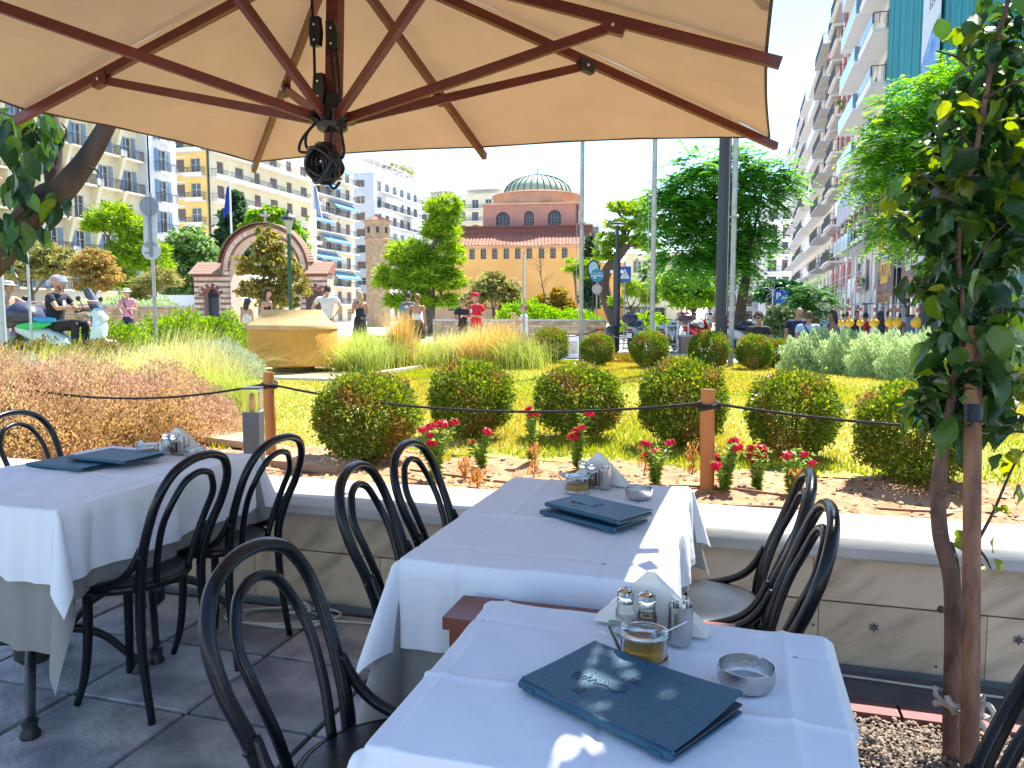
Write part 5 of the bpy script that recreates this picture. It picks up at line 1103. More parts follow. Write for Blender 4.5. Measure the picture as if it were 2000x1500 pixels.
def person(lab, px, D, face, h=1.72, top=('tee', (.5, .5, .5)), bottom=('trousers', (.05, .06, .1)), hair=('short', (.03, .02, .015)), skin='m', arms=('down', 'down'), legs='stand', female=False, acc=(), base=None, look=0, lean=0, group=None, build=1.0, py=None):
    p = base if base is not None else onground(px, D)
    if base is None and p.y < 16.1 and p.x < 0: p.z = GZ
    if py: h = at(px, py, D).z-p.z+.01
    k = h/1.75; t = thing('person', lab, 'person', tuple(p), YAW+rad(face), group); sm = _sk[skin]; b = build
    hipz = .93*k; P = {}
    if legs == 'sit': hipz = .50*k
    ln = lambda z: Vector((0, -lean*(z), 0))*k
    sw = (.175 if female else .205)*k*b; hw = (.10 if female else .095)*k
    H = Vector((0, 0, hipz)); C = H+Vector((0, 0, .28*k))+ln(.28); Sh = H+Vector((0, 0, .50*k))+ln(.5); Nk = Sh+Vector((0, -.01*k, .066*k))+ln(.06)
    tw = .135*b*k if not female else .115*k*b
    N = {'hip': (H, (.150*k*b, .105*k*b)), 'waist': (H+Vector((0, 0, .14*k))+ln(.14), (tw*(.86 if female else 1), .095*k*b)), 'chest': (C+Vector((0, .0, .06*k)), (tw*1.12, .105*k*b)), 'neck0': (Sh+Vector((0, 0, .03*k)), (.06*k, .055*k)), 'neck': (Nk, .052*k)}
    E_ = [('hip', 'waist'), ('waist', 'chest'), ('chest', 'neck0'), ('neck0', 'neck')]
    hands = []
    for s, nm, ap in ((1, 'R', arms[0]), (-1, 'L', arms[1])):
        a = Sh+Vector((s*sw, 0, -.035*k)); e1, e2 = ARM[ap]; el = a+Vector((s*e1[0], e1[1], e1[2]))*k; wr = el+Vector((s*e2[0], e2[1], e2[2]))*k
        N['sh'+nm] = (a, .052*k*b); N['el'+nm] = (el, .037*k*b); N['fa'+nm] = (el.lerp(wr, .35), .036*k*b); N['wr'+nm] = (wr, .024*k); E_ += [('chest', 'sh'+nm), ('sh'+nm, 'el'+nm), ('el'+nm, 'fa'+nm), ('fa'+nm, 'wr'+nm)]; hands.append((wr, (wr-el).normalized(), s, ap))
        hj = H+Vector((s*hw, 0, -.06*k))
        if legs == 'sit': kn = H+Vector((s*(hw+.06*k), -.42*k, .02*k)); an = kn+Vector((0, .02*k, -.43*k))
        elif legs == 'walk': kn = hj+Vector((0, -s*.12*k, -.38*k)); an = kn+Vector((0, .12*k-s*.10*k, -.40*k))
        else: kn = hj+Vector((s*.01*k, -.01*k, -.39*k)); an = kn+Vector((0, .02*k, -.40*k))
        an.z = max(an.z, .08*k)
        N['hj'+nm] = (hj, .085*k*b); N['kn'+nm] = (kn, .056*k*b); N['cf'+nm] = (kn.lerp(an, .3), .055*k*b); N['an'+nm] = (an, .036*k); N['to'+nm] = (an+Vector((s*.01, -.16*k, -.045*k)), (.035*k, .022*k)); E_ += [('hip', 'hj'+nm), ('hj'+nm, 'kn'+nm), ('kn'+nm, 'cf'+nm), ('cf'+nm, 'an'+nm), ('an'+nm, 'to'+nm)]
    NB = dict(N); tk = {'tee': .74, 'shirt': .74, 'tank': .86, 'tube': .86}[top[0]]
    for q, f_ in (('hip', .74), ('waist', min(tk, .8)), ('chest', tk)): NB[q] = (N[q][0], (N[q][1][0]*f_, N[q][1][1]*f_))
    vs, fs = skinmesh(NB, E_); mb = MB(); mb.add(vs, fs)
    R3 = Euler((rad(4)+lean*.3, 0, rad(look))).to_matrix(); hc = Nk+Vector((0, -.018*k, .092*k)); s = k*1.0; headmesh(mb, hc, R3, s)
    for (w, d, sg, ap) in hands: hand(mb, w, d, (-sg, 0, 0) if ap in ('down', 'hip', 'swing', 'back') else (0, 0, -1), 1.1 if ap in ('grip', 'bent', 'up') else .45, k)
    obj('body', mb, [sm, eyem, eyew, lipm], t, smooth=True)
    T = lambda v: hc+R3 @ (Vector(v)*s)
    def clothes(name, keys, edges, grow, m, mod=None):
        nn = {}
        for q in keys:
            c, r = N[q]; r = r if isinstance(r, tuple) else (r, r); nn[q] = (c, (r[0]+grow, r[1]+grow))
        if mod: mod(nn)
        v2, f2 = skinmesh(nn, edges); q = MB(); q.add(v2, f2); return obj(name, q, m, t, smooth=True)
    kind, c = top; tor = ['chest', 'waist', 'hip']; te = [('chest', 'waist'), ('waist', 'hip')]
    if kind in ('tee', 'shirt'):
        def mod(nn):
            for nm in 'RL':
                a, e = N['sh'+nm][0], N['el'+nm][0]; f = .62 if kind == 'tee' else 1.0; nn['sl'+nm] = (a.lerp(e, f), (.058*k*b, .055*k*b))
            nn['col'] = (Sh+Vector((0, 0, .02*k)), (.075*k, .065*k)); nn['hem'] = (H+Vector((0, 0, -.04*k)), (.17*k*b, .12*k*b))
        clothes('shirt', tor+['shR', 'shL'], te+[('chest', 'shR'), ('chest', 'shL'), ('shR', 'slR'), ('shL', 'slL'), ('chest', 'col'), ('hip', 'hem')], .014*k, cm(c), mod)
    elif kind in ('tank', 'tube'):
        def mod(nn):
            if kind == 'tank':
                for nm, sg in (('R', 1), ('L', -1)): nn['st'+nm] = (Sh+Vector((sg*.09*k, 0, .0)), (.02*k, .07*k))
            else: nn['chest'] = (N['chest'][0]+Vector((0, 0, -.03*k)), (tw*1.12+.01, .105*k*b+.01))
        clothes('top', tor, te+([('chest', 'stR'), ('chest', 'stL')] if kind == 'tank' else []), .010*k, cm(c), mod)
    kind, c = bottom
    if kind in ('trousers', 'shorts'):
        def mod(nn):
            if kind == 'shorts':
                for nm in 'RL': nn['kn'+nm] = (N['hj'+nm][0].lerp(N['kn'+nm][0], .8), (.078*k*b, .078*k*b))
            nn['belt'] = (H+Vector((0, 0, .07*k)), (.135*k*b, .10*k*b))
        ks = ['hip', 'hjR', 'hjL', 'knR', 'knL']; ee = [('hip', 'hjR'), ('hip', 'hjL'), ('hjR', 'knR'), ('hjL', 'knL'), ('hip', 'belt')]
        if kind == 'trousers': ks += ['anR', 'anL']; ee += [('knR', 'anR'), ('knL', 'anL')]
        clothes(kind, ks, ee, .020*k, cm(c), mod)
        q = MB()
        for nm in 'RL': a = N['an'+nm][0]; o2 = N['to'+nm][0]; q.loft([((0, 0, 0), .01, .01), ((.03, 0, 0), .042, .035), ((.14, 0, -.005), .046, .03), ((.25, 0, -.012), .04, .02), ((.27, 0, -.015), .01, .01)], 10)
        q2 = MB(); 
        for nm in 'RL':
            a = N['an'+nm][0]; r = MB(); r.loft([((0, 0, 0), .01, .01), ((.03, 0, .01), .044, .045), ((.14, 0, -.0), .048, .035), ((.25, 0, -.012), .04, .022), ((.27, 0, -.015), .01, .01)], 10); q2.add([(a.x+y, a.y+.06-x, a.z-.045*k+z) for x, y, z in r.v], r.f)
        obj('shoes', q2, cm((.06, .06, .07)), t, smooth=True)
    else:
        q = MB(); L_ = .52*k if kind == 'dress' else .42*k; q.lathe([(.14*k*b, .09*k), (.165*k*b, 0), (.19*k, -.2*k), (.23*k, -L_)], tuple(H), 20, sy=.75); obj('skirt', q, cm(c), t, smooth=True)
    # hair
    kind, c = hair; hm = mat('hair', c, .6, tuple(x*.5 for x in c), 18, .6, 60, stretch=(3, 3, .5))
    if kind != 'bald':
        q = MB(); n, m = 20, 12; vs = []; 
        for i in range(m+1):
            th = math.pi*.62*i/m
            for j in range(n):
                a = 2*math.pi*j/n; x, y, z = math.sin(th)*math.cos(a), math.sin(th)*math.sin(a), math.cos(th)
                fr = max(0, -y); f = 1.13 if kind != 'short' else 1.08
                zz = z if not (fr > .25 and z < .45) else .45+(z-.45)*.0
                f2 = f*(1-.10*fr) if (fr > .25 and z < .45) else f; bump = 1+.015*math.sin(a*9+i)
                vs.append(T((x*.078*f2*bump, (y*.094+.006)*f2*bump, zz*.122*f+.004)))
        q.add(vs, [(i*n+j, (i+1)*n+j, (i+1)*n+(j+1) % n, i*n+(j+1) % n) for i in range(m) for j in range(n)])
        if kind == 'curly':
            rr = random.Random(3)
            for _ in range(46): th = rr.uniform(0, 1.5); a = rr.uniform(0, 6.28); v = Vector((math.sin(th)*math.cos(a)*.092, math.sin(th)*math.sin(a)*.105+.008, math.cos(th)*.125+.01)); q.sph(T(v), .024*s, 6, 5)
        if kind in ('long', 'longlow'):
            Ln = .34 if kind == 'longlow' else .24; secs = []
            for i in range(9):
                u = i/8; cz = .02-u*Ln; w = .082*(1+.18*math.sin(u*3))*(1-.45*u*u); d_ = .050*(1-.3*u); cy = .055+.02*math.sin(u*3)
                secs.append([T((w*math.copysign(abs(math.cos(a))**.8, math.cos(a))*(1+.05*math.sin(a*5+i)), cy+d_*math.sin(a), cz)) for a in np.arange(14)*2*math.pi/14])
            k0 = len(q.v); fl = [v for r in secs for v in r]; q.add(fl, [(i*14+j, i*14+(j+1) % 14, (i+1)*14+(j+1) % 14, (i+1)*14+j) for i in range(8) for j in range(14)]+[tuple(range(8*14, 9*14))])
        if kind == 'bun': q.sph(T((0, .105, .07)), .045*s, 12, 8)
        obj('hair', q, hm, t, smooth=True)
    for a in acc:
        q = MB()
        if a[0] == 'cap':
            M_ = Matrix.Translation(hc) @ R3.to_4x4() @ Matrix.Scale(s, 4); q.lathe([(.090, .045), (.092, .075), (.078, .115), (.045, .137), (0, .142)], (0, .004, 0), 22, M_, 1.16); k0 = len(q.v)
            br = [T((.085*math.cos(t_), -.085-.085*math.sin(t_), .052-.012*math.sin(t_))) for t_ in np.linspace(0, math.pi, 12)]; br2 = [v+Vector((0, 0, .006)) for v in br]; q.add(br+br2, [tuple(range(12))[::-1], tuple(range(12, 24))]+[(i, i+1, 13+i, 12+i) for i in range(11)]); obj('cap', q, cm(a[1]), t, smooth=40)
        elif a[0] == 'hat':
            M_ = Matrix.Translation(hc) @ R3.to_4x4() @ Matrix.Scale(s, 4); q.lathe([(.155, .055), (.16, .06), (.10, .068), (.088, .08), (.082, .13), (.05, .145), (0, .146)], (0, .004, 0), 24, M_, 1.1); obj('hat', q, cm(a[1]), t, smooth=40)
        elif a[0] == 'helmet':
            M_ = Matrix.Translation(hc) @ R3.to_4x4() @ Matrix.Scale(s, 4); q.lathe([(.112, -.02), (.122, .02), (.12, .07), (.10, .12), (.06, .155), (0, .165)], (0, .01, 0), 26, M_, 1.18); ho = obj('helmet', q, mat('helmet', (.35, .37, .40), .2, (.55, .2, .15), 10), t, smooth=40)
            q = MB(); vs = [T((.124*math.sin(a_), -.118*math.cos(a_)*1.12, z)) for z in (.02, .07, .12) for a_ in np.linspace(-1.3, 1.3, 12)]; vs = [T((.122*math.sin(a_)*(1-.25*i), -.134*math.cos(a_)*(1-.2*i)-.012, .055+.05*i)) for i in range(3) for a_ in np.linspace(-1.25, 1.25, 12)]
            q.add(vs, [(i*12+j, i*12+j+1, (i+1)*12+j+1, (i+1)*12+j) for i in range(2) for j in range(11)]); obj('visor', q, mat('smoke_visor', (.30, .36, .42), .1), ho, smooth=True)
            q = MB()
            for sg in (1, -1): q.tube([T((sg*.085, -.02, -.02)), T((sg*.06, -.06, -.08)), T((0, -.075, -.118))], .008, 5)
            obj('chin_strap', q, blackp, ho)
        elif a[0] == 'shades':
            for sg in (1, -1): q.sph(T((sg*.031, -.098, .010)), .023*s, 10, 6, (1.05, .35, .8)); q.bar(T((sg*.05, -.09, .014)), T((sg*.08, .0, .012)), .004, .005)
            q.bar(T((-.02, -.1, .014)), T((.02, -.1, .014)), .004, .005); obj('sunglasses', q, blackp, t, smooth=True)
        elif a[0] == 'backpack': q.loft([((.10, 0, Sh.z-.50*k), .09*k, .02), ((.12*k, 0, Sh.z-.28*k), .14*k, .2*k), ((.25*k, 0, Sh.z-.28*k), .12*k, .17*k), ((.28*k, 0, Sh.z-.28*k), .05, .08)], 12, .6); q.v = [(y, x-ln(.4).y*0+.0, z) for x, y, z in q.v]; obj('backpack', q, cm(a[1]), t, smooth=50)
        elif a[0] == 'strap':
            q.tube(spline([Sh+Vector((a[2]*.12*k, -.02, .03*k)), C+Vector((0, -.125*k*b, .02)), H+Vector((-a[2]*.155*k*b, -.08*k, .05)), H+Vector((-a[2]*.16*k*b, .08*k, .05)), C+Vector((0, .13*k*b, .02)), Sh+Vector((a[2]*.12*k, .02, .03*k))], 6), .013*k, 6, closed=True); obj('bag_strap', q, cm(a[1]), t, smooth=True)
        elif a[0] == 'print': q.lathe([(0, 0), (.055*k, .0), (.055*k, .004)], n=18, M=Matrix.Translation(C+Vector((0, -.122*k*b, .06*k))) @ Matrix.Rotation(math.pi/2, 4, 'X')); obj('shirt_print', q, cm(a[1]), t)
        elif a[0] == 'scarf': 
            M_ = Matrix.Translation(hc) @ R3.to_4x4() @ Matrix.Scale(s, 4); q.lathe([(.088, .035), (.092, .07), (.08, .115), (.045, .138), (0, .143)], (0, .012, 0), 22, M_, 1.2); obj('head_scarf', q, cm(a[1]), t, smooth=40)
    return t
# scooter with its rider at the left
rp = onground(122, 12.7); rp.z = .40
sc = scooter('white and light blue scooter ridden past the feather grass at the left', (rp.x+.12*math.cos(YAW), rp.y+.12*math.sin(YAW), rp.z), facing(90), (.60, .74, .80), (.10, .35, .50)); sc['group'] = ''; del sc['group']
mb = MB(); mb.loft([((-1.12, 0, .86), .1, .06), ((-1.0, 0, .93), .23, .17), ((-.8, 0, 1.0), .25, .21), ((-.55, 0, .96), .22, .17), ((-.45, 0, .88), .12, .08)], 16, .8); ob = obj('luggage', mb, mat('dark_cover', (.03, .035, .07), .35, (.05, .05, .08), 8), None, smooth=50); ob.location = sc.location+Vector((0, 0, .0)); ob.rotation_euler = sc.rotation_euler; tag(ob, 'dark rounded luggage strapped on the back of the ridden scooter', 'luggage')
mb = MB(); mb.loft([((-.72, -.24, .80), .02, .03), ((-.5, -.25, .80), .03, .07), ((-.3, -.24, .82), .02, .05), ((-.18, -.23, .85), .01, .02)], 10); obj('green_fairing', mb, mat('green_paint', (.02, .5, .12), .3), sc, smooth=50)
mb = MB(); mb.loft([((-.45, -.24, .92), .02, .03), ((-.3, -.245, .90), .03, .06), ((-.1, -.23, .90), .015, .03)], 10); obj('blue_fairing', mb, mat('blue_paint', (.02, .3, .65), .3), sc, smooth=50)
vs = []; 
mb = MB(); n = 8
for i in range(7):
    u = i/6
    for j in range(n+1): a = (j/n-.5)*2; vs.append((.50-.20*u+.04*(1-a*a), .22*(1-.45*u*u)*a, 1.0+.42*u))
mb.add(vs, [(i*(n+1)+j, i*(n+1)+j+1, (i+1)*(n+1)+j+1, (i+1)*(n+1)+j) for i in range(6) for j in range(n)]); obj('windshield', mb, glass, sc, smooth=True)
person('scooter rider in a dark navy T-shirt and a silver helmet with raised visor', 0, 0, 90, 1.70, ('tee', (.012, .014, .03)), ('trousers', (.02, .02, .025)), ('bald', (0, 0, 0)), 'l', ('grip', 'grip'), 'sit', False, (('helmet',), ('print', (.5, .55, .55))), Vector((rp.x-.12*math.cos(YAW), rp.y-.12*math.sin(YAW), rp.z+.36)), 0, .10, None, 1.12)
wt = (.72, .70, .68); bk = (.02, .02, .024)
PE = [
 ('woman in a pale hat and white trousers pointing right at the far left edge', 18, 15, 90, dict(py=548, h=1.66, top=('tank', (.55, .45, .38)), bottom=('trousers', wt), hair=('short', (.3, .2, .1)), skin='l', arms=('point', 'down'), female=True, acc=(('hat', (.62, .58, .52)),))),
 ('man in a pink shirt and pale hat with a shoulder bag by the stone wall', 250, 22.5, -10, dict(py=563, h=1.72, top=('tee', (.62, .28, .34)), bottom=('trousers', (.02, .025, .06)), hair=('short', (.3, .3, .3)), skin='l', arms=('bent', 'hip'), acc=(('hat', (.65, .6, .5)), ('strap', (.05, .03, .04), -1)))),
 ('grey haired person in dark clothes seated before the stone wall', 188, 22, 30, dict(h=1.62, top=('tee', (.04, .035, .06)), bottom=('shorts', (.08, .06, .1)), hair=('short', (.35, .3, .25)), skin='l', arms=('fwd', 'fwd'), legs='sit', base='up')),
 ('dark haired child in a navy cap and white sleeveless top left of the stucco planter', 483, 18, 160, dict(py=582, h=1.50, top=('tank', wt), bottom=('shorts', (.2, .25, .35)), hair=('long', (.06, .02, .015)), skin='l', female=True, acc=(('cap', (.03, .05, .11)),))),
 ('woman with very long dark brown hair behind the stucco planter', 522, 18.5, 75, dict(py=563, h=1.66, top=('tank', bk), bottom=('trousers', bk), hair=('longlow', (.055, .018, .015)), skin='l', female=True, look=10)),
 ('man in a white T-shirt seen from behind, right of the stucco planter', 640, 18, 172, dict(py=555, h=1.80, top=('tee', (.70, .66, .60)), bottom=('shorts', (.06, .07, .1)), hair=('short', (.04, .025, .02)), skin='l', arms=('hip', 'hip'), build=1.12)),
 ('blonde woman in a black top looking down behind the feather grass', 703, 18, -140, dict(py=566, h=1.68, top=('tank', bk), bottom=('skirt', bk), hair=('long', (.62, .45, .22)), skin='m', arms=('bent', 'bent'), female=True)),
 ('man with a grey backpack walking beside the woman in the strapless top', 797, 19, 150, dict(py=568, h=1.76, top=('tee', (.16, .17, .15)), bottom=('shorts', (.1, .1, .1)), hair=('short', (.06, .035, .02)), skin='m', legs='walk', acc=(('backpack', (.15, .22, .22)),))),
 ('woman in a strapless white and black outfit seen from behind', 815, 18, 165, dict(py=572, h=1.70, top=('tube', (.72, .70, .68)), bottom=('skirt', bk), hair=('bun', (.28, .14, .06)), skin='m', legs='walk', arms=('hip', 'down'), female=True)),
 ('woman in sunglasses and a black top left of the man in red', 904, 18.5, 5, dict(py=580, h=1.66, top=('tee', bk), bottom=('trousers', (.05, .05, .08)), hair=('bun', (.04, .02, .015)), skin='l', arms=('bent', 'bent'), female=True, acc=(('shades',),))),
 ('man in a red T-shirt and red cap facing left among the golden grass', 930, 18, -55, dict(py=570, h=1.80, top=('tee', (.62, .01, .03)), bottom=('shorts', (.1, .1, .12)), hair=('short', (.3, .25, .2)), skin='l', arms=('bent', 'bent'), acc=(('cap', (.60, .01, .03)), ('print', (.7, .6, .6))), build=1.18)),
 ('auburn haired boy in a white T-shirt raising a hand to his mouth', 1024, 17.6, -80, dict(py=592, h=1.52, top=('tee', (.66, .68, .70)), bottom=('shorts', (.1, .12, .2)), hair=('short', (.30, .09, .04)), skin='l', arms=('up', 'up'), acc=(('shades',),))),
 ('curly haired person in dark sunglasses and black T-shirt sitting before the scooters', 1482, 15.8, -35, dict(h=1.72, top=('tee', bk), bottom=('trousers', bk), hair=('curly', (.025, .02, .02)), skin='m', arms=('bent', 'bent'), legs='sit', acc=(('shades',),), base='sit')),
 ('bald man in a dark navy T-shirt left of the woman in pale blue', 1561, 14.6, 150, dict(py=598, h=1.70, top=('tee', (.01, .02, .08)), bottom=('shorts', (.12, .03, .05)), hair=('bald', (0, 0, 0)), skin='m', build=1.15)),
 ('woman in a pale blue blouse with a dark cross strap seen from behind', 1580, 13.4, 165, dict(py=606, h=1.60, top=('tee', (.34, .46, .62)), bottom=('trousers', (.05, .06, .1)), hair=('bun', (.10, .05, .03)), skin='m', female=True, acc=(('strap', (.02, .03, .08), 1),), build=1.2)),
 ('dark haired woman in a white tank top with a black shoulder strap', 1628, 14.2, -100, dict(py=604, h=1.62, top=('tank', (.72, .66, .54)), bottom=('skirt', bk), hair=('long', (.02, .015, .015)), skin='d', female=True, arms=('down', 'down'), acc=(('strap', bk, -1),), build=1.1)),
 ('woman in sunglasses and a dark head scarf at the right edge behind the tree', 1970, 12.4, -70, dict(h=1.62, top=('tee', (.04, .03, .07)), bottom=('trousers', bk), hair=('short', (.03, .02, .02)), skin='m', female=True, arms=('bent', 'bent'), legs='sit', base='cafe', acc=(('scarf', (.03, .025, .06)), ('shades',)))),
]
for lab, px, D, fc, kw in PE:
    b_ = kw.pop('base', None)
    if b_ == 'up': q = onground(px, D); q.z += .10; kw['base'] = q
    if b_ == 'cafe': q = onground(px, D); q.z += .06; kw['base'] = q
    if b_ == 'sit': q = onground(px, D); q.z += .04; kw['base'] = q
    person(lab, px, D, fc, **kw)
p = onground(1482, 15.8); mb = MB(); 
t = thing('stone_bench', 'low block bench under the curly haired person', 'bench', (p.x, p.y+.08, p.z), YAW+rad(-35)); mb.bx(-.35, .35, -.16, .22, 0, .40); obj('block', mb, conc_m, t)
p = onground(188, 22); t = thing('stone_bench', 'low bench under the distant seated person at the left', 'bench', (p.x, p.y+.05, p.z), YAW+rad(30)); mb = MB(); mb.bx(-.4, .4, -.15, .25, 0, .47); obj('block', mb, conc_m, t)
crowd = [('white T-shirt', (.6, .66, .75), 1588, 28, 'far left pair'), ('crimson T-shirt', (.35, .02, .05), 1602, 27, ''), ('sky blue T-shirt', (.4, .55, .7), 1614, 26.5, ''), ('pale blue shirt and cap', (.45, .55, .75), 1645, 24, ''), ('navy shirt', (.02, .02, .05), 1657, 22.5, ''),
         ('black shirt with sunglasses', (.015, .015, .02), 1674, 22, ''), ('bright red top', (.5, .01, .04), 1691, 22.5, ''), ('dark shirt with very long hair', (.03, .03, .06), 1720, 20.5, ''), ('beige shirt', (.4, .3, .25), 1737, 22, ''), ('brown shirt', (.25, .12, .08), 1755, 24, '')]
wh = ['behind the woman in pale blue', 'behind the gap between the two foreground women', 'left of the woman in the tank top', 'at the leftmost scaffold posts', 'beside the second yellow ball', 'facing us by the third yellow ball', 'with jeans, left of the fourth yellow ball', 'right of the fourth yellow ball', 'left of the fifth yellow ball', 'by the sixth yellow ball']
for i, (nm, c, px, D, _) in enumerate(crowd):
    person(f'pedestrian in a {nm} {wh[i]}', px, D, [170, 160, -170, 150, 175, 10, 160, 170, 180, -60][i], h=1.60+.03*(i % 3), top=('tee', c), bottom=('trousers', [(.1, .15, .3), (.02, .02, .03)][i % 2] if i != 6 else (.2, .3, .45)), hair=('longlow' if i == 7 else ('short' if i % 3 else 'bun'), (.02, .015, .012)), skin='md'[i % 2], legs='walk' if i % 2 else 'stand', female=i in (6, 7), acc=(('shades',),) if i == 5 else ((('cap', (.4, .5, .65)),) if i == 3 else ()), group='pedestrians on the right street')
for i, (px, D, c, lab) in enumerate([(1331, 38, (.35, .25, .18), 'tiny distant pedestrian in beige under the low bright tree'), (1341, 38.5, (.03, .02, .03), 'tiny distant pedestrian in black next to the one in beige'), (1356, 40, (.05, .05, .1), 'tiny distant pedestrian in navy behind the red motorcycle'), (1386, 36, (.5, .5, .55), 'tiny distant pedestrian in white by the dark mast')]):
    person(lab, px, D, 10+i*40, h=1.68, top=('tee', c), bottom=('shorts', (.3, .22, .15)), skin='m', legs='walk', group='tiny distant pedestrians')

# ------------------------------------------------------------------ trees
l_pine = leafmat('pine_needles', [(0.075, 0.175, 0.015), (0.150, 0.288, 0.019), (0.250, 0.400, 0.025), (0.413, 0.525, 0.037)], .48, .6)
l_pined = leafmat('dark_needles', [(0.026, 0.065, 0.016), (0.052, 0.111, 0.023), (0.091, 0.156, 0.026)], .48, .6)
l_cyp = leafmat('cypress_leaf', [(0.027, 0.068, 0.033), (0.045, 0.098, 0.042), (0.075, 0.135, 0.053)], .48, .7)
l_mag = leafmat('magnolia_leaf', [(0.075, 0.105, 0.018), (0.150, 0.180, 0.030), (0.270, 0.225, 0.045), (0.405, 0.285, 0.060)], .48, .35)
l_brt = leafmat('bright_green_leaf', [(0.084, 0.216, 0.014), (0.168, 0.336, 0.018), (0.264, 0.432, 0.024)], .48, .5)
l_ail = leafmat('feathery_leaf', [(0.041, 0.162, 0.027), (0.068, 0.257, 0.034), (0.121, 0.365, 0.041), (0.216, 0.459, 0.054)], .48, .5)
l_dark = leafmat('shade_leaf', [(0.016, 0.065, 0.033), (0.026, 0.098, 0.039), (0.052, 0.143, 0.046)], .48, .5)
l_olv = leafmat('olive_tree_leaf', [(0.130, 0.169, 0.052), (0.234, 0.247, 0.078), (0.364, 0.286, 0.091), (0.182, 0.247, 0.065)], .48, .6)
l_brn = leafmat('dry_tree_leaf', [(0.312, 0.228, 0.060), (0.408, 0.300, 0.096), (0.240, 0.228, 0.060), (0.456, 0.288, 0.096)], .48, .7)
l_org = leafmat('orange_leaf', [(.15, .28, .03), (.35, .25, .03), (.48, .20, .03), (.10, .24, .03)], .35, .6)
def TR(name, lab, px, D, tz, spec, n, size, lm, style, bk_=bark_g, r0=.15, seed=1, group='trees around the square', trunk=None, gz=None, clump=.32, squash=.6, limbs=True, cat='tree'):
    """spec: crown blobs as (px, py, rx_px, ry_px[, depth shift]) measured at depth D"""
    b0 = onground(px, D); 
    if gz is not None: b0.z = gz
    bl = []
    for q in spec:
        dd = q[4] if len(q) > 4 else 0; c = at(q[0], q[1], D+dd)-b0; s = (D+dd)/FPX; bl.append((c.x, c.y, c.z, q[2]*s, q[2]*s*.9, q[3]*s))
    tz_ = tz if trunk is None else None; tr = trunk or [(0, 0, -.2), (.05*tz, 0, tz*.5), (0, .02, tz)]
    return tree(name, lab, tuple(b0), tr, bl, n, size, lm, bk_, style, group, cat, r0, clump, squash, seed, .55, limbs)
TR('pine_tree', 'tall bright green pine left of the domed church', 835, 37, 3.6, [(868, 408, 34, 28), (862, 450, 38, 34), (868, 500, 36, 36), (800, 500, 46, 34), (835, 545, 62, 34), (770, 548, 42, 30), (880, 552, 30, 26), (800, 590, 55, 20), (868, 590, 34, 16)], 26000, .34, l_pine, 'needle', r0=.28, seed=2, clump=.32)
TR('pine_tree', 'light green pine before the cream building at the left', 232, 46, 5, [(225, 430, 44, 30), (262, 455, 34, 34), (190, 440, 30, 24), (250, 505, 48, 40), (300, 510, 36, 44), (225, 550, 40, 24)], 16000, .42, l_pine, 'needle', r0=.22, seed=3, clump=.32)
TR('broad_tree', 'dull green tree left of the brick gate', 375, 50, 4, [(372, 480, 44, 36), (345, 530, 38, 44), (405, 520, 34, 40), (360, 575, 40, 22)], 11000, .34, mat_ := leafmat('grey_green_leaf', [(0.070, 0.168, 0.042), (0.140, 0.266, 0.070), (0.280, 0.378, 0.168)], .48, .6), 'broad', seed=4, clump=.3)
TR('cypress_tree', 'dark conical cypress behind the flag before the beige building', 462, 62, 3, [(462, 392, 16, 22), (460, 425, 27, 30), (460, 458, 34, 26), (458, 500, 38, 40)], 9000, .5, l_cyp, 'broad', seed=5, clump=.3, r0=.2)
TR('broad_tree', 'vivid green tree behind the right half of the brick gate', 545, 55, 4, [(500, 430, 24, 20), (530, 425, 28, 22), (560, 455, 32, 26), (585, 480, 20, 20), (480, 455, 18, 18)], 8000, .34, l_brt, 'broad', seed=6)
TR('magnolia_tree', 'yellow green magnolia standing in front of the brick gate arch', 528, 24, 2.0, [(525, 480, 34, 26), (498, 520, 38, 30), (545, 525, 42, 34), (572, 560, 34, 28), (505, 570, 40, 24), (545, 590, 40, 18), (515, 455, 18, 14)], 9000, .15, l_mag, 'broad', seed=7, clump=.26, r0=.07)
TR('dry_leaved_tree', 'small tree with tan drying leaves behind the scooter rider', 178, 23, 1.9, [(185, 510, 38, 22), (160, 530, 28, 20), (205, 540, 34, 22), (180, 560, 36, 16)], 7000, .12, l_brn, 'broad', seed=8, r0=.05, clump=.28)
TR('olive_tree', 'olive green trees in a low band at the far left edge', 60, 34, 2.5, [(30, 490, 50, 24), (95, 500, 45, 22), (60, 530, 60, 22), (130, 520, 30, 24), (-20, 520, 50, 30)], 13000, .22, l_olv, 'broad', seed=9)
TR('pine_tree', 'olive green pine right of the light pine at the left', 300, 32, 2.4, [(322, 545, 28, 26), (290, 560, 30, 22), (262, 580, 30, 18)], 6000, .26, l_olv, 'needle', seed=10, clump=.4)
TR('broad_bush', 'leafy laurel bush below the church windows left of the red cap', 960, 28, 1.5, [(950, 565, 30, 26), (925, 590, 24, 22), (985, 575, 34, 26), (965, 545, 22, 16), (1000, 600, 26, 18)], 8000, .16, l_olv, 'broad', seed=11, r0=.05, cat='bush')
TR('flowering_bush', 'bush with orange and green leaves under the church at its right', 1080, 29, 1.2, [(1068, 590, 22, 20), (1095, 585, 20, 24), (1085, 605, 34, 14), (1110, 600, 16, 16)], 5000, .14, l_org, 'broad', seed=12, r0=.04, cat='bush')
TR('pine_tree', 'small bright pine against the right end of the orange church wall', 1120, 38, 3.2, [(1118, 522, 18, 16), (1135, 535, 16, 14), (1150, 520, 16, 12)], 3500, .24, l_pine, 'needle', seed=13, r0=.08, clump=.45)
TR('cypress_tree', 'slim dark cypress right of the church', 1153, 60, 2, [(1153, 478, 9, 18), (1153, 510, 14, 26), (1153, 550, 17, 32), (1153, 590, 18, 24)], 8000, .42, l_cyp, 'broad', seed=14, clump=.3, r0=.15)
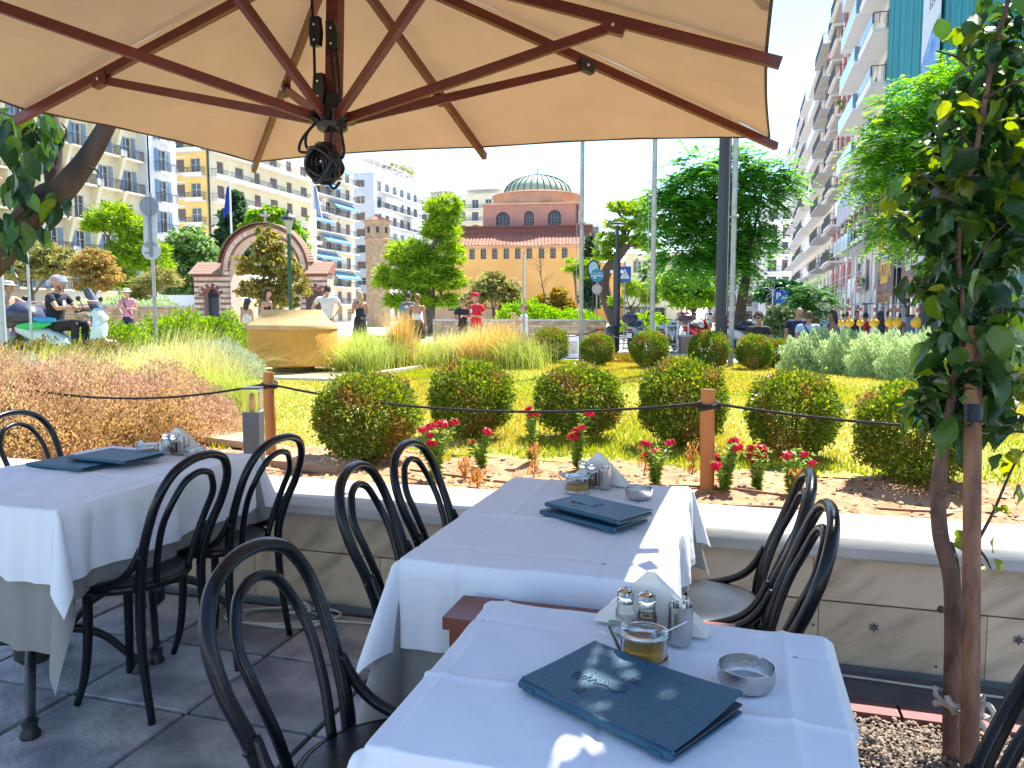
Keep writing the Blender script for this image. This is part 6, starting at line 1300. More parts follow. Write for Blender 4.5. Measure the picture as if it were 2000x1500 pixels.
TR('cypress_tree', 'small far cypress seen under the umbrella pine', 1258, 95, 2, [(1258, 515, 8, 12), (1258, 540, 10, 20)], 2500, .5, l_cyp, 'broad', seed=15, clump=.3, r0=.15)
TR('umbrella_pine', 'crooked umbrella pine with open crown right of the church', 1222, 44, 0, [(1200, 405, 17, 14), (1245, 408, 34, 22), (1215, 440, 30, 14), (1262, 440, 30, 20), (1235, 470, 30, 12), (1190, 470, 22, 18), (1180, 500, 22, 16), (1262, 480, 24, 14)], 11000, .36, l_pine, 'needle', bark, .42, 16, trunk=[(0, 0, -.3), (-.9, 0, 1.5), (-1.3, .1, 3.2), (-.4, 0, 4.6), (.3, 0, 5.4)], clump=.42)
TR('olive_tree', 'low gnarled yellow green tree below the umbrella pine', 1232, 34, 1.6, [(1245, 570, 26, 18), (1225, 550, 22, 16), (1270, 585, 20, 18), (1205, 590, 16, 14), (1285, 560, 18, 22)], 6500, .2, l_pine, 'needle', seed=17, r0=.1, clump=.45)
TR('feathery_tree', 'large feathery ailanthus tree with the crown above the mast', 1440, 25.5, 0, [(1365, 328, 30, 18), (1350, 375, 44, 24), (1325, 430, 32, 28), (1392, 430, 38, 32), (1440, 330, 36, 22), (1495, 345, 34, 16), (1475, 385, 38, 24), (1450, 440, 34, 30), (1342, 490, 42, 26), (1418, 500, 40, 24), (1468, 480, 18, 16), (1308, 395, 18, 18)], 38000, .23, l_ail, 'frond', bark, .2, 18, trunk=[(0, 0, -.1), (.12, 0, 1.6), (.25, 0, 2.7), (.1, .1, 3.9)], clump=.27)
TR('round_tree', 'low bright green round tree under the feathery tree', 1352, 33, 1.5, [(1350, 555, 40, 22), (1325, 575, 32, 20), (1375, 578, 30, 20), (1350, 590, 44, 14), (1310, 550, 18, 22)], 12000, .18, l_brt, 'broad', seed=19, r0=.1)
TR('shade_tree', 'dark green street tree on the far side beside the parking sign', 1530, 40, 2, [(1520, 565, 34, 18), (1500, 580, 28, 16), (1550, 575, 26, 18)], 8000, .26, l_dark, 'broad', seed=20)
TR('round_shrub', 'dull green round shrub left of the bald man', 1525, 19.5, .4, [(1518, 625, 28, 26), (1545, 630, 20, 22), (1530, 648, 34, 14)], 7000, .10, leafmat('dull_shrub', [(.04, .09, .03), (.07, .13, .04), (.12, .14, .04)], .3, .6), 'broad', seed=21, r0=.03, cat='bush')
TR('small_street_tree', 'small bright and dark street tree above the foreground pedestrians', 1585, 24, 1.0, [(1590, 582, 30, 18), (1560, 598, 22, 16), (1570, 620, 30, 16), (1605, 590, 16, 12)], 7000, .15, mixl := leafmat('street_leaf', [(0.026, 0.130, 0.039), (0.065, 0.221, 0.039), (0.156, 0.390, 0.039)], .48, .5), 'frond', seed=22, r0=.05)
TR('feathery_tree', 'big feathery tree before the teal scaffold net', 1850, 15.0, 0, [(1900, 150, 70, 40), (1830, 190, 70, 34), (1760, 215, 50, 34), (1740, 280, 62, 44), (1800, 300, 70, 54), (1870, 260, 70, 70), (1730, 340, 54, 36), (1800, 380, 60, 44), (1780, 440, 54, 38), (1870, 400, 60, 70), (1940, 200, 60, 80), (1950, 350, 60, 90), (1830, 460, 50, 40), (1960, 480, 60, 60), (1755, 430, 50, 30)], 62000, .125, l_ail2 := leafmat('sunny_feathery_leaf', [(0.041, 0.162, 0.034), (0.081, 0.270, 0.034), (0.189, 0.432, 0.027), (0.378, 0.567, 0.027)], .48, .5), 'frond', bark, .14, 23, trunk=[(.6, 0, -.1), (.5, 0, 1.4), (.35, 0, 2.4), (.2, .1, 3.2)], clump=.3)  # sunlit yellow-green is put into this tree's leaf colours
# bare thin tree in front of the church
p = onground(1062, 27); t = thing('bare_tree', 'thin leafless young tree in front of the church front', 'tree', tuple(p)); rr = random.Random(6); mb = MB(); pts = spline([(0, 0, 0), (.05, 0, 1.5), (-.1, 0, 2.4), (-.12, 0, 3.4)], 6); mb.tube(pts, [.05, .02, .008], 7)
for k in range(26):
    s0 = pts[rr.randint(9, len(pts)-1)]; d = Vector((rr.gauss(0, .4), rr.gauss(0, .2), rr.uniform(.1, .5))); mb.tube([s0, s0+d*.5+Vector((0, 0, .05)), s0+d], [.008, .003], 4)
mb.tube([(-.25, 0, 0), (-.22, 0, .9), (-.2, 0, 1.35)], [.09, .08, .1], 8); obj('trunk', mb, bark_g, t, smooth=True)
# oleander bushes behind the stone walls
for i, (px, D, rx, rz, lm_, lab) in enumerate([(215, 28, 2.2, 1.0, silvg, 'pale green oleander bush behind the left stone wall'), (300, 28, 1.8, .95, silvg, 'green oleander bush next to the pale one behind the left wall'), (1030, 26.8, 1.3, .95, l_brt, 'green bush behind the right part of the church wall'), (1105, 27.2, 1.4, .75, l_brt, 'bright low bush behind the stone wall near the flagpole'), (1265, 29, 1.0, .7, l_brt, 'green bush at the end of the stone wall behind the motorcycle')]):
    p = onground(px, D); mound('oleander_bush', lab, 'bush', tuple(p+Vector((0, 0, .6))), (rx, 1.0, rz), 6000, .13, lm_, .5, .4, 81+i, 'bushes behind the stone walls')
for i, (px, D) in enumerate([(1215, 15.6), (1330, 14.6), (1255, 15.9)]):
    p = at(px, 617, D); mound('low_plant', ['low pinkish green plants between the second and third far bush', 'low pinkish green plants between the third and fourth far bush', 'low plants behind the third far bush'][i], 'plant', (p.x, p.y, GZ), (.55, .3, .2), 2500, .04, l_org, .8, .5, 91+i, 'low plants between the far bushes')

# ------------------------------------------------------------------ big leaved trees close by
def bigleaf(seed, L_=.095, Wd=.062, curl=.25):
    rr = random.Random(seed); n, m = 7, 4; vs = []; fs = []
    for i in range(n+1):
        u = i/n; w = Wd/2*math.sin(math.pi*min(1, u*.97+.03)**.8)*(1.05-.1*u)
        for j in range(-m//2, m//2+1):
            v = j/(m/2); x = w*v; vs.append((x, u*L_, -curl*L_*u*u+abs(v)*w*.28-.006*math.sin(u*9+j*2+seed)*abs(v)))
    k = m+1
    for i in range(n):
        for j in range(m): q = i*k+j; fs.append((q, q+1, q+k+1, q+k))
    mb = MB(); mb.add(vs, fs); return mb
big_l = leafmat('big_leaf', [(.012, .042, .014), (.018, .06, .016), (.028, .08, .018), (.05, .12, .018), (.11, .19, .016)], .38, .32, obj=True, spec=.5)
big_y = leafmat('backlit_leaf', [(.09, .16, .012), (.14, .21, .015), (.20, .24, .02)], .55, .35, obj=True)  # backlit copy of the big leaf: sun glow put into its colours
LM = [mkmesh('leaf', bigleaf(s, .095*f, .066*f, c), big_l, smooth=True) for s, f, c in ((1, 1, .15), (2, 1.15, .35), (3, .85, .55), (4, .7, .1))]
LY = [mkmesh('leaf', bigleaf(s, .085*f, .056*f, c), big_y, smooth=True) for s, f, c in ((5, 1, .2), (6, .8, .45))]
tb = Vector((.62, 2.335, -.03)); t = thing('tied_tree', 'thin broad leaved tree tied to a wooden stake in the gravel pit', 'tree', tuple(tb))
mb = MB(); D0 = 2.52
tk = [at(px, py, d)-tb for px, py, d in ((1862, 1580, 2.40), (1860, 1420, 2.40), (1862, 1250, 2.43), (1858, 1130, 2.45), (1836, 1040, 2.47), (1834, 930, 2.5), (1850, 830, 2.5), (1868, 720, 2.52), (1880, 600, 2.53), (1872, 500, 2.53), (1880, 400, 2.53), (1905, 300, 2.5), (1925, 190, 2.5), (1945, 90, 2.48), (1975, -30, 2.45), (1990, -200, 2.4))]
sp = spline(tk, 6); mb.tube(sp, [.028, .028, .026, .025, .024, .022, .016, .010, .007, .007, .007, .008, .008, .008, .007, .006], 12)
for (px, py, d) in ((1842, 965, 2.455), (1838, 1190, 2.42), (1835, 1040, 2.44)): q = at(px, py, d)-tb; mb.sph(q, .012, 8, 6)
obj('trunk', mb, bark_r, t, smooth=True)
mb = MB(); br = [[(1905, 300), (1870, 250), (1835, 215)], [(1925, 190), (1880, 120), (1830, 100)], [(1880, 400), (1835, 370), (1790, 330)], [(1880, 400), (1830, 385), (1750, 430)], [(1872, 500), (1840, 520), (1795, 560)], [(1925, 190), (1985, 160), (2040, 150)], [(1880, 400), (1950, 330), (2030, 260)], [(1876, 560), (1930, 470), (2010, 400)],
     [(1880, 640), (1950, 620), (1965, 560)], [(1868, 720), (1830, 780), (1790, 800)], [(1868, 740), (1930, 760), (1975, 700)], [(1905, 1065), (1940, 1000), (1985, 900), (2030, 850)], [(1905, 1065), (1925, 1090), (1935, 1110)], [(1858, 1060), (1870, 1100), (1875, 1140)]]
twl = []
for b in br: q = spline([at(x, y, 2.5+random.uniform(-.04, .06))-tb for x, y in b], 5); twl.append(q); mb.tube(q, [.006, .003], 5)
obj('branches', mb, bark, t, smooth=True)
rr = random.Random(12)
zones = [(1965, 60, 38, 55, 13, .2), (1900, 60, 40, 40, 6, .9), (1945, 150, 45, 50, 15, .5), (1990, 230, 30, 60, 12, .3), (1860, 205, 45, 30, 7, .95), (1925, 270, 45, 50, 16, .4), (1835, 285, 30, 25, 7, .8), (1870, 330, 50, 35, 15, .45), (1975, 340, 36, 50, 15, .1), (1800, 350, 45, 25, 8, .6), (1910, 400, 55, 40, 20, .15), (1850, 425, 50, 35, 16, .2), (1770, 430, 25, 25, 4, .7),
         (1975, 450, 34, 45, 15, .05), (1860, 500, 45, 35, 15, .1), (1930, 530, 45, 40, 17, .05), (1830, 560, 35, 30, 11, .15), (1890, 610, 45, 35, 16, .02), (1950, 640, 30, 60, 14, .0), (1860, 670, 35, 40, 13, .05), (1835, 740, 30, 35, 11, .2), (1900, 730, 42, 45, 20, .0), (1950, 740, 22, 45, 12, 0), (1870, 810, 36, 32, 13, .05), (1800, 800, 26, 35, 9, .5), (1925, 830, 25, 35, 9, .1),
         (1960, 900, 24, 25, 7, .7), (1975, 955, 25, 20, 5, .8), (1945, 990, 12, 20, 3, .8), (1930, 1100, 12, 18, 3, .4), (1865, 1080, 9, 25, 4, .3), (1870, 1030, 8, 10, 2, .3), (1935, 1050, 12, 15, 2, .6)]
cnt = 0
for (cx, cy, sx, sy, k, yp) in zones:
    for _ in range(int(k*.86)):
        px, py = rr.gauss(cx, sx*.6), rr.gauss(cy, sy*.6); q = at(px, py, 2.5+rr.gauss(0, .09))-tb
        me = rr.choice(LY) if rr.random() < yp*.8 else rr.choice(LM); sc_ = rr.uniform(.7, 1.25)*(1.0 if py < 900 else .6)
        link('leaf', me, t, tuple(q), (rr.uniform(-1.5, .3), rr.uniform(-.7, .7), rr.uniform(0, 6.28)), (sc_,)*3); cnt += 1
V_, F_, of = [], [], 0
rg = np.random.default_rng(31); vb = np.array(bigleaf(2, .07, .045, .3).v); fb = np.array(bigleaf(2, .07, .045, .3).f)
for (cx, cy, sx, sy, k, yp) in zones:
    if cy > 860: continue
    for _ in range(int(k*3.4)):
        q = at(rg.normal(cx, sx*.6), rg.normal(cy, sy*.6), 2.56+abs(rg.normal())*.10)-tb; R_ = np.array(Euler((rg.uniform(-1.5, .3), rg.uniform(-.7, .7), rg.uniform(0, 6.28))).to_matrix()); V_.append(vb @ R_.T*rg.uniform(.7, 1.2)+np.array(q)); F_.append(fb+of); of += len(vb)
o = link('inner_leaves', npmesh('inner_leaves', np.concatenate(V_), np.concatenate(F_), leafmat('inner_leaf', [(.012, .045, .014), (.02, .07, .018), (.035, .10, .018), (.07, .14, .018)], .38, .35), True), t); o['kind'] = 'stuff'
# a few leaves singled out by the photograph
for (px, py, s, rx, ry, rz, y) in ((1735, 425, 1.0, 1.3, 0, 0, 1), (1800, 385, .7, -1.2, .3, 1.0, 0), (1880, 60, .8, -.3, .2, 1.6, 1), (1865, 215, 1.1, -.6, .2, 2.0, 1), (1958, 690, 1.5, -1.5, .1, .4, 0), (1962, 790, 1.4, -1.5, .1, -.2, 0), (1985, 440, 1.2, 1.3, 0, .3, 0)):
    link('leaf', (LY if y else LM)[0], t, tuple(at(px, py, 2.44)-tb), (rx, ry, rz), (s,)*3)
# unseen crown above the frame, added and thickened to shade the tables
rng = np.random.default_rng(8); bl = [(.12, .16, 3.02, .46, .62, .32), (.62, .15, 3.15, .62, .65, .40), (1.25, .9, 2.75, .45, .6, .55), (1.5, 1.35, 2.2, .45, .55, .5), (.05, -.5, 3.0, .45, .45, .35)]
V, F = crown_leaves(bl, 25000, .105, 'broad', rng, .42, .6, .62); o = link('shading_crown', npmesh('shading_crown', V, F, leafmat('crown_leaf', [(.012, .045, .014), (.03, .08, .016), (.06, .12, .015)], .35, .35)), t); o['kind'] = 'stuff'
mb = MB()
for b in bl: mb.tube(spline([tk[-1], Vector(b[:3])*.6+Vector(tk[-1])*.4+Vector((0, 0, .05)), b[:3]], 5), [.010, .005], 6)
obj('shading_limbs', mb, bark, t, smooth=True)
# stake and tie
sb = atz(1893, 1575, -.05); st = thing('tree_stake', 'straight reddish wooden stake that the thin tree is tied to', 'stake', tuple(sb)); top_ = at(1902, 640, 2.50)-sb; mb = MB(); pts = [Vector((0, 0, 0)).lerp(top_, k/10) for k in range(11)]; mb.tube(pts, .0255, 14)
obj('pole', mb, stakem, st, smooth=40); mb = MB(); a_ = Vector((0, 0, 0)).lerp(top_, .80); mb.tube([Vector((0, 0, 0)).lerp(top_, .78), Vector((0, 0, 0)).lerp(top_, .82)], .031, 12); obj('dark_binding', mb, blackp, st, smooth=40)
c = at(1872, 1372, 2.38); mb = MB(); clothm = mat('rag', (.55, .48, .42), .9, (.42, .36, .31), 30, .5, 60)
for k in range(3): mb.tube([c+Vector((.066*math.cos(a), .05*math.sin(a), .018*math.sin(a*2+k)+(k-1)*.012)) for a in np.linspace(0, 6.28, 30)[:-1]], .009, 6, closed=True, flat=.5)
kn = at(1896, 1385, 2.30)
for pts in ([(0, 0, 0), (-.02, -.02, .02), (-.03, -.02, -.05), (-.012, -.015, -.07), (0, 0, 0)], [(0, 0, 0), (.035, -.02, .03), (.055, -.02, .0), (.03, -.01, -.02), (0, 0, 0)], [(0, 0, 0), (.0, -.02, -.05), (-.005, -.015, -.09)], [(0, 0, 0), (.03, -.02, -.04), (.05, -.01, -.07)], [(0, 0, 0), (.05, -.01, -.02), (.075, -.01, -.045)], [(0, 0, 0), (-.05, -.01, .01), (-.065, 0, .03), (-.04, .01, -.03)]): mb.tube(spline([kn+Vector(q) for q in pts], 6), [.006, .011, .006], 6, flat=.45)
mb.sph(kn, .014); tag(obj('cloth_tie', mb, clothm, smooth=True), 'off white rag knotted around the thin tree and its stake', 'tie')

# tree at the upper left, standing in the bed outside the picture
D1 = 5.2; b0 = at(-210, 617, D1); b0.z = GZ; t = thing('leaning_tree', 'dark leaning forked tree with large leaves at the upper left', 'tree', tuple(b0))
mb = MB(); P_ = [(0, 0, -.05), (.05, 0, .5)]+[tuple(at(x, y, D1)-b0) for x, y in ((-60, 560), (-5, 500), (45, 438), (85, 390), (120, 370), (160, 325), (195, 270), (225, 210), (255, 140))]; mb.tube(spline(P_, 6), [.12, .11, .105, .10, .095, .09, .088, .07, .06, .052, .045], 12)
mb.tube(spline([at(x, y, D1)-b0 for x, y in ((112, 385), (104, 330), (106, 270), (98, 220), (85, 150))], 5), [.065, .055, .045, .04], 10); obj('trunk', mb, bark, t, smooth=True)
mb = MB()
for b in ([(104, 330), (80, 270), (40, 235), (-10, 215)], [(110, 375), (60, 400), (15, 440), (-20, 470)], [(104, 300), (60, 320), (20, 350)], [(85, 400), (60, 440), (40, 470)], [(100, 380), (120, 400), (140, 410)], [(106, 300), (130, 260), (120, 240)], [(160, 325), (185, 330), (195, 340)]): mb.tube(spline([at(x, y, D1-.1)-b0 for x, y in b], 5), [.012, .005], 5)
obj('branches', mb, bark, t, smooth=True)
rr = random.Random(5); L2 = [mkmesh('leaf', bigleaf(s, .20*f, .125*f, c), m_, smooth=True) for s, f, c, m_ in ((1, 1, .3, big_l), (2, .85, .5, big_l), (3, 1.1, .2, big_l), (5, .85, .3, big_l))]
for (cx, cy, sx, sy, k) in ((20, 240, 34, 22, 12), (60, 260, 30, 25, 10), (55, 300, 25, 20, 8), (25, 340, 25, 25, 8), (10, 400, 18, 30, 8), (50, 370, 18, 15, 4), (55, 430, 14, 12, 4), (10, 470, 14, 20, 6), (35, 460, 12, 18, 3), (88, 400, 14, 22, 4), (125, 390, 18, 8, 3), (80, 440, 10, 15, 3), (115, 245, 16, 10, 4), (70, 225, 20, 8, 5)):
    for _ in range(k): link('leaf', rr.choice(L2), t, tuple(at(rr.gauss(cx, sx*.7), rr.gauss(cy, sy*.7), D1-.15+rr.gauss(0, .12))-b0), (rr.uniform(-1.7, -.7), rr.uniform(-.5, .5), rr.uniform(0, 6.28)), (rr.uniform(.6, 1.1),)*3)

# ------------------------------------------------------------------ buildings
def fl(O, th): 
    c, s = math.cos(th), math.sin(th); return lambda a, b, z: Vector((O[0]+a*c-b*s, O[1]+a*s+b*c, z))
def lbox(mb, T, a0, a1, b0, b1, z0, z1):
    vs = [T(*q) for q in ((a0, b0, z0), (a1, b0, z0), (a1, b1, z0), (a0, b1, z0), (a0, b0, z1), (a1, b0, z1), (a1, b1, z1), (a0, b1, z1))]; mb.add(vs, [(0, 3, 2, 1), (4, 5, 6, 7), (0, 1, 5, 4), (1, 2, 6, 5), (2, 3, 7, 6), (3, 0, 4, 7)])
_wm = {}
def winmesh(kind, w, h):
    key = (kind, round(w, 2), round(h, 2))
    if key in _wm: return _wm[key]
    fm = {'shutter': white_f, 'dark': darkm, 'white': white_f, 'blue': white_f, 'brown': brown_f}[kind if kind in ('dark', 'blue', 'brown', 'shutter') else 'white']
    mb = MB(); f = .06
    mb.bx(0, w, -.02, .06, 0, f); mb.bx(0, w, -.02, .06, h-f, h); mb.bx(0, f, -.02, .06, f, h-f); mb.bx(w-f, w, -.02, .06, f, h-f); mb.bx(w/2-.035, w/2+.035, -.015, .05, f, h-f)
    if kind in ('white', 'blue', 'door'): mb.bx(f, w/2-.036, -.005, .04, h*.62, h*.62+.04); mb.bx(w/2+.036, w-f, -.005, .04, h*.62, h*.62+.04)
    frame = mkmesh('window', mb, fm)
    mb = MB(); mb.bx(f, w-f, .012, .02, f, h-f); pane = mkmesh('pane', mb, pane_m); extra = None
    if kind in ('shutter', 'brown'):
        mb = MB(); z = h*.28 if kind == 'shutter' else f
        while z < h-f-.01: z1 = min(h-f, z+.09); mb.bx(f+.002, w-f-.002, -.028, -.022+.01, z+.004, z1); z += .09
        extra = [('roller_shutter', mkmesh('roller_shutter', mb, shut_m))]
    if kind == 'blue':
        extra = []
        for x0, x1 in ((-.02-w*.42, -.02), (w+.02, w+.02+w*.42)):
            mb = MB(); mb.bx(x0, x1, -.27, -.23, 0, h)
            for k in range(int(h/.2)): mb.bx(x0+.05, x1-.05, -.285, -.271, .05+k*.2, .17+k*.2)
            extra.append(('shutter', mkmesh('shutter', mb, blue_m)))
    _wm[key] = (frame, pane, extra); return _wm[key]
white_f = mat('window_frame', (.72, .72, .70), .5); brown_f = mat('brown_frame', (.14, .08, .06), .6); shut_m = mat('brown_shutter', (.13, .09, .085), .6, (.16, .11, .10), 3); blue_m = mat('blue_shutter', (.17, .28, .40), .6, (.21, .33, .45), 3)
railm = mat('rail_metal', (.10, .10, .11), .5); glassb = mat('balcony_glass', (.20, .34, .42), .15)
def facade(t, org, O, th, L_, z0, nf, fh, cols, wm, wname='wall', rec=.22, thick=.3, top=1.0, back=True):
    """cols: (centre, width, sill, height, kind); one wall mesh with real openings and one window object each"""
    T = fl(O, th); mb = MB()
    for f in range(nf):
        z = z0+f*fh; x = 0
        for c in sorted(cols, key=lambda q: q[0]):
            a0, a1 = c[0]-c[1]/2, c[0]+c[1]/2; v0, v1 = z+c[2], z+c[2]+c[3]
            lbox(mb, T, x, a0, 0, thick, z, z+fh); lbox(mb, T, a0, a1, 0, thick, z, v0); lbox(mb, T, a0, a1, 0, thick, v1, z+fh); x = a1
            fr, pn, ex = winmesh(c[4] if not isinstance(c[4], (list, tuple)) else c[4][f % len(c[4])], c[1]-.01, c[3]-.01); p = T(a0+.005, rec-.06, v0+.005)-Vector(org)
            w = link('window', fr, t, tuple(p), (0, 0, th)); link('pane', pn, w)
            for e_ in ex or (): link(e_[0], e_[1], w)
        lbox(mb, T, x, L_, 0, thick, z, z+fh)
    if top: lbox(mb, T, -.12, L_+.12, -.15, thick+.2, z0+nf*fh, z0+nf*fh+.25); lbox(mb, T, 0, L_, 0, thick, z0+nf*fh+.25, z0+nf*fh+top)
    obj(wname, mb, wm, t, org); return T
def core(t, org, T, L_, dep, z0, z1, m): mb = MB(); lbox(mb, T, .02, L_-.02, .301, dep, z0, z1); obj('core', mb, m, t, org)
_bm = {}
def balcony(t, org, T, th, a0, a1, z, dep, kind, slabm=None, h=1.0):
    w = a1-a0; key = (round(w, 2), dep, kind, slabm.name if slabm else '')
    if key not in _bm:
        mb = MB(); mb.bx(0, w, -dep, 0, -.18, 0)
        if kind == 'solid': mb.bx(0, w, -dep, -dep+.1, .001, h); mb.bx(0, .1, -dep+.101, -.001, .001, h); mb.bx(w-.1, w, -dep+.101, -.001, .001, h)
        if kind == 'strip': mb.bx(-.03, w+.03, -dep-.03, -dep+.12, .001, .32)
        s = mkmesh('balcony', mb, slabm or white_p); mb = MB(); rl = None
        if kind in ('bars', 'strip'):
            zb = .02 if kind == 'bars' else .33; n = max(3, int(w/.16))
            for k in range(n+1): x = .02+(w-.04)*k/n; mb.bx(x-.012, x+.012, -dep+.02, -dep+.045, zb, h-.03)
            mb.bx(0, w, -dep, -dep+.06, h-.03, h+.02)
            for k in range(5): y = -dep+.1+(dep-.12)*k/5; mb.bx(.01, .035, y-.012, y+.012, zb, h-.03); mb.bx(w-.035, w-.01, y-.012, y+.012, zb, h-.03)
            mb.bx(.0, .05, -dep+.061, 0, h-.03, h+.02); mb.bx(w-.05, w, -dep+.061, 0, h-.03, h+.02); rl = mkmesh('railing', mb, railm)
        if kind == 'glass': mb.bx(.02, w-.02, -dep+.01, -dep+.04, .02, h); mb.bx(.02, .05, -dep+.041, -.02, .02, h); mb.bx(w-.05, w-.02, -dep+.041, -.02, .02, h); rl = mkmesh('railing', mb, glassb)
        _bm[key] = (s, rl)
    s, rl = _bm[key]; b = link('balcony', s, t, tuple(T(a0, -.002, z)-Vector(org)), (0, 0, th))
    if rl: link('railing', rl, b)
    return b
def bld(lab, org, cat='building', name='apartment_building'): return thing(name, lab, cat, org)
PX = math.pi/2; NX = -math.pi/2
cream = mat('cream_render', (.84, .77, .58), .85, (.74, .67, .49), .5); yellow = mat('yellow_render', (.82, .58, .20), .85, (.74, .51, .17), .5); paley = mat('pale_yellow_render', (.86, .78, .54), .85, (.78, .70, .47), .5)
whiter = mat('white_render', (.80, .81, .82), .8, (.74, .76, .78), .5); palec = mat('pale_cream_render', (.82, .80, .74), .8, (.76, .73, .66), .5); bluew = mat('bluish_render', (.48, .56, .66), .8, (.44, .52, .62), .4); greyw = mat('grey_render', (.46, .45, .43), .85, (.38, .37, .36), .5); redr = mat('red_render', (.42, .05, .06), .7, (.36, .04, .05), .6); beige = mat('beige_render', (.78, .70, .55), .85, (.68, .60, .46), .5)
# A: cream building with blue shutters at the left (facing +X)
org = (-62, 39, 0); t = bld('cream apartment building with slanting yellow buttresses and blue shutters at the left', org); Tm = None
cols = [(1.9+3.25*k, 1.15, .15, 2.3, ['blue', 'blue', 'blue', 'white', 'blue', 'blue', 'blue']) for k in range(9)]
T = facade(t, org, (-62, 40), PX, 29.5, .4, 7, 3.45, cols, cream); core(t, org, T, 29.5, 10, .4, 25, cream)
for f in range(1, 7):
    for k in range(9): balcony(t, org, T, PX, .55+3.25*k, 3.25+3.25*k, .4+3.45*f+.1, .95, 'bars', cream)
for f in range(3, 7):
    for k in range(1, 9):
        a = 3.4*k-.05-.1*k; z = .4+3.45*f-3.3; mb = MB(); vs = [T(a-.2, -.003, z), T(a+.2, -.003, z), T(a+.2, -1.1, z+3.2), T(a-.2, -1.1, z+3.2), T(a-.2, -.003, z+3.3), T(a+.2, -.003, z+3.3)]
        mb.add(vs, [(0, 1, 2, 3), (3, 2, 5, 4), (0, 3, 4), (1, 5, 2), (0, 4, 5, 1)]); obj('buttress', mb, paley, t, org)
mb = MB()
for f, k in ((2, 1), (3, 2), (4, 7), (5, 5), (5, 8), (2, 6), (6, 7)): p = T(3.25*k+.6, -.7, .4+3.45*f+.5); mb.box(tuple(p), (.35, .8, .6))
obj('air_conditioners', mb, white_p, t, org)
mb = MB(); 
for f, a0, a1 in ((2, 1, 8), (3, 1, 7), (4, 2, 9), (5, 1, 7), (3, 9, 12)):
    z = .4+3.45*(f+1)-.3; mb.add([T(a0, -.01, z), T(a1, -.01, z), T(a1, -1.5, z-.8), T(a0, -1.5, z-.8), T(a1, -1.5, z-1.05), T(a0, -1.5, z-1.05)], [(0, 1, 2, 3), (3, 2, 4, 5)])
obj('awnings', mb, mat('rust_awning', (.50, .38, .28), .9, (.3, .12, .08), 30, stretch=(.1, 3, .1)), t, org)
org = (-62, 69.6, 0); t = bld('narrow white end pavilion with tall blue shutters at the end of the cream building', org)
T = facade(t, org, (-60.9, 69.55), PX, 4.4, .4, 7, 3.3, [(2.2, 1.3, .2, 2.4, 'blue')], whiter); core(t, org, T, 4.4, 8, .4, 23.4, whiter)
T2 = facade(t, org, (-64.9, 69.5), 0, 4.0, .4, 7, 3.3, [(2.0, .9, .8, 1.5, 'white')], whiter, 'front_wall')
for f in (2, 3, 4, 5, 6): balcony(t, org, T, PX, 1.0, 3.4, .4+3.3*f+.15, .9, 'bars')
# B: yellow front, pale side with long balconies
org = (-67, 87, 0); t = bld('large yellow and cream apartment building with long white banded balconies', org)
T = facade(t, org, (-78, 87), 0, 10.98, .4, 9, 3.2, [(3.1, 1.3, .9, 1.4, 'brown'), (6.4, 2.4, .7, 1.7, 'shutter'), (9.3, 1.5, .12, 2.3, 'white')], yellow, 'front_wall'); core(t, org, T, 10.4, 14, .4, 29, yellow)
mb = MB()
for f in range(9):
    z = .4+3.2*f
    for a0, a1, v0, v1 in ((5.0, 7.8, .52, 2.6),):
        lbox(mb, T, a0, a1, -.06, -.002, z+v1-.02, z+v1+.14); lbox(mb, T, a0, a0+.14, -.06, -.002, z+v0, z+v1-.03); lbox(mb, T, a0, a1, -.12, -.002, z+v0-.12, z+v0-.01)
obj('window_surrounds', mb, white_p, t, org)
for f in range(1, 9): balcony(t, org, T, 0, 8.2 if f != 7 else 4.4, 10.9, .4+3.2*f+.1, 1.0, 'strip')
T = facade(t, org, (-67, 87.31), PX, 27, .4, 9, 3.2, [(2.6+4.15*k, (1.5, 1.9)[k % 2], (.12, .8)[k % 2], (2.3, 1.55)[k % 2], (['shutter', 'brown', 'shutter', 'white'], ['shutter', 'shutter', 'brown'])[k % 2]) for k in range(6)], paley)
core(t, org, T, 27, 8, .4, 29, paley)
for f in range(1, 9):
    if f % 3 != 2: balcony(t, org, T, PX, .4, 26.6, .4+3.2*f+.1, 1.2, 'strip')
    else: balcony(t, org, T, PX, .4, 18, .4+3.2*f+.1, 1.2, 'strip')
mb = MB(); lbox(mb, T, -.25, -.08, -.3, -.12, .4, 29); obj('drain_pipe', mb, darkm, t, org)
# C: blue awning building
org = (-70.5, 115, 0); t = bld('narrow cream apartment block with bright blue awnings on every floor', org)
T = facade(t, org, (-70.5, 115), PX, 19, .4, 9, 3.15, [(2.4+3.55*k, 1.6, .12, 2.3, ['white', 'shutter', 'white', 'dark']) for k in range(5)], beige); core(t, org, T, 19, 10, .4, 28.5, beige)
awn = mat('blue_awning', (.08, .27, .50), .8, (.20, .40, .60), 2)
T0 = facade(t, org, (-80, 115.3), 0, 9.4, .4, 9, 3.15, [(3, 1.2, .9, 1.3, 'dark'), (6.5, 1.2, .9, 1.3, 'shutter')], whiter, 'front_wall')
for f in range(1, 9):
    balcony(t, org, T, PX, .3, 9.2, .4+3.15*f+.1, 1.3, 'bars'); balcony(t, org, T, PX, 9.6, 18.7, .4+3.15*f+.1, 1.3, 'bars')
    z = .4+3.15*(f+1)-.25; mb = MB(); a0, a1 = [(6, 15), (.4, 9), (9.6, 18.6), (.4, 12)][f % 4]; mb.add([T(a0, -.01, z), T(a1, -.01, z), T(a1, -1.6, z-1.15), T(a0, -1.6, z-1.15), T(a1, -1.6, z-1.5), T(a0, -1.6, z-1.5)], [(0, 1, 2, 3), (3, 2, 4, 5)]); obj('awning', mb, awn, t, org)
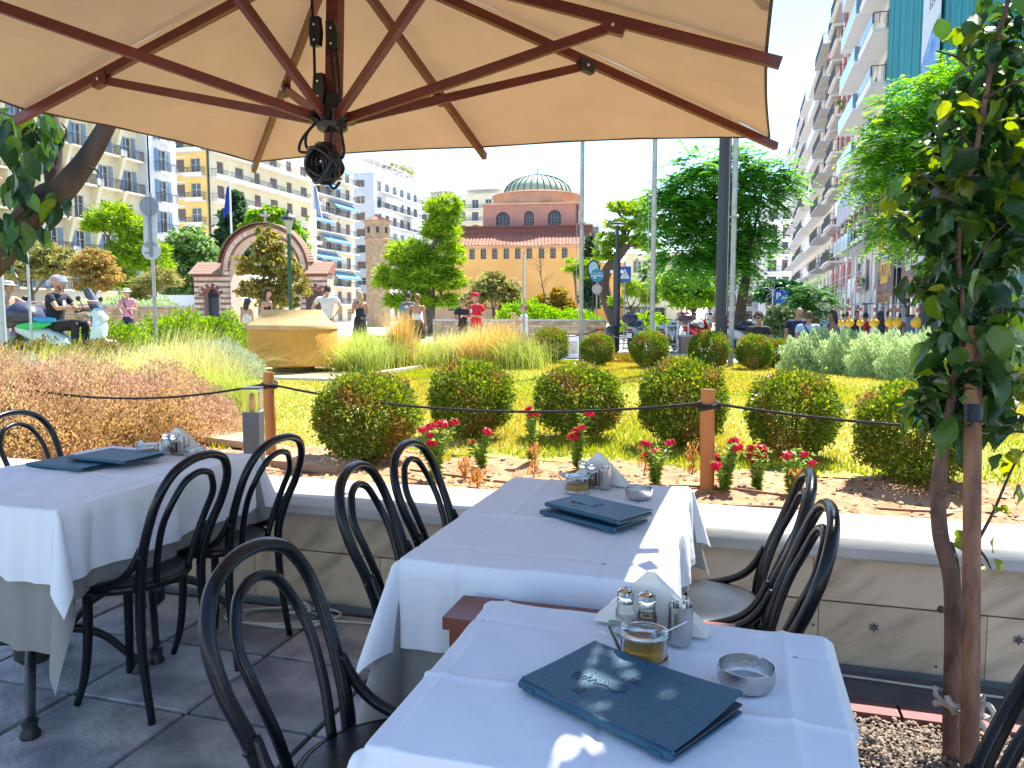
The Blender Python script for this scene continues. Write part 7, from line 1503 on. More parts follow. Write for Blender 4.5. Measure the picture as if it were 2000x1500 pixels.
# D: pale blue building
org = (-74.3, 140, 0); t = bld('pale blue grey building with a blank narrow front and long balconies on its side', org)
T = facade(t, org, (-74.6, 140), 0, 5.3, .4, 9, 3.2, [(2.4, 1.9, .8, 1.5, ['shutter', 'brown', 'white', 'shutter', 'dark'])], bluew, 'front_wall', top=.4); core(t, org, T, 4.7, 12, .4, 29, bluew)
T = facade(t, org, (-69.3, 140.31), PX, 24, .4, 9, 3.2, [(2.3+3.6*k, 1.9, .12, 2.2, ['shutter', 'dark', 'white']) for k in range(6)], whiter, top=.4); core(t, org, T, 24, 4, .4, 29, whiter)
for f in range(1, 9): balcony(t, org, T, PX, 1.2, 21.5, .4+3.2*f+.1, 1.4, 'bars')
mb = MB(); lbox(mb, T, 14, 19, -1.9, -1.45, 20.2, 22.2); lbox(mb, T, 2, 9, -1.7, -1.42, 24, 25); obj('awnings', mb, white_p, t, org)
mb = MB()
for k in range(8): lbox(mb, T, 1+3*k, 1.1+3*k, .4, .5, 29.6, 32.2)
lbox(mb, T, .5, 23, .3, .5, 32.2, 32.35); lbox(mb, T, .5, 23, .4, 3.5, 32.35, 32.5); obj('roof_frame', mb, white_p, t, org)
mb = MB(); rr = random.Random(2)
for k in range(14): p = T(rr.uniform(0, 23), rr.uniform(.5, 6), 29.6); mb.tube([p, p+Vector((0, 0, rr.uniform(2.5, 6)))], .04, 4)
obj('roof_aerials', mb, galv, t, org)
V, F = crown_leaves([(-71, 158, 33, 2, 5, 1.2), (-70.5, 150, 32.6, 1, 3, .8)], 1500, .5, 'broad', np.random.default_rng(3)); o = link('roof_garden', npmesh('roof_garden', V-np.array(org), F, l_olv), t)
# E, G: far blocks behind the church
org = (-68, 186, 0); t = bld('cream apartment block with white roof terraces behind the pine and the dome', org)
T = facade(t, org, (-80, 186), 0, 25, .4, 10, 3.1, [(2+3.5*k, 1.7, .12, 2.2, ['white', 'shutter', 'dark']) for k in range(7)], cream, top=.6); core(t, org, T, 25, 10, .4, 31.2, cream)
for f in range(5, 10): balcony(t, org, T, 0, 1, 9, .4+3.1*f, 1.3, 'bars'); balcony(t, org, T, 0, 11, 24, .4+3.1*f, 1.3, 'bars')
mb = MB(); lbox(mb, T, 3, 11, 2, 8, 31.5, 33.6); lbox(mb, T, 13, 23, 2, 8, 31.5, 34.2); lbox(mb, T, 15, 16, 4, 5, 34.2, 37); lbox(mb, T, 19.5, 20.6, 4, 5, 34.2, 36); lbox(mb, T, 5, 5.7, 4, 5, 33.6, 35.5); obj('roof_rooms', mb, whiter, t, org)
mb = MB(); lbox(mb, T, 12.8, 23.4, -.5, 2.01, 33.0, 33.2); lbox(mb, T, 2, 10, -.3, 1.9, 33.0, 33.2); obj('terrace_awnings', mb, white_p, t, org)
org = (-38, 172, 0); t = bld('white apartment block peeping out right of the domed church', org)
T = facade(t, org, (-42, 172), 0, 12.4, .4, 7, 3.1, [(2+3*k, 1.7, .12, 2.2, ['white', 'dark']) for k in range(4)], whiter, top=.4); core(t, org, T, 12.4, 10, .4, 22, whiter)
for f in range(4, 7): balcony(t, org, T, 0, 3, 12, .4+3.1*f, 1.3, 'bars')
org = (-13, 96, 0); t = bld('low ochre house with white shuttered windows behind the cypress', org, name='house', cat='house')
T = facade(t, org, (-13.5, 96), 0, 7, .1, 3, 2.9, [(1.5, 1, .8, 1.5, 'white'), (4.2, 1.5, .8, 1.5, 'white')], paley, top=.3); core(t, org, T, 7, 6, .1, 8.7, paley)
mb = MB(); lbox(mb, T, .2, 6.8, .35, 5.9, 8.72, 9.0); obj('roof', mb, redr, t, org)
# far end of the right street
org = (-3, 162, 0); t = bld('white apartment block closing the street, lower left wing with long balconies', org)
T = facade(t, org, (-6, 162), 0, 9.7, 0, 5, 3.2, [(1.8+3.1*k, 1.6, .12, 2.3, ['dark', 'shutter', 'white']) for k in range(3)], whiter, top=.5); core(t, org, T, 9.7, 10, 0, 16, whiter)
for f in range(1, 5): balcony(t, org, T, 0, .5, 9.3, 3.2*f, 1.3, 'bars')
org = (7, 158, 0); t = bld('tall white apartment block at the end of the street with dark window bays', org)
T = facade(t, org, (3.8, 158), 0, 6.5, 0, 7, 3.3, [(2.4, 1.7, .12, 2.3, ['dark', 'white']), (4.9, 1.5, .12, 2.3, ['dark', 'shutter'])], whiter, top=.4); core(t, org, T, 6.5, 12, 0, 23, whiter)
for f in range(1, 7): balcony(t, org, T, 0, 1.3, 6.3, 3.3*f, 1.2, 'bars')
mb = MB(); lbox(mb, T, 1.5, 6, 1, 6, 23.6, 26); obj('roof_room', mb, greyw, t, org)
# right side of the street, facing -X; a runs towards the camera
def rb(lab, Y1, Y0, X, nf, fh, cols, wm, z0=-.1, top=.5):
    org = (X, Y0, 0); t = bld(lab, org); T = facade(t, org, (X, Y1), NX, Y1-Y0, z0, nf, fh, cols, wm, top=top); core(t, org, T, Y1-Y0, 12, z0, z0+nf*fh, wm); return t, org, T
t, org, T = rb('farthest white building on the right side of the street with rounded balconies', 152, 118, 9.4, 10, 3.3, [(2.5+4*k, 1.8, .12, 2.3, ['dark', 'white', 'shutter']) for k in range(8)], whiter)
for f in range(1, 10):
    for a in (1, 12, 23): balcony(t, org, T, NX, a, a+8.5, 3.3*f-.1, 1.4, 'solid' if a == 12 else 'bars')
t, org, T = rb('white building with many pale balconies half way down the right side of the street', 117.9, 86, 9.2, 10, 3.25, [(2.2+3.9*k, 1.9, .12, 2.3, ['white', 'shutter', 'dark']) for k in range(8)], palec)
for f in range(1, 10): balcony(t, org, T, NX, .5, 9.5, 3.25*f-.1, 1.5, 'bars'); balcony(t, org, T, NX, 10.5, 21, 3.25*f-.1, 1.2, 'solid'); balcony(t, org, T, NX, 22.5, 31, 3.25*f-.1, 1.5, 'bars', greyw)
t, org, T = rb('building with crimson wall panels and stepped grey balconies', 85.9, 69.5, 9.0, 10, 3.25, [(1.8, 1.4, .12, 2.3, 'white'), (5.4, 1.4, .12, 2.3, 'white'), (9.2, 1.4, .12, 2.3, 'white'), (13.4, 1.4, .12, 2.3, 'white')], palec)
for f in range(10):
    for a0, a1 in ((3.2, 4.5), (6.3, 8.2), (10.2, 12.4), (14.3, 15.9)): mb = MB(); lbox(mb, T, a0, a1, -.06, -.002, 3.25*f+.1, 3.25*f+2.9); obj('crimson_panel', mb, redr, t, org)
for f in range(1, 10):
    balcony(t, org, T, NX, .6, 4.4, 3.25*f-.1, 1.0, 'bars', palec); balcony(t, org, T, NX, 5.2, 10.2, 3.25*f-.1, 1.25, 'bars', palec)
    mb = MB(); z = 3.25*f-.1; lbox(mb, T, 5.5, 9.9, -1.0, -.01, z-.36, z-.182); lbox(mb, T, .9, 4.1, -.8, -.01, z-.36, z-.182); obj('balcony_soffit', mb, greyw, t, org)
t, org, T = rb('tall white building with sloping rows of glass and dark railed balconies before the scaffold', 69.4, 54.4, 9.2, 9, 3.25, [(2.2, 2.0, .12, 2.3, 'dark'), (6.6, 2.0, .12, 2.3, 'brown'), (11, 2.0, .12, 2.3, 'dark'), (13.6, 1.6, .12, 2.3, 'brown')], palec)
darkg = mat('dark_glass', (.09, .10, .17), .2)
for f in range(2, 9):
    balcony(t, org, T, NX, .3, 8.6, 3.25*f-.1, 1.7, 'glass'); b = balcony(t, org, T, NX, 8.7, 14.9, 3.25*f-.1, 1.45, 'strip')
mb = MB()
for f in range(3, 9): lbox(mb, T, 8.72, 14.88, -1.50, -1.46, 3.25*f+.23, 3.25*f+.85)
obj('dark_glass_strips', mb, darkg, t, org)
# scaffolded building
t, org, T = rb('building behind the teal scaffold net', 54.3, 20, 10.2, 8, 3.3, [(2+4*k, 2.2, .12, 2.4, ['dark', 'white', 'brown']) for k in range(8)], beige)
for f in range(1, 8): balcony(t, org, T, NX, .5, 31, 3.3*f-.1, .9, 'bars', cream)
sc_t = thing('scaffold', 'tall tube scaffold wrapped in teal netting above and open at street level', 'scaffold', (8.6, 52, 0)); org = (8.6, 52, 0); T = fl((8.55, 52.3), NX)
tubes = mat('scaffold_tube', (.40, .41, .44), .45, (.5, .5, .52), 8, metal=.3)
for k in range(15):
    for b in (0, .95):
        p = T(k*2.2, b, -.1); mb = MB(); mb.tube([p, p+Vector((0, 0, 26.5 if k > 3 else 11))], .026, 6); obj('standard_pole', mb, tubes, sc_t, org)
for z in (2.0, 3.0, 4.1, 6.0, 6.9, 8.0, 10.0, 11): 
    for b in ((0,) if z in (3, 6.9) else (0, .95)): mb = MB(); mb.tube([T(0, b, z), T(31.5, b, z)], .026, 6); obj('ledger_tube', mb, tubes, sc_t, org)
mb = MB()
for k in range(14):
    for z in (2.0, 4.1, 6, 8): mb.tube([T(k*2.2, 0, z), T(k*2.2, .95, z)], .022, 5)
    for z in (2.0, 6.0): mb.tube([T(k*2.2, .95, z), T(k*2.2+2.2, .95, z+2.1)], .022, 5)
obj('braces', mb, tubes, sc_t, org)
for z in (2.06, 4.16, 6.06, 8.06): mb = MB(); lbox(mb, T, -.2, 31.5, .08, .9, z, z+.05); obj('plank_deck', mb, mat('deck', (.25, .2, .15), .8), sc_t, org)
gsh = mat('grey_sheet', (.35, .37, .42), .7, (.45, .47, .52), 1); mb = MB(); lbox(mb, T, 0, 9, -.035, -.03, 6.2, 8.6); obj('dust_sheet', mb, gsh, sc_t, org)
s2 = thing('scaffold', 'lower open tube scaffold with a grey dust sheet before the white building', 'scaffold', (7.4, 60, 0)); o3 = (7.4, 60, 0); Tb = fl((7.42, 66.5), NX)
for k in range(7):
    for b in (0, .9): p = Tb(k*2.3, b, -.1); mb = MB(); mb.tube([p, p+Vector((0, 0, 11.3))], .03, 6); obj('standard_pole', mb, tubes, s2, o3)
for z in (2.1, 3.2, 4.2, 5.2, 6.2, 8.3, 9.3, 10.6): mb = MB(); mb.tube([Tb(-.3, 0, z), Tb(14.2, 0, z)], .03, 6); obj('ledger_tube', mb, tubes, s2, o3)
for k in range(6): mb = MB(); mb.tube([Tb(k*2.3, .9, 2.1 if k % 2 else 6.2), Tb(k*2.3+2.3, .9, 4.2 if k % 2 else 8.3)], .025, 5); obj('diagonal_brace', mb, tubes, s2, o3)
for z in (2.14, 6.24, 8.34): mb = MB(); lbox(mb, Tb, -.2, 14.1, .06, .86, z, z+.05); obj('plank_deck', mb, bpy.data.materials['deck'], s2, o3)
mb = MB(); lbox(mb, Tb, 0, 13.9, -.05, -.045, 8.4, 10.0); obj('dust_sheet', mb, gsh, s2, o3)
teal = mat('teal_net', (.004, .17, .20), .8, (.006, .24, .27), .8, .6, 3, stretch=(4, 4, .25))
n = 60; vs = []; mb = MB()
def net(a0, a1, z0, z1, b=-.06):
    k0 = len(mb.v); nn = max(2, int((a1-a0)/.28)); m_ = 12; mb.v += [tuple(T(a0+(a1-a0)*i/nn, b-.06*math.sin((a0+(a1-a0)*i/nn)*2.85)**2+.02*math.sin(i*3.1), z0+(z1-z0)*j/m_)) for i in range(nn+1) for j in range(m_+1)]
    for i in range(nn):
        for j in range(m_): q = k0+i*(m_+1)+j; mb.f.append((q, q+m_+1, q+m_+2, q+1)); mb.m.append(0)
net(-1.2, 32, 9, 26.4); obj('teal_net', mb, teal, sc_t, org, smooth=True)
mb = MB()
for a in np.arange(-1.0, 30, 1.9): lbox(mb, T, a, a+.03, -.14, -.13, 9, 26.4)
obj('net_seams', mb, mat('net_seam', (.003, .09, .11), .8), sc_t, org)
# banner on the net
def fr_on(Tx, th, a, z, b): p = Tx(a, b, z); return tuple(p)
ba = thing('hanging_banner', 'tall pale banner with dark letters and a blue picture hung on the teal net', 'banner', tuple(T(14.5, -.2, 14))); org2 = tuple(ba.location)
def A_of(px, X):
    r = ray(px, 600); return 52.3-(X/r.x*r.y)
aL, aR = A_of(1779, 8.35), A_of(1812, 8.35)
zt = 21; zb = 10.5
mb = MB(); bx_ = -.24; vs = [T(aL, bx_, zb), T(aR, bx_, zb), T(aR, bx_, zt), T(aL, bx_, zt)]; vs += [v+Vector((.03, 0, 0)) for v in vs]; mb.add(vs, [(0, 1, 2, 3), (7, 6, 5, 4), (0, 4, 5, 1), (1, 5, 6, 2), (2, 6, 7, 3), (3, 7, 4, 0)]); obj('banner_sheet', mb, mat('banner_pale', (.55, .60, .62), .8, (.60, .64, .66), 1), ba, org2)
mb = MB(); e = bx_-.01; mb.add([T(aL+.05, e, zb+1.6), T(aR-.05, e, zb+2.2), T(aR-.05, e, zb+4.3), T(aL+(aR-aL)*.55, e, zb+4.0), T(aL+.05, e, zb+3.0)], [(0, 1, 2, 3, 4)]); obj('blue_picture', mb, mat('banner_blue', (.06, .22, .52), .8, (.25, .40, .6), 2), ba, org2)
mb = MB(); mb.add([T(aL+.05, e, zb+.1), T(aR-.05, e, zb+.1), T(aR-.05, e, zb+2.1), T(aL+.05, e, zb+1.5)], [(0, 1, 2, 3)]); obj('lilac_ground', mb, mat('banner_lilac', (.42, .36, .5), .8, (.5, .42, .36), 3), ba, org2)
RN = (math.pi/2, 0, NX)
for s_, a_, z_, sz in (('ΑΝΑΠΛΑΣΗ', .5, zt-3.3, .62), ('5272', .5, zt-4.3, 1.0), ('ΕΣΠΑ', .62, zt-5.2, .6)): text('lettering', s_, sz, mat('banner_ink', (.06, .08, .12), .7), ba, tuple(T(aL+(aR-aL)*a_, bx_-.012, z_)-Vector(org2)), RN, .002)
# shop posters on the scaffold
def poster(lab, px0, px1, z0, z1, m, X=8.5):
    a0, a1 = A_of(px0, X), A_of(px1, X); p = T(a0, -.05, z0); t = thing('poster', lab, 'poster', tuple(p)); o2 = tuple(p); mb = MB(); lbox(mb, T, a0, a1, -.09, -.05, z0, z1); obj('poster_sheet', mb, m, t, o2); return t, o2, a0, a1
yel = mat('poster_yellow', (.75, .42, .02), .6); orr = mat('poster_orange', (.75, .30, .02), .6); pbr = mat('poster_brown', (.09, .045, .05), .6, (.14, .07, .07), 1); pbp = mat('poster_maroon', (.16, .05, .06), .6, (.22, .10, .10), 1)
t, o2, a0, a1 = poster('dark brown shop poster with a large yellow slanted word on the scaffold', 1711, 1744, 2.25, 5.4, pbr); w = a1-a0; q = lambda a, z: tuple(T(a0+w*a, -.095, z)-Vector(o2))
text('lettering', 'PIKNIK', w*.27, yel, t, q(.45, 4.15), RN, .01, bold=.02); mb = MB(); lbox(mb, T, a0+w*.25, a0+w*.68, -.1, -.092, 3.35, 3.8); obj('yellow_plate', mb, yel, t, o2); mb = MB(); lbox(mb, T, a0, a0+w*.1, -.1, -.092, 4.2, 5.3); obj('pink_band', mb, mat('pink', (.5, .08, .2), .6), t, o2)
text('lettering', 'pizza', w*.22, signwh, t, q(.45, 4.9), RN, .008, bold=.015); text('lettering', '2310 257 255', w*.14, orr, t, q(.5, 2.4), RN, .006, bold=.006)
mb = MB()
for k in range(3): lbox(mb, T, a0+w*(.15+.2*k), a0+w*(.22+.2*k), -.1, -.092, 2.95, 3.25)
obj('red_marks', mb, sred, t, o2)
t, o2, a0, a1 = poster('maroon shop poster with white shapes right of the dark brown one', 1759, 1796, 2.3, 5.0, pbp); w = a1-a0; text('lettering', 'Grill', w*.36, signwh, t, q(.5, 4.25), RN, .008, bold=.02); text('lettering', 'delivery', w*.2, orr, t, q(.32, 3.2), RN, .006, bold=.006)
t, o2, a0, a1 = poster('narrow orange banner hanging above the dark brown poster', 1711, 1722, 5.5, 9.6, orr)
t, o2, a0, a1 = poster('small red and white shop sign on the lower scaffold', 1655, 1677, 3.2, 4.3, signwh); mb = MB(); lbox(mb, T, a0+(a1-a0)*.7, a1+.05, -.1, -.093, 3.1, 4.5); obj('red_bracket', mb, sred, t, o2)
# posts with yellow foam balls in front of the pedestrians
yb = mat('yellow_foam', (.75, .42, .01), .6, (.65, .34, .01), 6); rw = mat('red_white_tape', (.55, .05, .04), .5, (.75, .75, .72), 9, detail=0, lo=.49, hi=.51, stretch=(.1, .1, 1))
for i, (px, r_) in enumerate(((1643, 7), (1660, 8.5), (1681, 7.5), (1708, 9.5), (1739, 10), (1753, 9), (1791, 11))):
    D_ = 19.8-.35*i; p = onground(px, D_); zz = at(px, 631, D_).z-p.z; r_ = r_*D_/1500; t = thing('scaffold_post', f"{['leftmost', 'second', 'third', 'fourth', 'fifth', 'sixth', 'rightmost'][i]} of the scaffold posts with yellow foam balls at street level", 'post', tuple(p), 0, 'scaffold posts with yellow foam balls')
    mb = MB(); mb.tube([(0, 0, 0), (0, 0, 1.95)], .022, 8); obj('pole', mb, tubes, t, smooth=40); mb = MB(); mb.tube([(0, 0, zz+r_), (0, 0, zz+r_+.32)], .027, 8); obj('warning_tape', mb, rw, t, smooth=40)
    mb = MB(); mb.sph((0, 0, zz), r_, 16, 10, (1, 1, .92)); mb.tube([(0, 0, zz+r_*.8), (0, 0, zz+r_*1.2)], r_*.35, 8); obj('foam_ball', mb, yb, t, smooth=50)
# air conditioners, pots and towels that break up the repeated facades
rr = random.Random(77); mb = MB(); mb.bx(-.4, .4, -.3, 0, 0, .6); mb.lathe([(.2, -.31), (.2, -.301)], n=14, M=Matrix.Translation((0, 0, .3)) @ Matrix.Rotation(math.pi/2, 4, 'X') @ Matrix.Scale(-1, 4, (0, 0, 1))); acm = mkmesh('air_conditioner', mb, white_p)
mb = MB(); mb.lathe([(.12, 0), (.17, .3)], n=10); V_, F_ = crown_leaves([(0, 0, .55, .32, .32, .35)], 160, .16, 'broad', np.random.default_rng(2)); mb.add([tuple(v) for v in V_], [tuple(f) for f in F_]); pot = mkmesh('potted_plant', mb, l_brt)
towels = []
for c in ((.6, .2, .2), (.2, .35, .6), (.7, .65, .5)): mb = MB(); mb.bx(0, .9, -.03, .02, -.8, .02); towels.append(mkmesh('hanging_towel', mb, cm(c)))
for O_, th_, L_, z0_, fh_, nf_, dep_ in (((9.2, 69.4), NX, 16, -.1, 3.25, 8, 1.5), ((9.0, 85.9), NX, 15, -.1, 3.25, 9, .9), ((9.2, 117.9), NX, 30, -.1, 3.25, 9, 1.2), ((-62, 40), PX, 29, .4, 3.45, 6, .7), ((-67, 87.3), PX, 25, .4, 3.2, 8, 1.0), ((-70.5, 115), PX, 18, .4, 3.15, 8, 1.0), ((-69.3, 140.3), PX, 20, .4, 3.2, 8, 1.1)):
    T_ = fl(O_, th_); bt_ = [q for q in bpy.data.objects if q.type == 'EMPTY' and q.parent is None and q.name.startswith('apartment_building') and abs(q.location.x-O_[0]) < 1.6 and abs(q.location.y-(O_[1] if th_ == PX else O_[1]-L_)) < 3]
    if not bt_: continue
    B_ = bt_[0]
    for k in range(16):
        f = rr.randint(1, nf_); a = rr.uniform(1, L_-1); w = rr.random(); zf = z0_+fh_*f
        if w < .4: link('air_conditioner', acm, B_, tuple(T_(a, -.003, zf+(2.2 if w < .2 else .15))-B_.location), (0, 0, th_))
        elif w < .75: link('potted_plant', pot, B_, tuple(T_(a, -dep_+.25, zf+.12)-B_.location), (0, 0, rr.random()*6), (rr.uniform(.8, 1.5),)*3)
        else: link('hanging_towel', towels[k % 3], B_, tuple(T_(a, -dep_-.12, zf+1.12)-B_.location), (0, 0, th_))
# shop fronts at street level
t = thing('shop_fronts', 'row of dark glazed shop fronts under the scaffold', 'shop front', (10.1, 40, 0)); org = (10.1, 40, 0); T3 = fl((10.0, 69), NX)
for k in range(12):
    a = .4+k*3.6; mb = MB(); lbox(mb, T3, a, a+2.9, -.25, -.15, .1, 2.9); obj('shop_window', mb, [pane_m, mat('curtain', (.40, .44, .42), .8), pane_m][k % 3], t, org); mb = MB(); lbox(mb, T3, a+2.95, a+3.5, -.35, -.05, -.1, 3.1); obj('pier', mb, greyw, t, org); mb = MB(); lbox(mb, T3, a, a+2.9, -.32, -.252, 2.5, 2.95); obj('fascia', mb, [darkm, signteal, beige][k % 3], t, org)
p = onground(1775, 30); t = thing('utility_cabinet', 'grey utility cabinet with scribbles at the foot of the scaffold', 'cabinet', tuple(p), NX+.0); mb = MB(); mb.bx(-1.1, 1.1, -.3, .3, 0, 1.45); obj('body', mb, mat('cabinet_grey', (.22, .25, .32), .6, (.16, .18, .26), 4), t); mb = MB(); mb.bx(-1.15, 1.15, -.34, .34, 1.452, 1.53); obj('top', mb, darkm, t)

# ------------------------------------------------------------------ domed church
CD = 112.0; TH = rad(9); SC = CD/FPX
och = mat('ochre_plaster', (.88, .50, .16), .9, (.80, .43, .14), .35, .2, 3); och2 = mat('pale_ochre', (.78, .52, .30), .9, (.68, .42, .22), .3); brickm = mat('old_brick', (.62, .28, .20), .9, (.46, .25, .21), 1.6, .5, 9, detail=12); rooft = mat('red_roof_tiles', (.56, .23, .15), .85, (.44, .17, .11), 3, rand=('island', .2)); copper = mat('green_copper', (.42, .52, .34), .6, (.34, .45, .31), .8, rand=('island', .12)); darkw = mat('dark_opening', (.045, .05, .07), .4)
c0 = at(850, 617, CD); org = (c0.x, c0.y, 0); t = thing('domed_church', 'orange Byzantine church with a green copper dome behind the garden', 'church', org); T = fl(org, TH)
def zp(py, D=CD): return CAMH+(617-py)*D/FPX
W_ = 300*SC/math.cos(TH-YAW); ze = zp(481); zr = zp(458, CD+3)
def archpoly(cx, z0, z1, w, n=10): r = w/2; return [(cx-r, z0), (cx+r, z0)]+[(cx+r*math.cos(a), z1-r+r*math.sin(a)) for a in np.linspace(0, math.pi, n)]
def archprism(mb, T, cx, z0, z1, w, b0, b1):
    P = archpoly(cx, z0, z1, w); n = len(P); mb.add([T(x, b0, z) for x, z in P]+[T(x, b1, z) for x, z in P], [tuple(range(n)), tuple(range(2*n-1, n-1, -1))]+[(i, i+n, (i+1) % n+n, (i+1) % n) for i in range(n)])
def wall_arches(mb, T, L_, z0, z1, wins, thick=.5, b=0):
    """wall with true arched openings: piers, sills and spandrels over each arch"""
    x = 0; zs = [w[1] for w in wins]
    for (cx, v0, v1, w) in sorted(wins):
        r = w/2; lbox(mb, T, x, cx-r, b, b+thick, z0, z1); lbox(mb, T, cx-r, cx+r, b, b+thick, z0, v0); n = 10
        for i in range(n):
            a0, a1 = math.pi-math.pi*i/n, math.pi-math.pi*(i+1)/n; p = [(cx+r*math.cos(a0), v1-r+r*math.sin(a0)), (cx+r*math.cos(a1), v1-r+r*math.sin(a1)), (cx+r*math.cos(a1), z1), (cx+r*math.cos(a0), z1)]
            mb.add([T(q[0], b, q[1]) for q in p]+[T(q[0], b+thick, q[1]) for q in p], [(0, 1, 2, 3), (7, 6, 5, 4), (0, 4, 5, 1)])
        x = cx+r
    lbox(mb, T, x, L_, b, b+thick, z0, z1)
def archwin(t, org, T, cx, v0, v1, w, b=.3, lat=True):
    mb = MB(); archprism(mb, T, cx, v0+.01, v1-.01, w-.02, b, b+.05); o = obj('window', mb, darkw, t, org)
    if lat:
        m2 = MB(); r = w/2
        for k in range(1, 4): x = cx-r+w*k/4; lbox(m2, T, x-.03, x+.03, b-.04, b-.005, v0+.02, v1-r*.55)
        z = v0+.4
        while z < v1-r: lbox(m2, T, cx-r+.02, cx+r-.02, b-.05, b-.041, z-.02, z+.02); z += .45
        obj('glazing_bars', m2, mat('bars_grey', (.35, .36, .38), .6), o, org)
pxa = lambda px, D=CD: (px-850)*SC/math.cos(TH-YAW)
wins = [(pxa(px), zp(507), zp(485), .80) for px in (858, 880, 902, 923, 945, 967, 989, 1011, 1033, 1056, 1078, 1100)]
wins = [w for w in wins if w[0] > .6]
mb = MB(); wall_arches(mb, T, W_-.5, 0, ze, wins); lbox(mb, T, 0, W_-.5, .5, 16, 0, ze-.05); obj('wall', mb, och, t, org)
for w in wins: archwin(t, org, T, *w)
mb = MB(); archprism(mb, T, pxa(889), zp(606), zp(590), 2.0, -.06, -.01); obj('low_arched_window', mb, darkw, t, org)
mb = MB(); lbox(mb, T, 0, W_-.5, -.05, -.005, 0, zp(598)); obj('base_band', mb, och2, t, org)
mb = MB(); k = 0
while k*.28 < W_-.5: lbox(mb, T, k*.28, k*.28+.14, -.16, -.005, ze-.55, ze-.25); k += 1
lbox(mb, T, -.1, W_-.4, -.22, -.003, ze-.24, ze-.06); o = obj('cornice', mb, och2, t, org)
mb = MB(); nrow = 14; run = 3.6
for r_ in range(nrow):
    u0, u1 = r_/nrow, (r_+1)/nrow; k = 0
    while k*.5 < W_-.2:
        a = -.2+k*.5; b0_, b1_ = -.35+run*u0, -.35+run*u1+.05; z0_, z1_ = ze-.05+(zr-ze)*u0, ze-.05+(zr-ze)*u1
        mb.add([T(a+.02, b0_, z0_+.03), T(a+.25, b0_, z0_+.13), T(a+.48, b0_, z0_+.03), T(a+.48, b1_, z1_+.03), T(a+.25, b1_, z1_+.13), T(a+.02, b1_, z1_+.03)], [(0, 1, 4, 5), (1, 2, 3, 4), (0, 5, 3, 2)]); k += 1
o = obj('roof_tiles', mb, rooft, t, org); o['kind'] = 'stuff'
mb = MB(); lbox(mb, T, -.2, W_+.1, 3.1, 3.5, zr-.1, zp(449, CD+4)); lbox(mb, T, -.3, W_+.1, 2.7, 4.4, zp(449, CD+4)+.003, zp(446, CD+4)); lbox(mb, T, 0, W_-.5, 3.5, 15, zr-.4, zp(449, CD+4)-.01); obj('upper_eave', mb, mat('dark_eave', (.22, .09, .08), .8), t, org)
# square tambour with three big arches
pt = lambda px, D: (px-850)*D/FPX/math.cos(TH-YAW)*1.0
a0, a1 = pt(930, CD+5)-.0, pt(1106, CD+5); Wt = a1-a0; p = T(a0, 5, 0); T4 = fl(p, TH); zt0, zt1 = zp(446, CD+5)-.3, zp(405, CD+5)
wn = [((968-930)/176*Wt, zp(446, CD+5), zp(418, CD+5), 2.1), ((1018-930)/176*Wt, zp(446, CD+5), zp(417, CD+5), 1.45), ((1066-930)/176*Wt, zp(446, CD+5), zp(416, CD+5), 1.95)]
mb = MB(); wall_arches(mb, T4, Wt, zt0, zt1, wn, .5); lbox(mb, T4, 0, Wt, .5, 13, zt0, zt1-.02); T5 = fl(T4(Wt+.002, 0, 0), TH+PX); wn2 = [(1.8+2.1*k, zt0+.6, zt1-.9, .9) for k in range(5)]
wall_arches(mb, T5, 13, zt0, zt1, wn2, .01, -.4); obj('tambour', mb, brickm, t, org)
for w in wn: archwin(t, org, T4, *w, b=.28)
for w in wn2: archwin(t, org, T5, *w, b=-.36, lat=False)
mb = MB(); lbox(mb, T4, -.25, Wt+.65, -.25, 13.2, zt1, zt1+.22); obj('tambour_cornice', mb, och2, t, org)
dc = T4(Wt*.545, 7.0, 0); DD = (dc-Vector((0, 0, CAMH))).dot(_F); sD = DD/FPX; z_ = lambda py: CAMH+(617-py)*sD
mb = MB(); mb.lathe([(86*sD, zt1-.2), (86*sD, z_(392)), (88*sD, z_(391)), (88*sD, z_(389)), (80*sD, z_(387)), (67*sD, z_(386.5))], (dc.x, dc.y, 0), 48); obj('drum', mb, mat('drum_plaster', (.62, .34, .22), .9, (.50, .27, .17), .6), t, org, smooth=40)
mb = MB(); prof = [(66*sD*math.cos(a), z_(387)+39*sD*math.sin(a)) for a in np.linspace(0, math.pi/2-.05, 12)]+[(0, z_(347.9))]; mb.lathe(prof, (dc.x, dc.y, 0), 64); obj('dome', mb, copper, t, org, smooth=60)
for k in range(32):
    a = k*math.pi/16+.05; mb = MB(); mb.tube([(dc.x+math.cos(a)*(r+.04), dc.y+math.sin(a)*(r+.04), z+.05) for r, z in prof[:-1]], .075, 4); obj('dome_seam', mb, mat('seam_copper', (.09, .13, .11), .6) if k == 0 else bpy.data.materials['seam_copper'], t, org)
mb = MB(); mb.lathe([(.55, z_(349)), (.75, z_(346.5)), (.45, z_(344.5)), (.1, z_(343)), (.06, z_(341))], (dc.x, dc.y, 0), 14); mb.bar((dc.x, dc.y, z_(344)), (dc.x, dc.y, z_(333)), .1, .1); c_ = Vector((dc.x, dc.y, z_(337))); u_ = Vector((math.cos(TH), math.sin(TH), 0)); mb.bar(c_-u_*.42, c_+u_*.42, .1, .1); obj('finial_cross', mb, darkm, t, org)
# lower annexe on the right
mb = MB(); lbox(mb, T, W_-.5, W_+13, 3.6, 12, 0, zp(512)); obj('annexe_wall', mb, och, t, org)

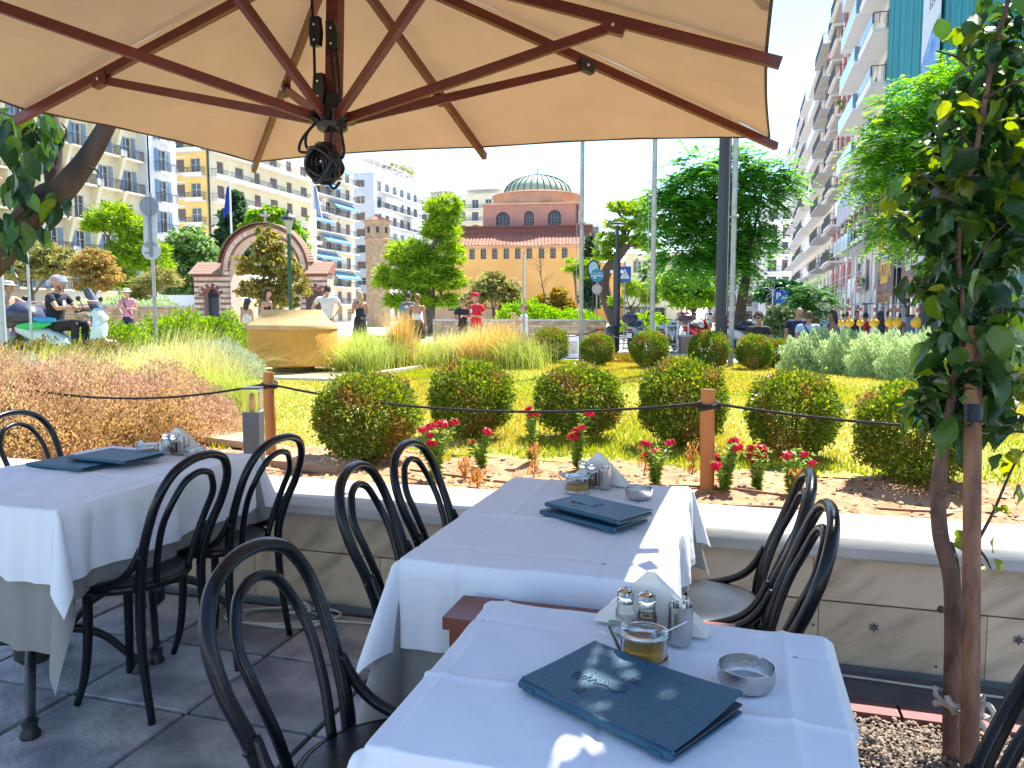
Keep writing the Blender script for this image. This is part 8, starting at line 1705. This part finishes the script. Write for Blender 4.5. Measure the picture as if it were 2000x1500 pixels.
# ------------------------------------------------------------------ brick gate with arch
GD = 42.0; g0 = at(381, 617, GD); g0.z = .3; org = tuple(g0); t = thing('brick_gate', 'Byzantine style gate of striped brick and stone with a great arch and tiled roofs', 'gate', org); T = fl(org, YAW-.06); s = GD/FPX; X_ = lambda px: (px-381)*s; Zp = lambda py: CAMH+(617-py)*s
stonem = mat('gate_stone', (.68, .52, .40), .9, (.56, .42, .33), 5, .4, 20, rand=('island', .18)); bricks = mat('gate_brick', (.27, .10, .07), .9, (.22, .08, .06), 6, .4, 20, rand=('island', .25)); mort = mat('gate_mortar', (.52, .40, .31), .95)
Lw, Rw = X_(437), X_(587); W2 = X_(645); ztop = Zp(548-14)
ac_x, ac_z = X_(522), Zp(528); Ro, Ri = 85*s, 68*s
rr = random.Random(9); mbS, mbB = MB(), MB()
def inside(x, z):
    dl = abs(x-X_(415)); 
    if dl < 14.5*s and z < Zp(578): return False
    if math.hypot(x-X_(415), z-Zp(578)) < 23*s and z >= Zp(578): return False
    if math.hypot(x-ac_x, z-ac_z) < Ro and z >= ac_z: return False
    if abs(x-ac_x) < Ri and z < ac_z: return False
    if x < Lw-.02 or x > Rw+.02:
        return z < Zp(534)
    return z < ac_z+.55 or False
z = .3; row = 0
while z < Zp(500):
    hS = .19; x = -rr.random()*.2
    if row % 2 == 0:
        while x < W2:
            l = rr.uniform(.24, .36); x1 = min(W2, x+l)
            if inside((x+x1)/2, z+hS/2) and inside(x+.03, z+hS/2) and inside(x1-.03, z+hS/2): lbox(mbS, T, max(0, x)+.012, x1-.012, -.02*rr.random(), .03, z+.01, z+hS-.01)
            x = x1 if x1 < W2 else W2+1
        z += hS
    else:
        for k in range(2):
            x = -rr.random()*.1
            while x < W2:
                x1 = min(W2, x+.30)
                if inside((x+x1)/2, z+.03) and inside(x+.03, z+.03) and inside(x1-.03, z+.03): lbox(mbB, T, max(0, x)+.01, x1-.01, -.025, .03, z+.008, z+.048)
                x = x1 if x1 < W2 else W2+1
            z += .055
    row += 1
def ring(mbx, cx, cz, r0, r1, n, alt=None, b=-.05, gap=.12, a0=0, a1=math.pi):
    for k in range(n):
        u0 = a0+(a1-a0)*(k+gap/2)/n; u1 = a0+(a1-a0)*(k+1-gap/2)/n; P = [(cx+r*math.cos(a), cz+r*math.sin(a)) for r, a in ((r0, u0), (r1, u0), (r1, u1), (r0, u1))]; tgt = mbx if alt is None or k % 3 == 0 else alt
        tgt.add([T(x, b, z) for x, z in P]+[T(x, .04, z) for x, z in P], [(0, 1, 2, 3), (7, 6, 5, 4), (0, 4, 5, 1), (1, 5, 6, 2), (2, 6, 7, 3), (3, 7, 4, 0)])
ring(mbB, ac_x, ac_z, Ri, Ri+.12, 70); ring(mbB, ac_x, ac_z, Ri+.40, Ri+.50, 90, b=-.09); ring(mbS, ac_x, ac_z, Ri+.13, Ri+.39, 42, alt=mbS, b=-.03)
for (cx) in (X_(415), X_(618)): ring(mbB, cx, Zp(578), .41, .52, 26); ring(mbS, cx, Zp(578), .53, .68, 18, alt=mbB)
o = obj('stone_courses', mbS, stonem, t, org); o['kind'] = 'stuff'; o = obj('brick_courses', mbB, bricks, t, org); o['kind'] = 'stuff'
mb = MB()   # mortar body: wing walls, pillars, arch barrel
lbox(mb, T, 0, X_(400), .0, 1.2, 0, Zp(535)); lbox(mb, T, X_(430), ac_x-Ri, .0, 1.2, 0, ac_z); lbox(mb, T, X_(400), X_(430), 0, 1.2, Zp(560), Zp(535)); lbox(mb, T, ac_x+Ri, W2, 0, 1.2, 0, Zp(535)); lbox(mb, T, ac_x+Ri, Rw, 0, 1.2, Zp(535), ac_z)
n = 40
for k in range(n):
    u0, u1 = math.pi*k/n, math.pi*(k+1)/n; P = [(ac_x+r*math.cos(a), ac_z+r*math.sin(a)) for r, a in ((Ri, u0), (Ro+.05, u0), (Ro+.05, u1), (Ri, u1))]
    mb.add([T(x, 0.005, z) for x, z in P]+[T(x, 1.2, z) for x, z in P], [(0, 1, 2, 3), (7, 6, 5, 4), (0, 4, 5, 1), (1, 5, 6, 2), (2, 6, 7, 3), (3, 7, 4, 0)])
obj('masonry_body', mb, mort, t, org)
mb = MB(); lbox(mb, T, X_(400)+.02, X_(430)-.02, .5, .56, 0, Zp(572)); archprism(mb, T, X_(415), Zp(580), Zp(560), 28*s, .5, .56); obj('side_door', mb, darkw, t, org)
mb = MB(); archprism(mb, T, X_(618), .0, Zp(565), 30*s, -.07, -.03); obj('right_door', mb, mat('door_dark', (.09, .045, .04), .7), t, org)
rt = mat('weathered_tile', (.36, .22, .16), .9, (.24, .15, .11), 6, .3, 20, rand=('island', .3))
def arc_tile():
    mb = MB(); n = 5; P = [(.075*math.cos(a), .055*math.sin(a)) for a in np.linspace(0, math.pi, n+1)]; vs = [(x, -.20, z) for x, z in P]+[(x*.85, .20, z*.85) for x, z in P]+[(x*.8, -.20, z*.72) for x, z in P]
    mb.add(vs, [(i, i+1, n+2+i, n+1+i) for i in range(n)]+[(i, 2*n+2+i, 2*n+3+i, i+1) for i in range(n)]); return mkmesh('roof_tile', mb, rt)
tme = arc_tile(); k = 0
N_ = 46
for i in range(N_):                                        # barrel roof tiles over the arch, running front to back
    a = math.pi*(.06+.88*i/(N_-1)); r = Ro+.10
    for j, b in enumerate((-.12, .22, .56)):
        p = T(ac_x+r*math.cos(a), b, ac_z+r*math.sin(a)+j*.02)-Vector(org); link('roof_tile', tme, t, tuple(p), (rad(3), math.pi/2-a, YAW-.06), (1.25, 1, 1.25))
for x0, x1 in ((-.15, Lw), (Rw, W2+.15)):
    x = x0+.08
    while x < x1:
        for j in range(4): p = T(x, -.25+.3*j, Zp(534)+.02+.17*j)-Vector(org); link('roof_tile', tme, t, tuple(p), (rad(30), rr.uniform(-.05, .05), YAW-.06), (1.2, 1, 1.2))
        x += .16
mb = MB()
for x0, x1 in ((-.1, Lw), (Rw, W2+.1)): mb.add([T(x0, -.2, Zp(534)), T(x1, -.2, Zp(534)), T(x1, 1.1, Zp(534)+.7), T(x0, 1.1, Zp(534)+.7), T(x0, 1.1, Zp(534)), T(x1, 1.1, Zp(534))], [(0, 1, 2, 3), (0, 3, 4), (1, 5, 2), (3, 2, 5, 4)]); lbox(mb, T, x0, x1, -.12, -.03, Zp(534)-.14, Zp(534)-.02)
obj('roof_bed', mb, bricks, t, org)
mb = MB(); c_ = T(ac_x, .3, ac_z+Ro+.1); mb.bar(c_, c_+Vector((0, 0, .75)), .10, .10); u_ = Vector((math.cos(YAW), math.sin(YAW), 0)); q = c_+Vector((0, 0, .5)); mb.bar(q-u_*.25, q+u_*.25, .1, .1); mb.lathe([(.2, .42), (.2, .5)], tuple(c_), 12); obj('stone_cross', mb, conc_m, t, org)
# yard wall with graffiti left of the gate
p0 = at(270, 617, 43); p0.z = .3; t = thing('yard_wall', 'pale plaster yard wall with purple blue graffiti left of the gate', 'wall', tuple(p0), YAW); mb = MB(); mb.bx(0, 3.2, 0, .25, 0, 2.25); obj('wall', mb, whiter, t)
mb = MB(); rr = random.Random(4)
for k in range(16): x = .2+k*.18; mb.tube(spline([(x, -.02, .6+rr.random()*.2), (x+.1*rr.random(), -.02, 1.2), (x-.08+.2*rr.random(), -.02, 1.5+rr.random()*.4)], 5), [.02, .05, .02], 5, flat=.3)
obj('graffiti', mb, mat('graffiti', (.25, .2, .5), .8, (.1, .3, .5), 2), t); mb = MB(); mb.bx(1.6, 2.0, -.05, -.01, 1.3, 1.9)
for k in range(3): mb.bx(1.6+.1+.1*k, 1.62+.1+.1*k, -.07, -.051, 1.3, 1.9)
obj('barred_window', mb, white_p, t)
# octagonal tower
TD = 72.0; p0 = at(739, 617, TD); p0.z = 0; org = tuple(p0); t = thing('octagonal_tower', 'slim octagonal brick bell tower with a tiled cap left of the tall pine', 'tower', org); s = TD/FPX; zq = lambda py: CAMH+(617-py)*s
tw = mat('tower_brick', (.58, .40, .25), .9, (.42, .27, .16), 3, .4, 12, detail=8)
mb = MB(); mb.lathe([(24*s, 0), (24*s, zq(472)), (27.5*s, zq(471)), (27.5*s, zq(468)), (25*s, zq(467)), (25*s, zq(440)), (27*s, zq(438)), (28*s, zq(434)), (20*s, zq(433))], n=8); obj('wall', mb, tw, t, rot=(0, 0, .1))
mb = MB()
for k in range(8):
    a = .1+math.pi/8+k*math.pi/4; c, q = math.cos(a), math.sin(a); Tt = fl((c*24.2*s*math.cos(math.pi/8)*1.035, q*24.2*s*math.cos(math.pi/8)*1.035), a+math.pi/2); archprism(mb, Tt, 0, zq(458), zq(446), 5.5*s, -.05, .1)
obj('belfry_openings', mb, darkw, t)
for k in range(8):
    a0_ = .1+k*math.pi/4; mb = MB()
    for i in range(5):
        for j in range(4):
            u = (i+.5)/5; r1, r0_ = 29*s*(1-j/4), 29*s*(1-(j+1)/4); A1 = Vector((math.cos(a0_), math.sin(a0_), 0)); B1 = Vector((math.cos(a0_+math.pi/4), math.sin(a0_+math.pi/4), 0)); w1 = A1.lerp(B1, u); z1, z0_ = zq(435)+(zq(424)-zq(435))*j/4, zq(435)+(zq(424)-zq(435))*(j+1)/4
            sd_ = (B1-A1).normalized()*.085*(1-j/5); P1 = w1*r1+Vector((0, 0, z1)); P0 = w1*r0_+Vector((0, 0, z0_)); mb.add([P1-sd_, P1+Vector((0, 0, .1)), P1+sd_, P0+sd_, P0+Vector((0, 0, .1)), P0-sd_], [(0, 1, 4, 5), (1, 2, 3, 4)])
    obj('roof_face', mb, rt, t)
mb = MB(); mb.lathe([(28.5*s, zq(435)), (.1, zq(424.3))], n=8); mb.sph((0, 0, zq(423.5)), .22); obj('roof_bed', mb, rt, t)
# flags
for px, D, m_, c2, lab, top in ((457, 48, (.01, .06, .45), None, 'blue flag hanging limp on a white pole above the gate', 335), (617, 50, (.03, .18, .6), (.8, .8, .8), 'blue and white striped flag hanging limp on a pale pole', 335)):
    p = onground(px, D); s = D/FPX; t = thing('flag_on_pole', lab, 'flag', tuple(p), YAW, 'limp flags on poles'); h = CAMH+(617-top)*s-p.z; mb = MB(); mb.tube([(0, 0, 0), (0, 0, h)], [.08, .05], 10); obj('pole', mb, white_p, t, smooth=40)
    mb = MB(); n = 9
    for i in range(n+1):
        for j in range(n+1):
            u, v = i/n, j/n; mb.v.append(((-.06-.50*u*(.3+.7*v))*(1 if not c2 else -1), .08*math.sin(u*14), h-1.0-1.5*v-.5*u*v-.15*u))
    for i in range(n):
        for j in range(n): q = i*(n+1)+j; mb.f.append((q, q+1, q+n+2, q+n+1)); mb.m.append(0 if (not c2 or i % 2) else 1)
    obj('flag', mb, [mat('flag_blue', m_, .8)]+([white_p] if c2 else [mat('flag_yellow', (.7, .5, .05), .8)]), t, smooth=True)
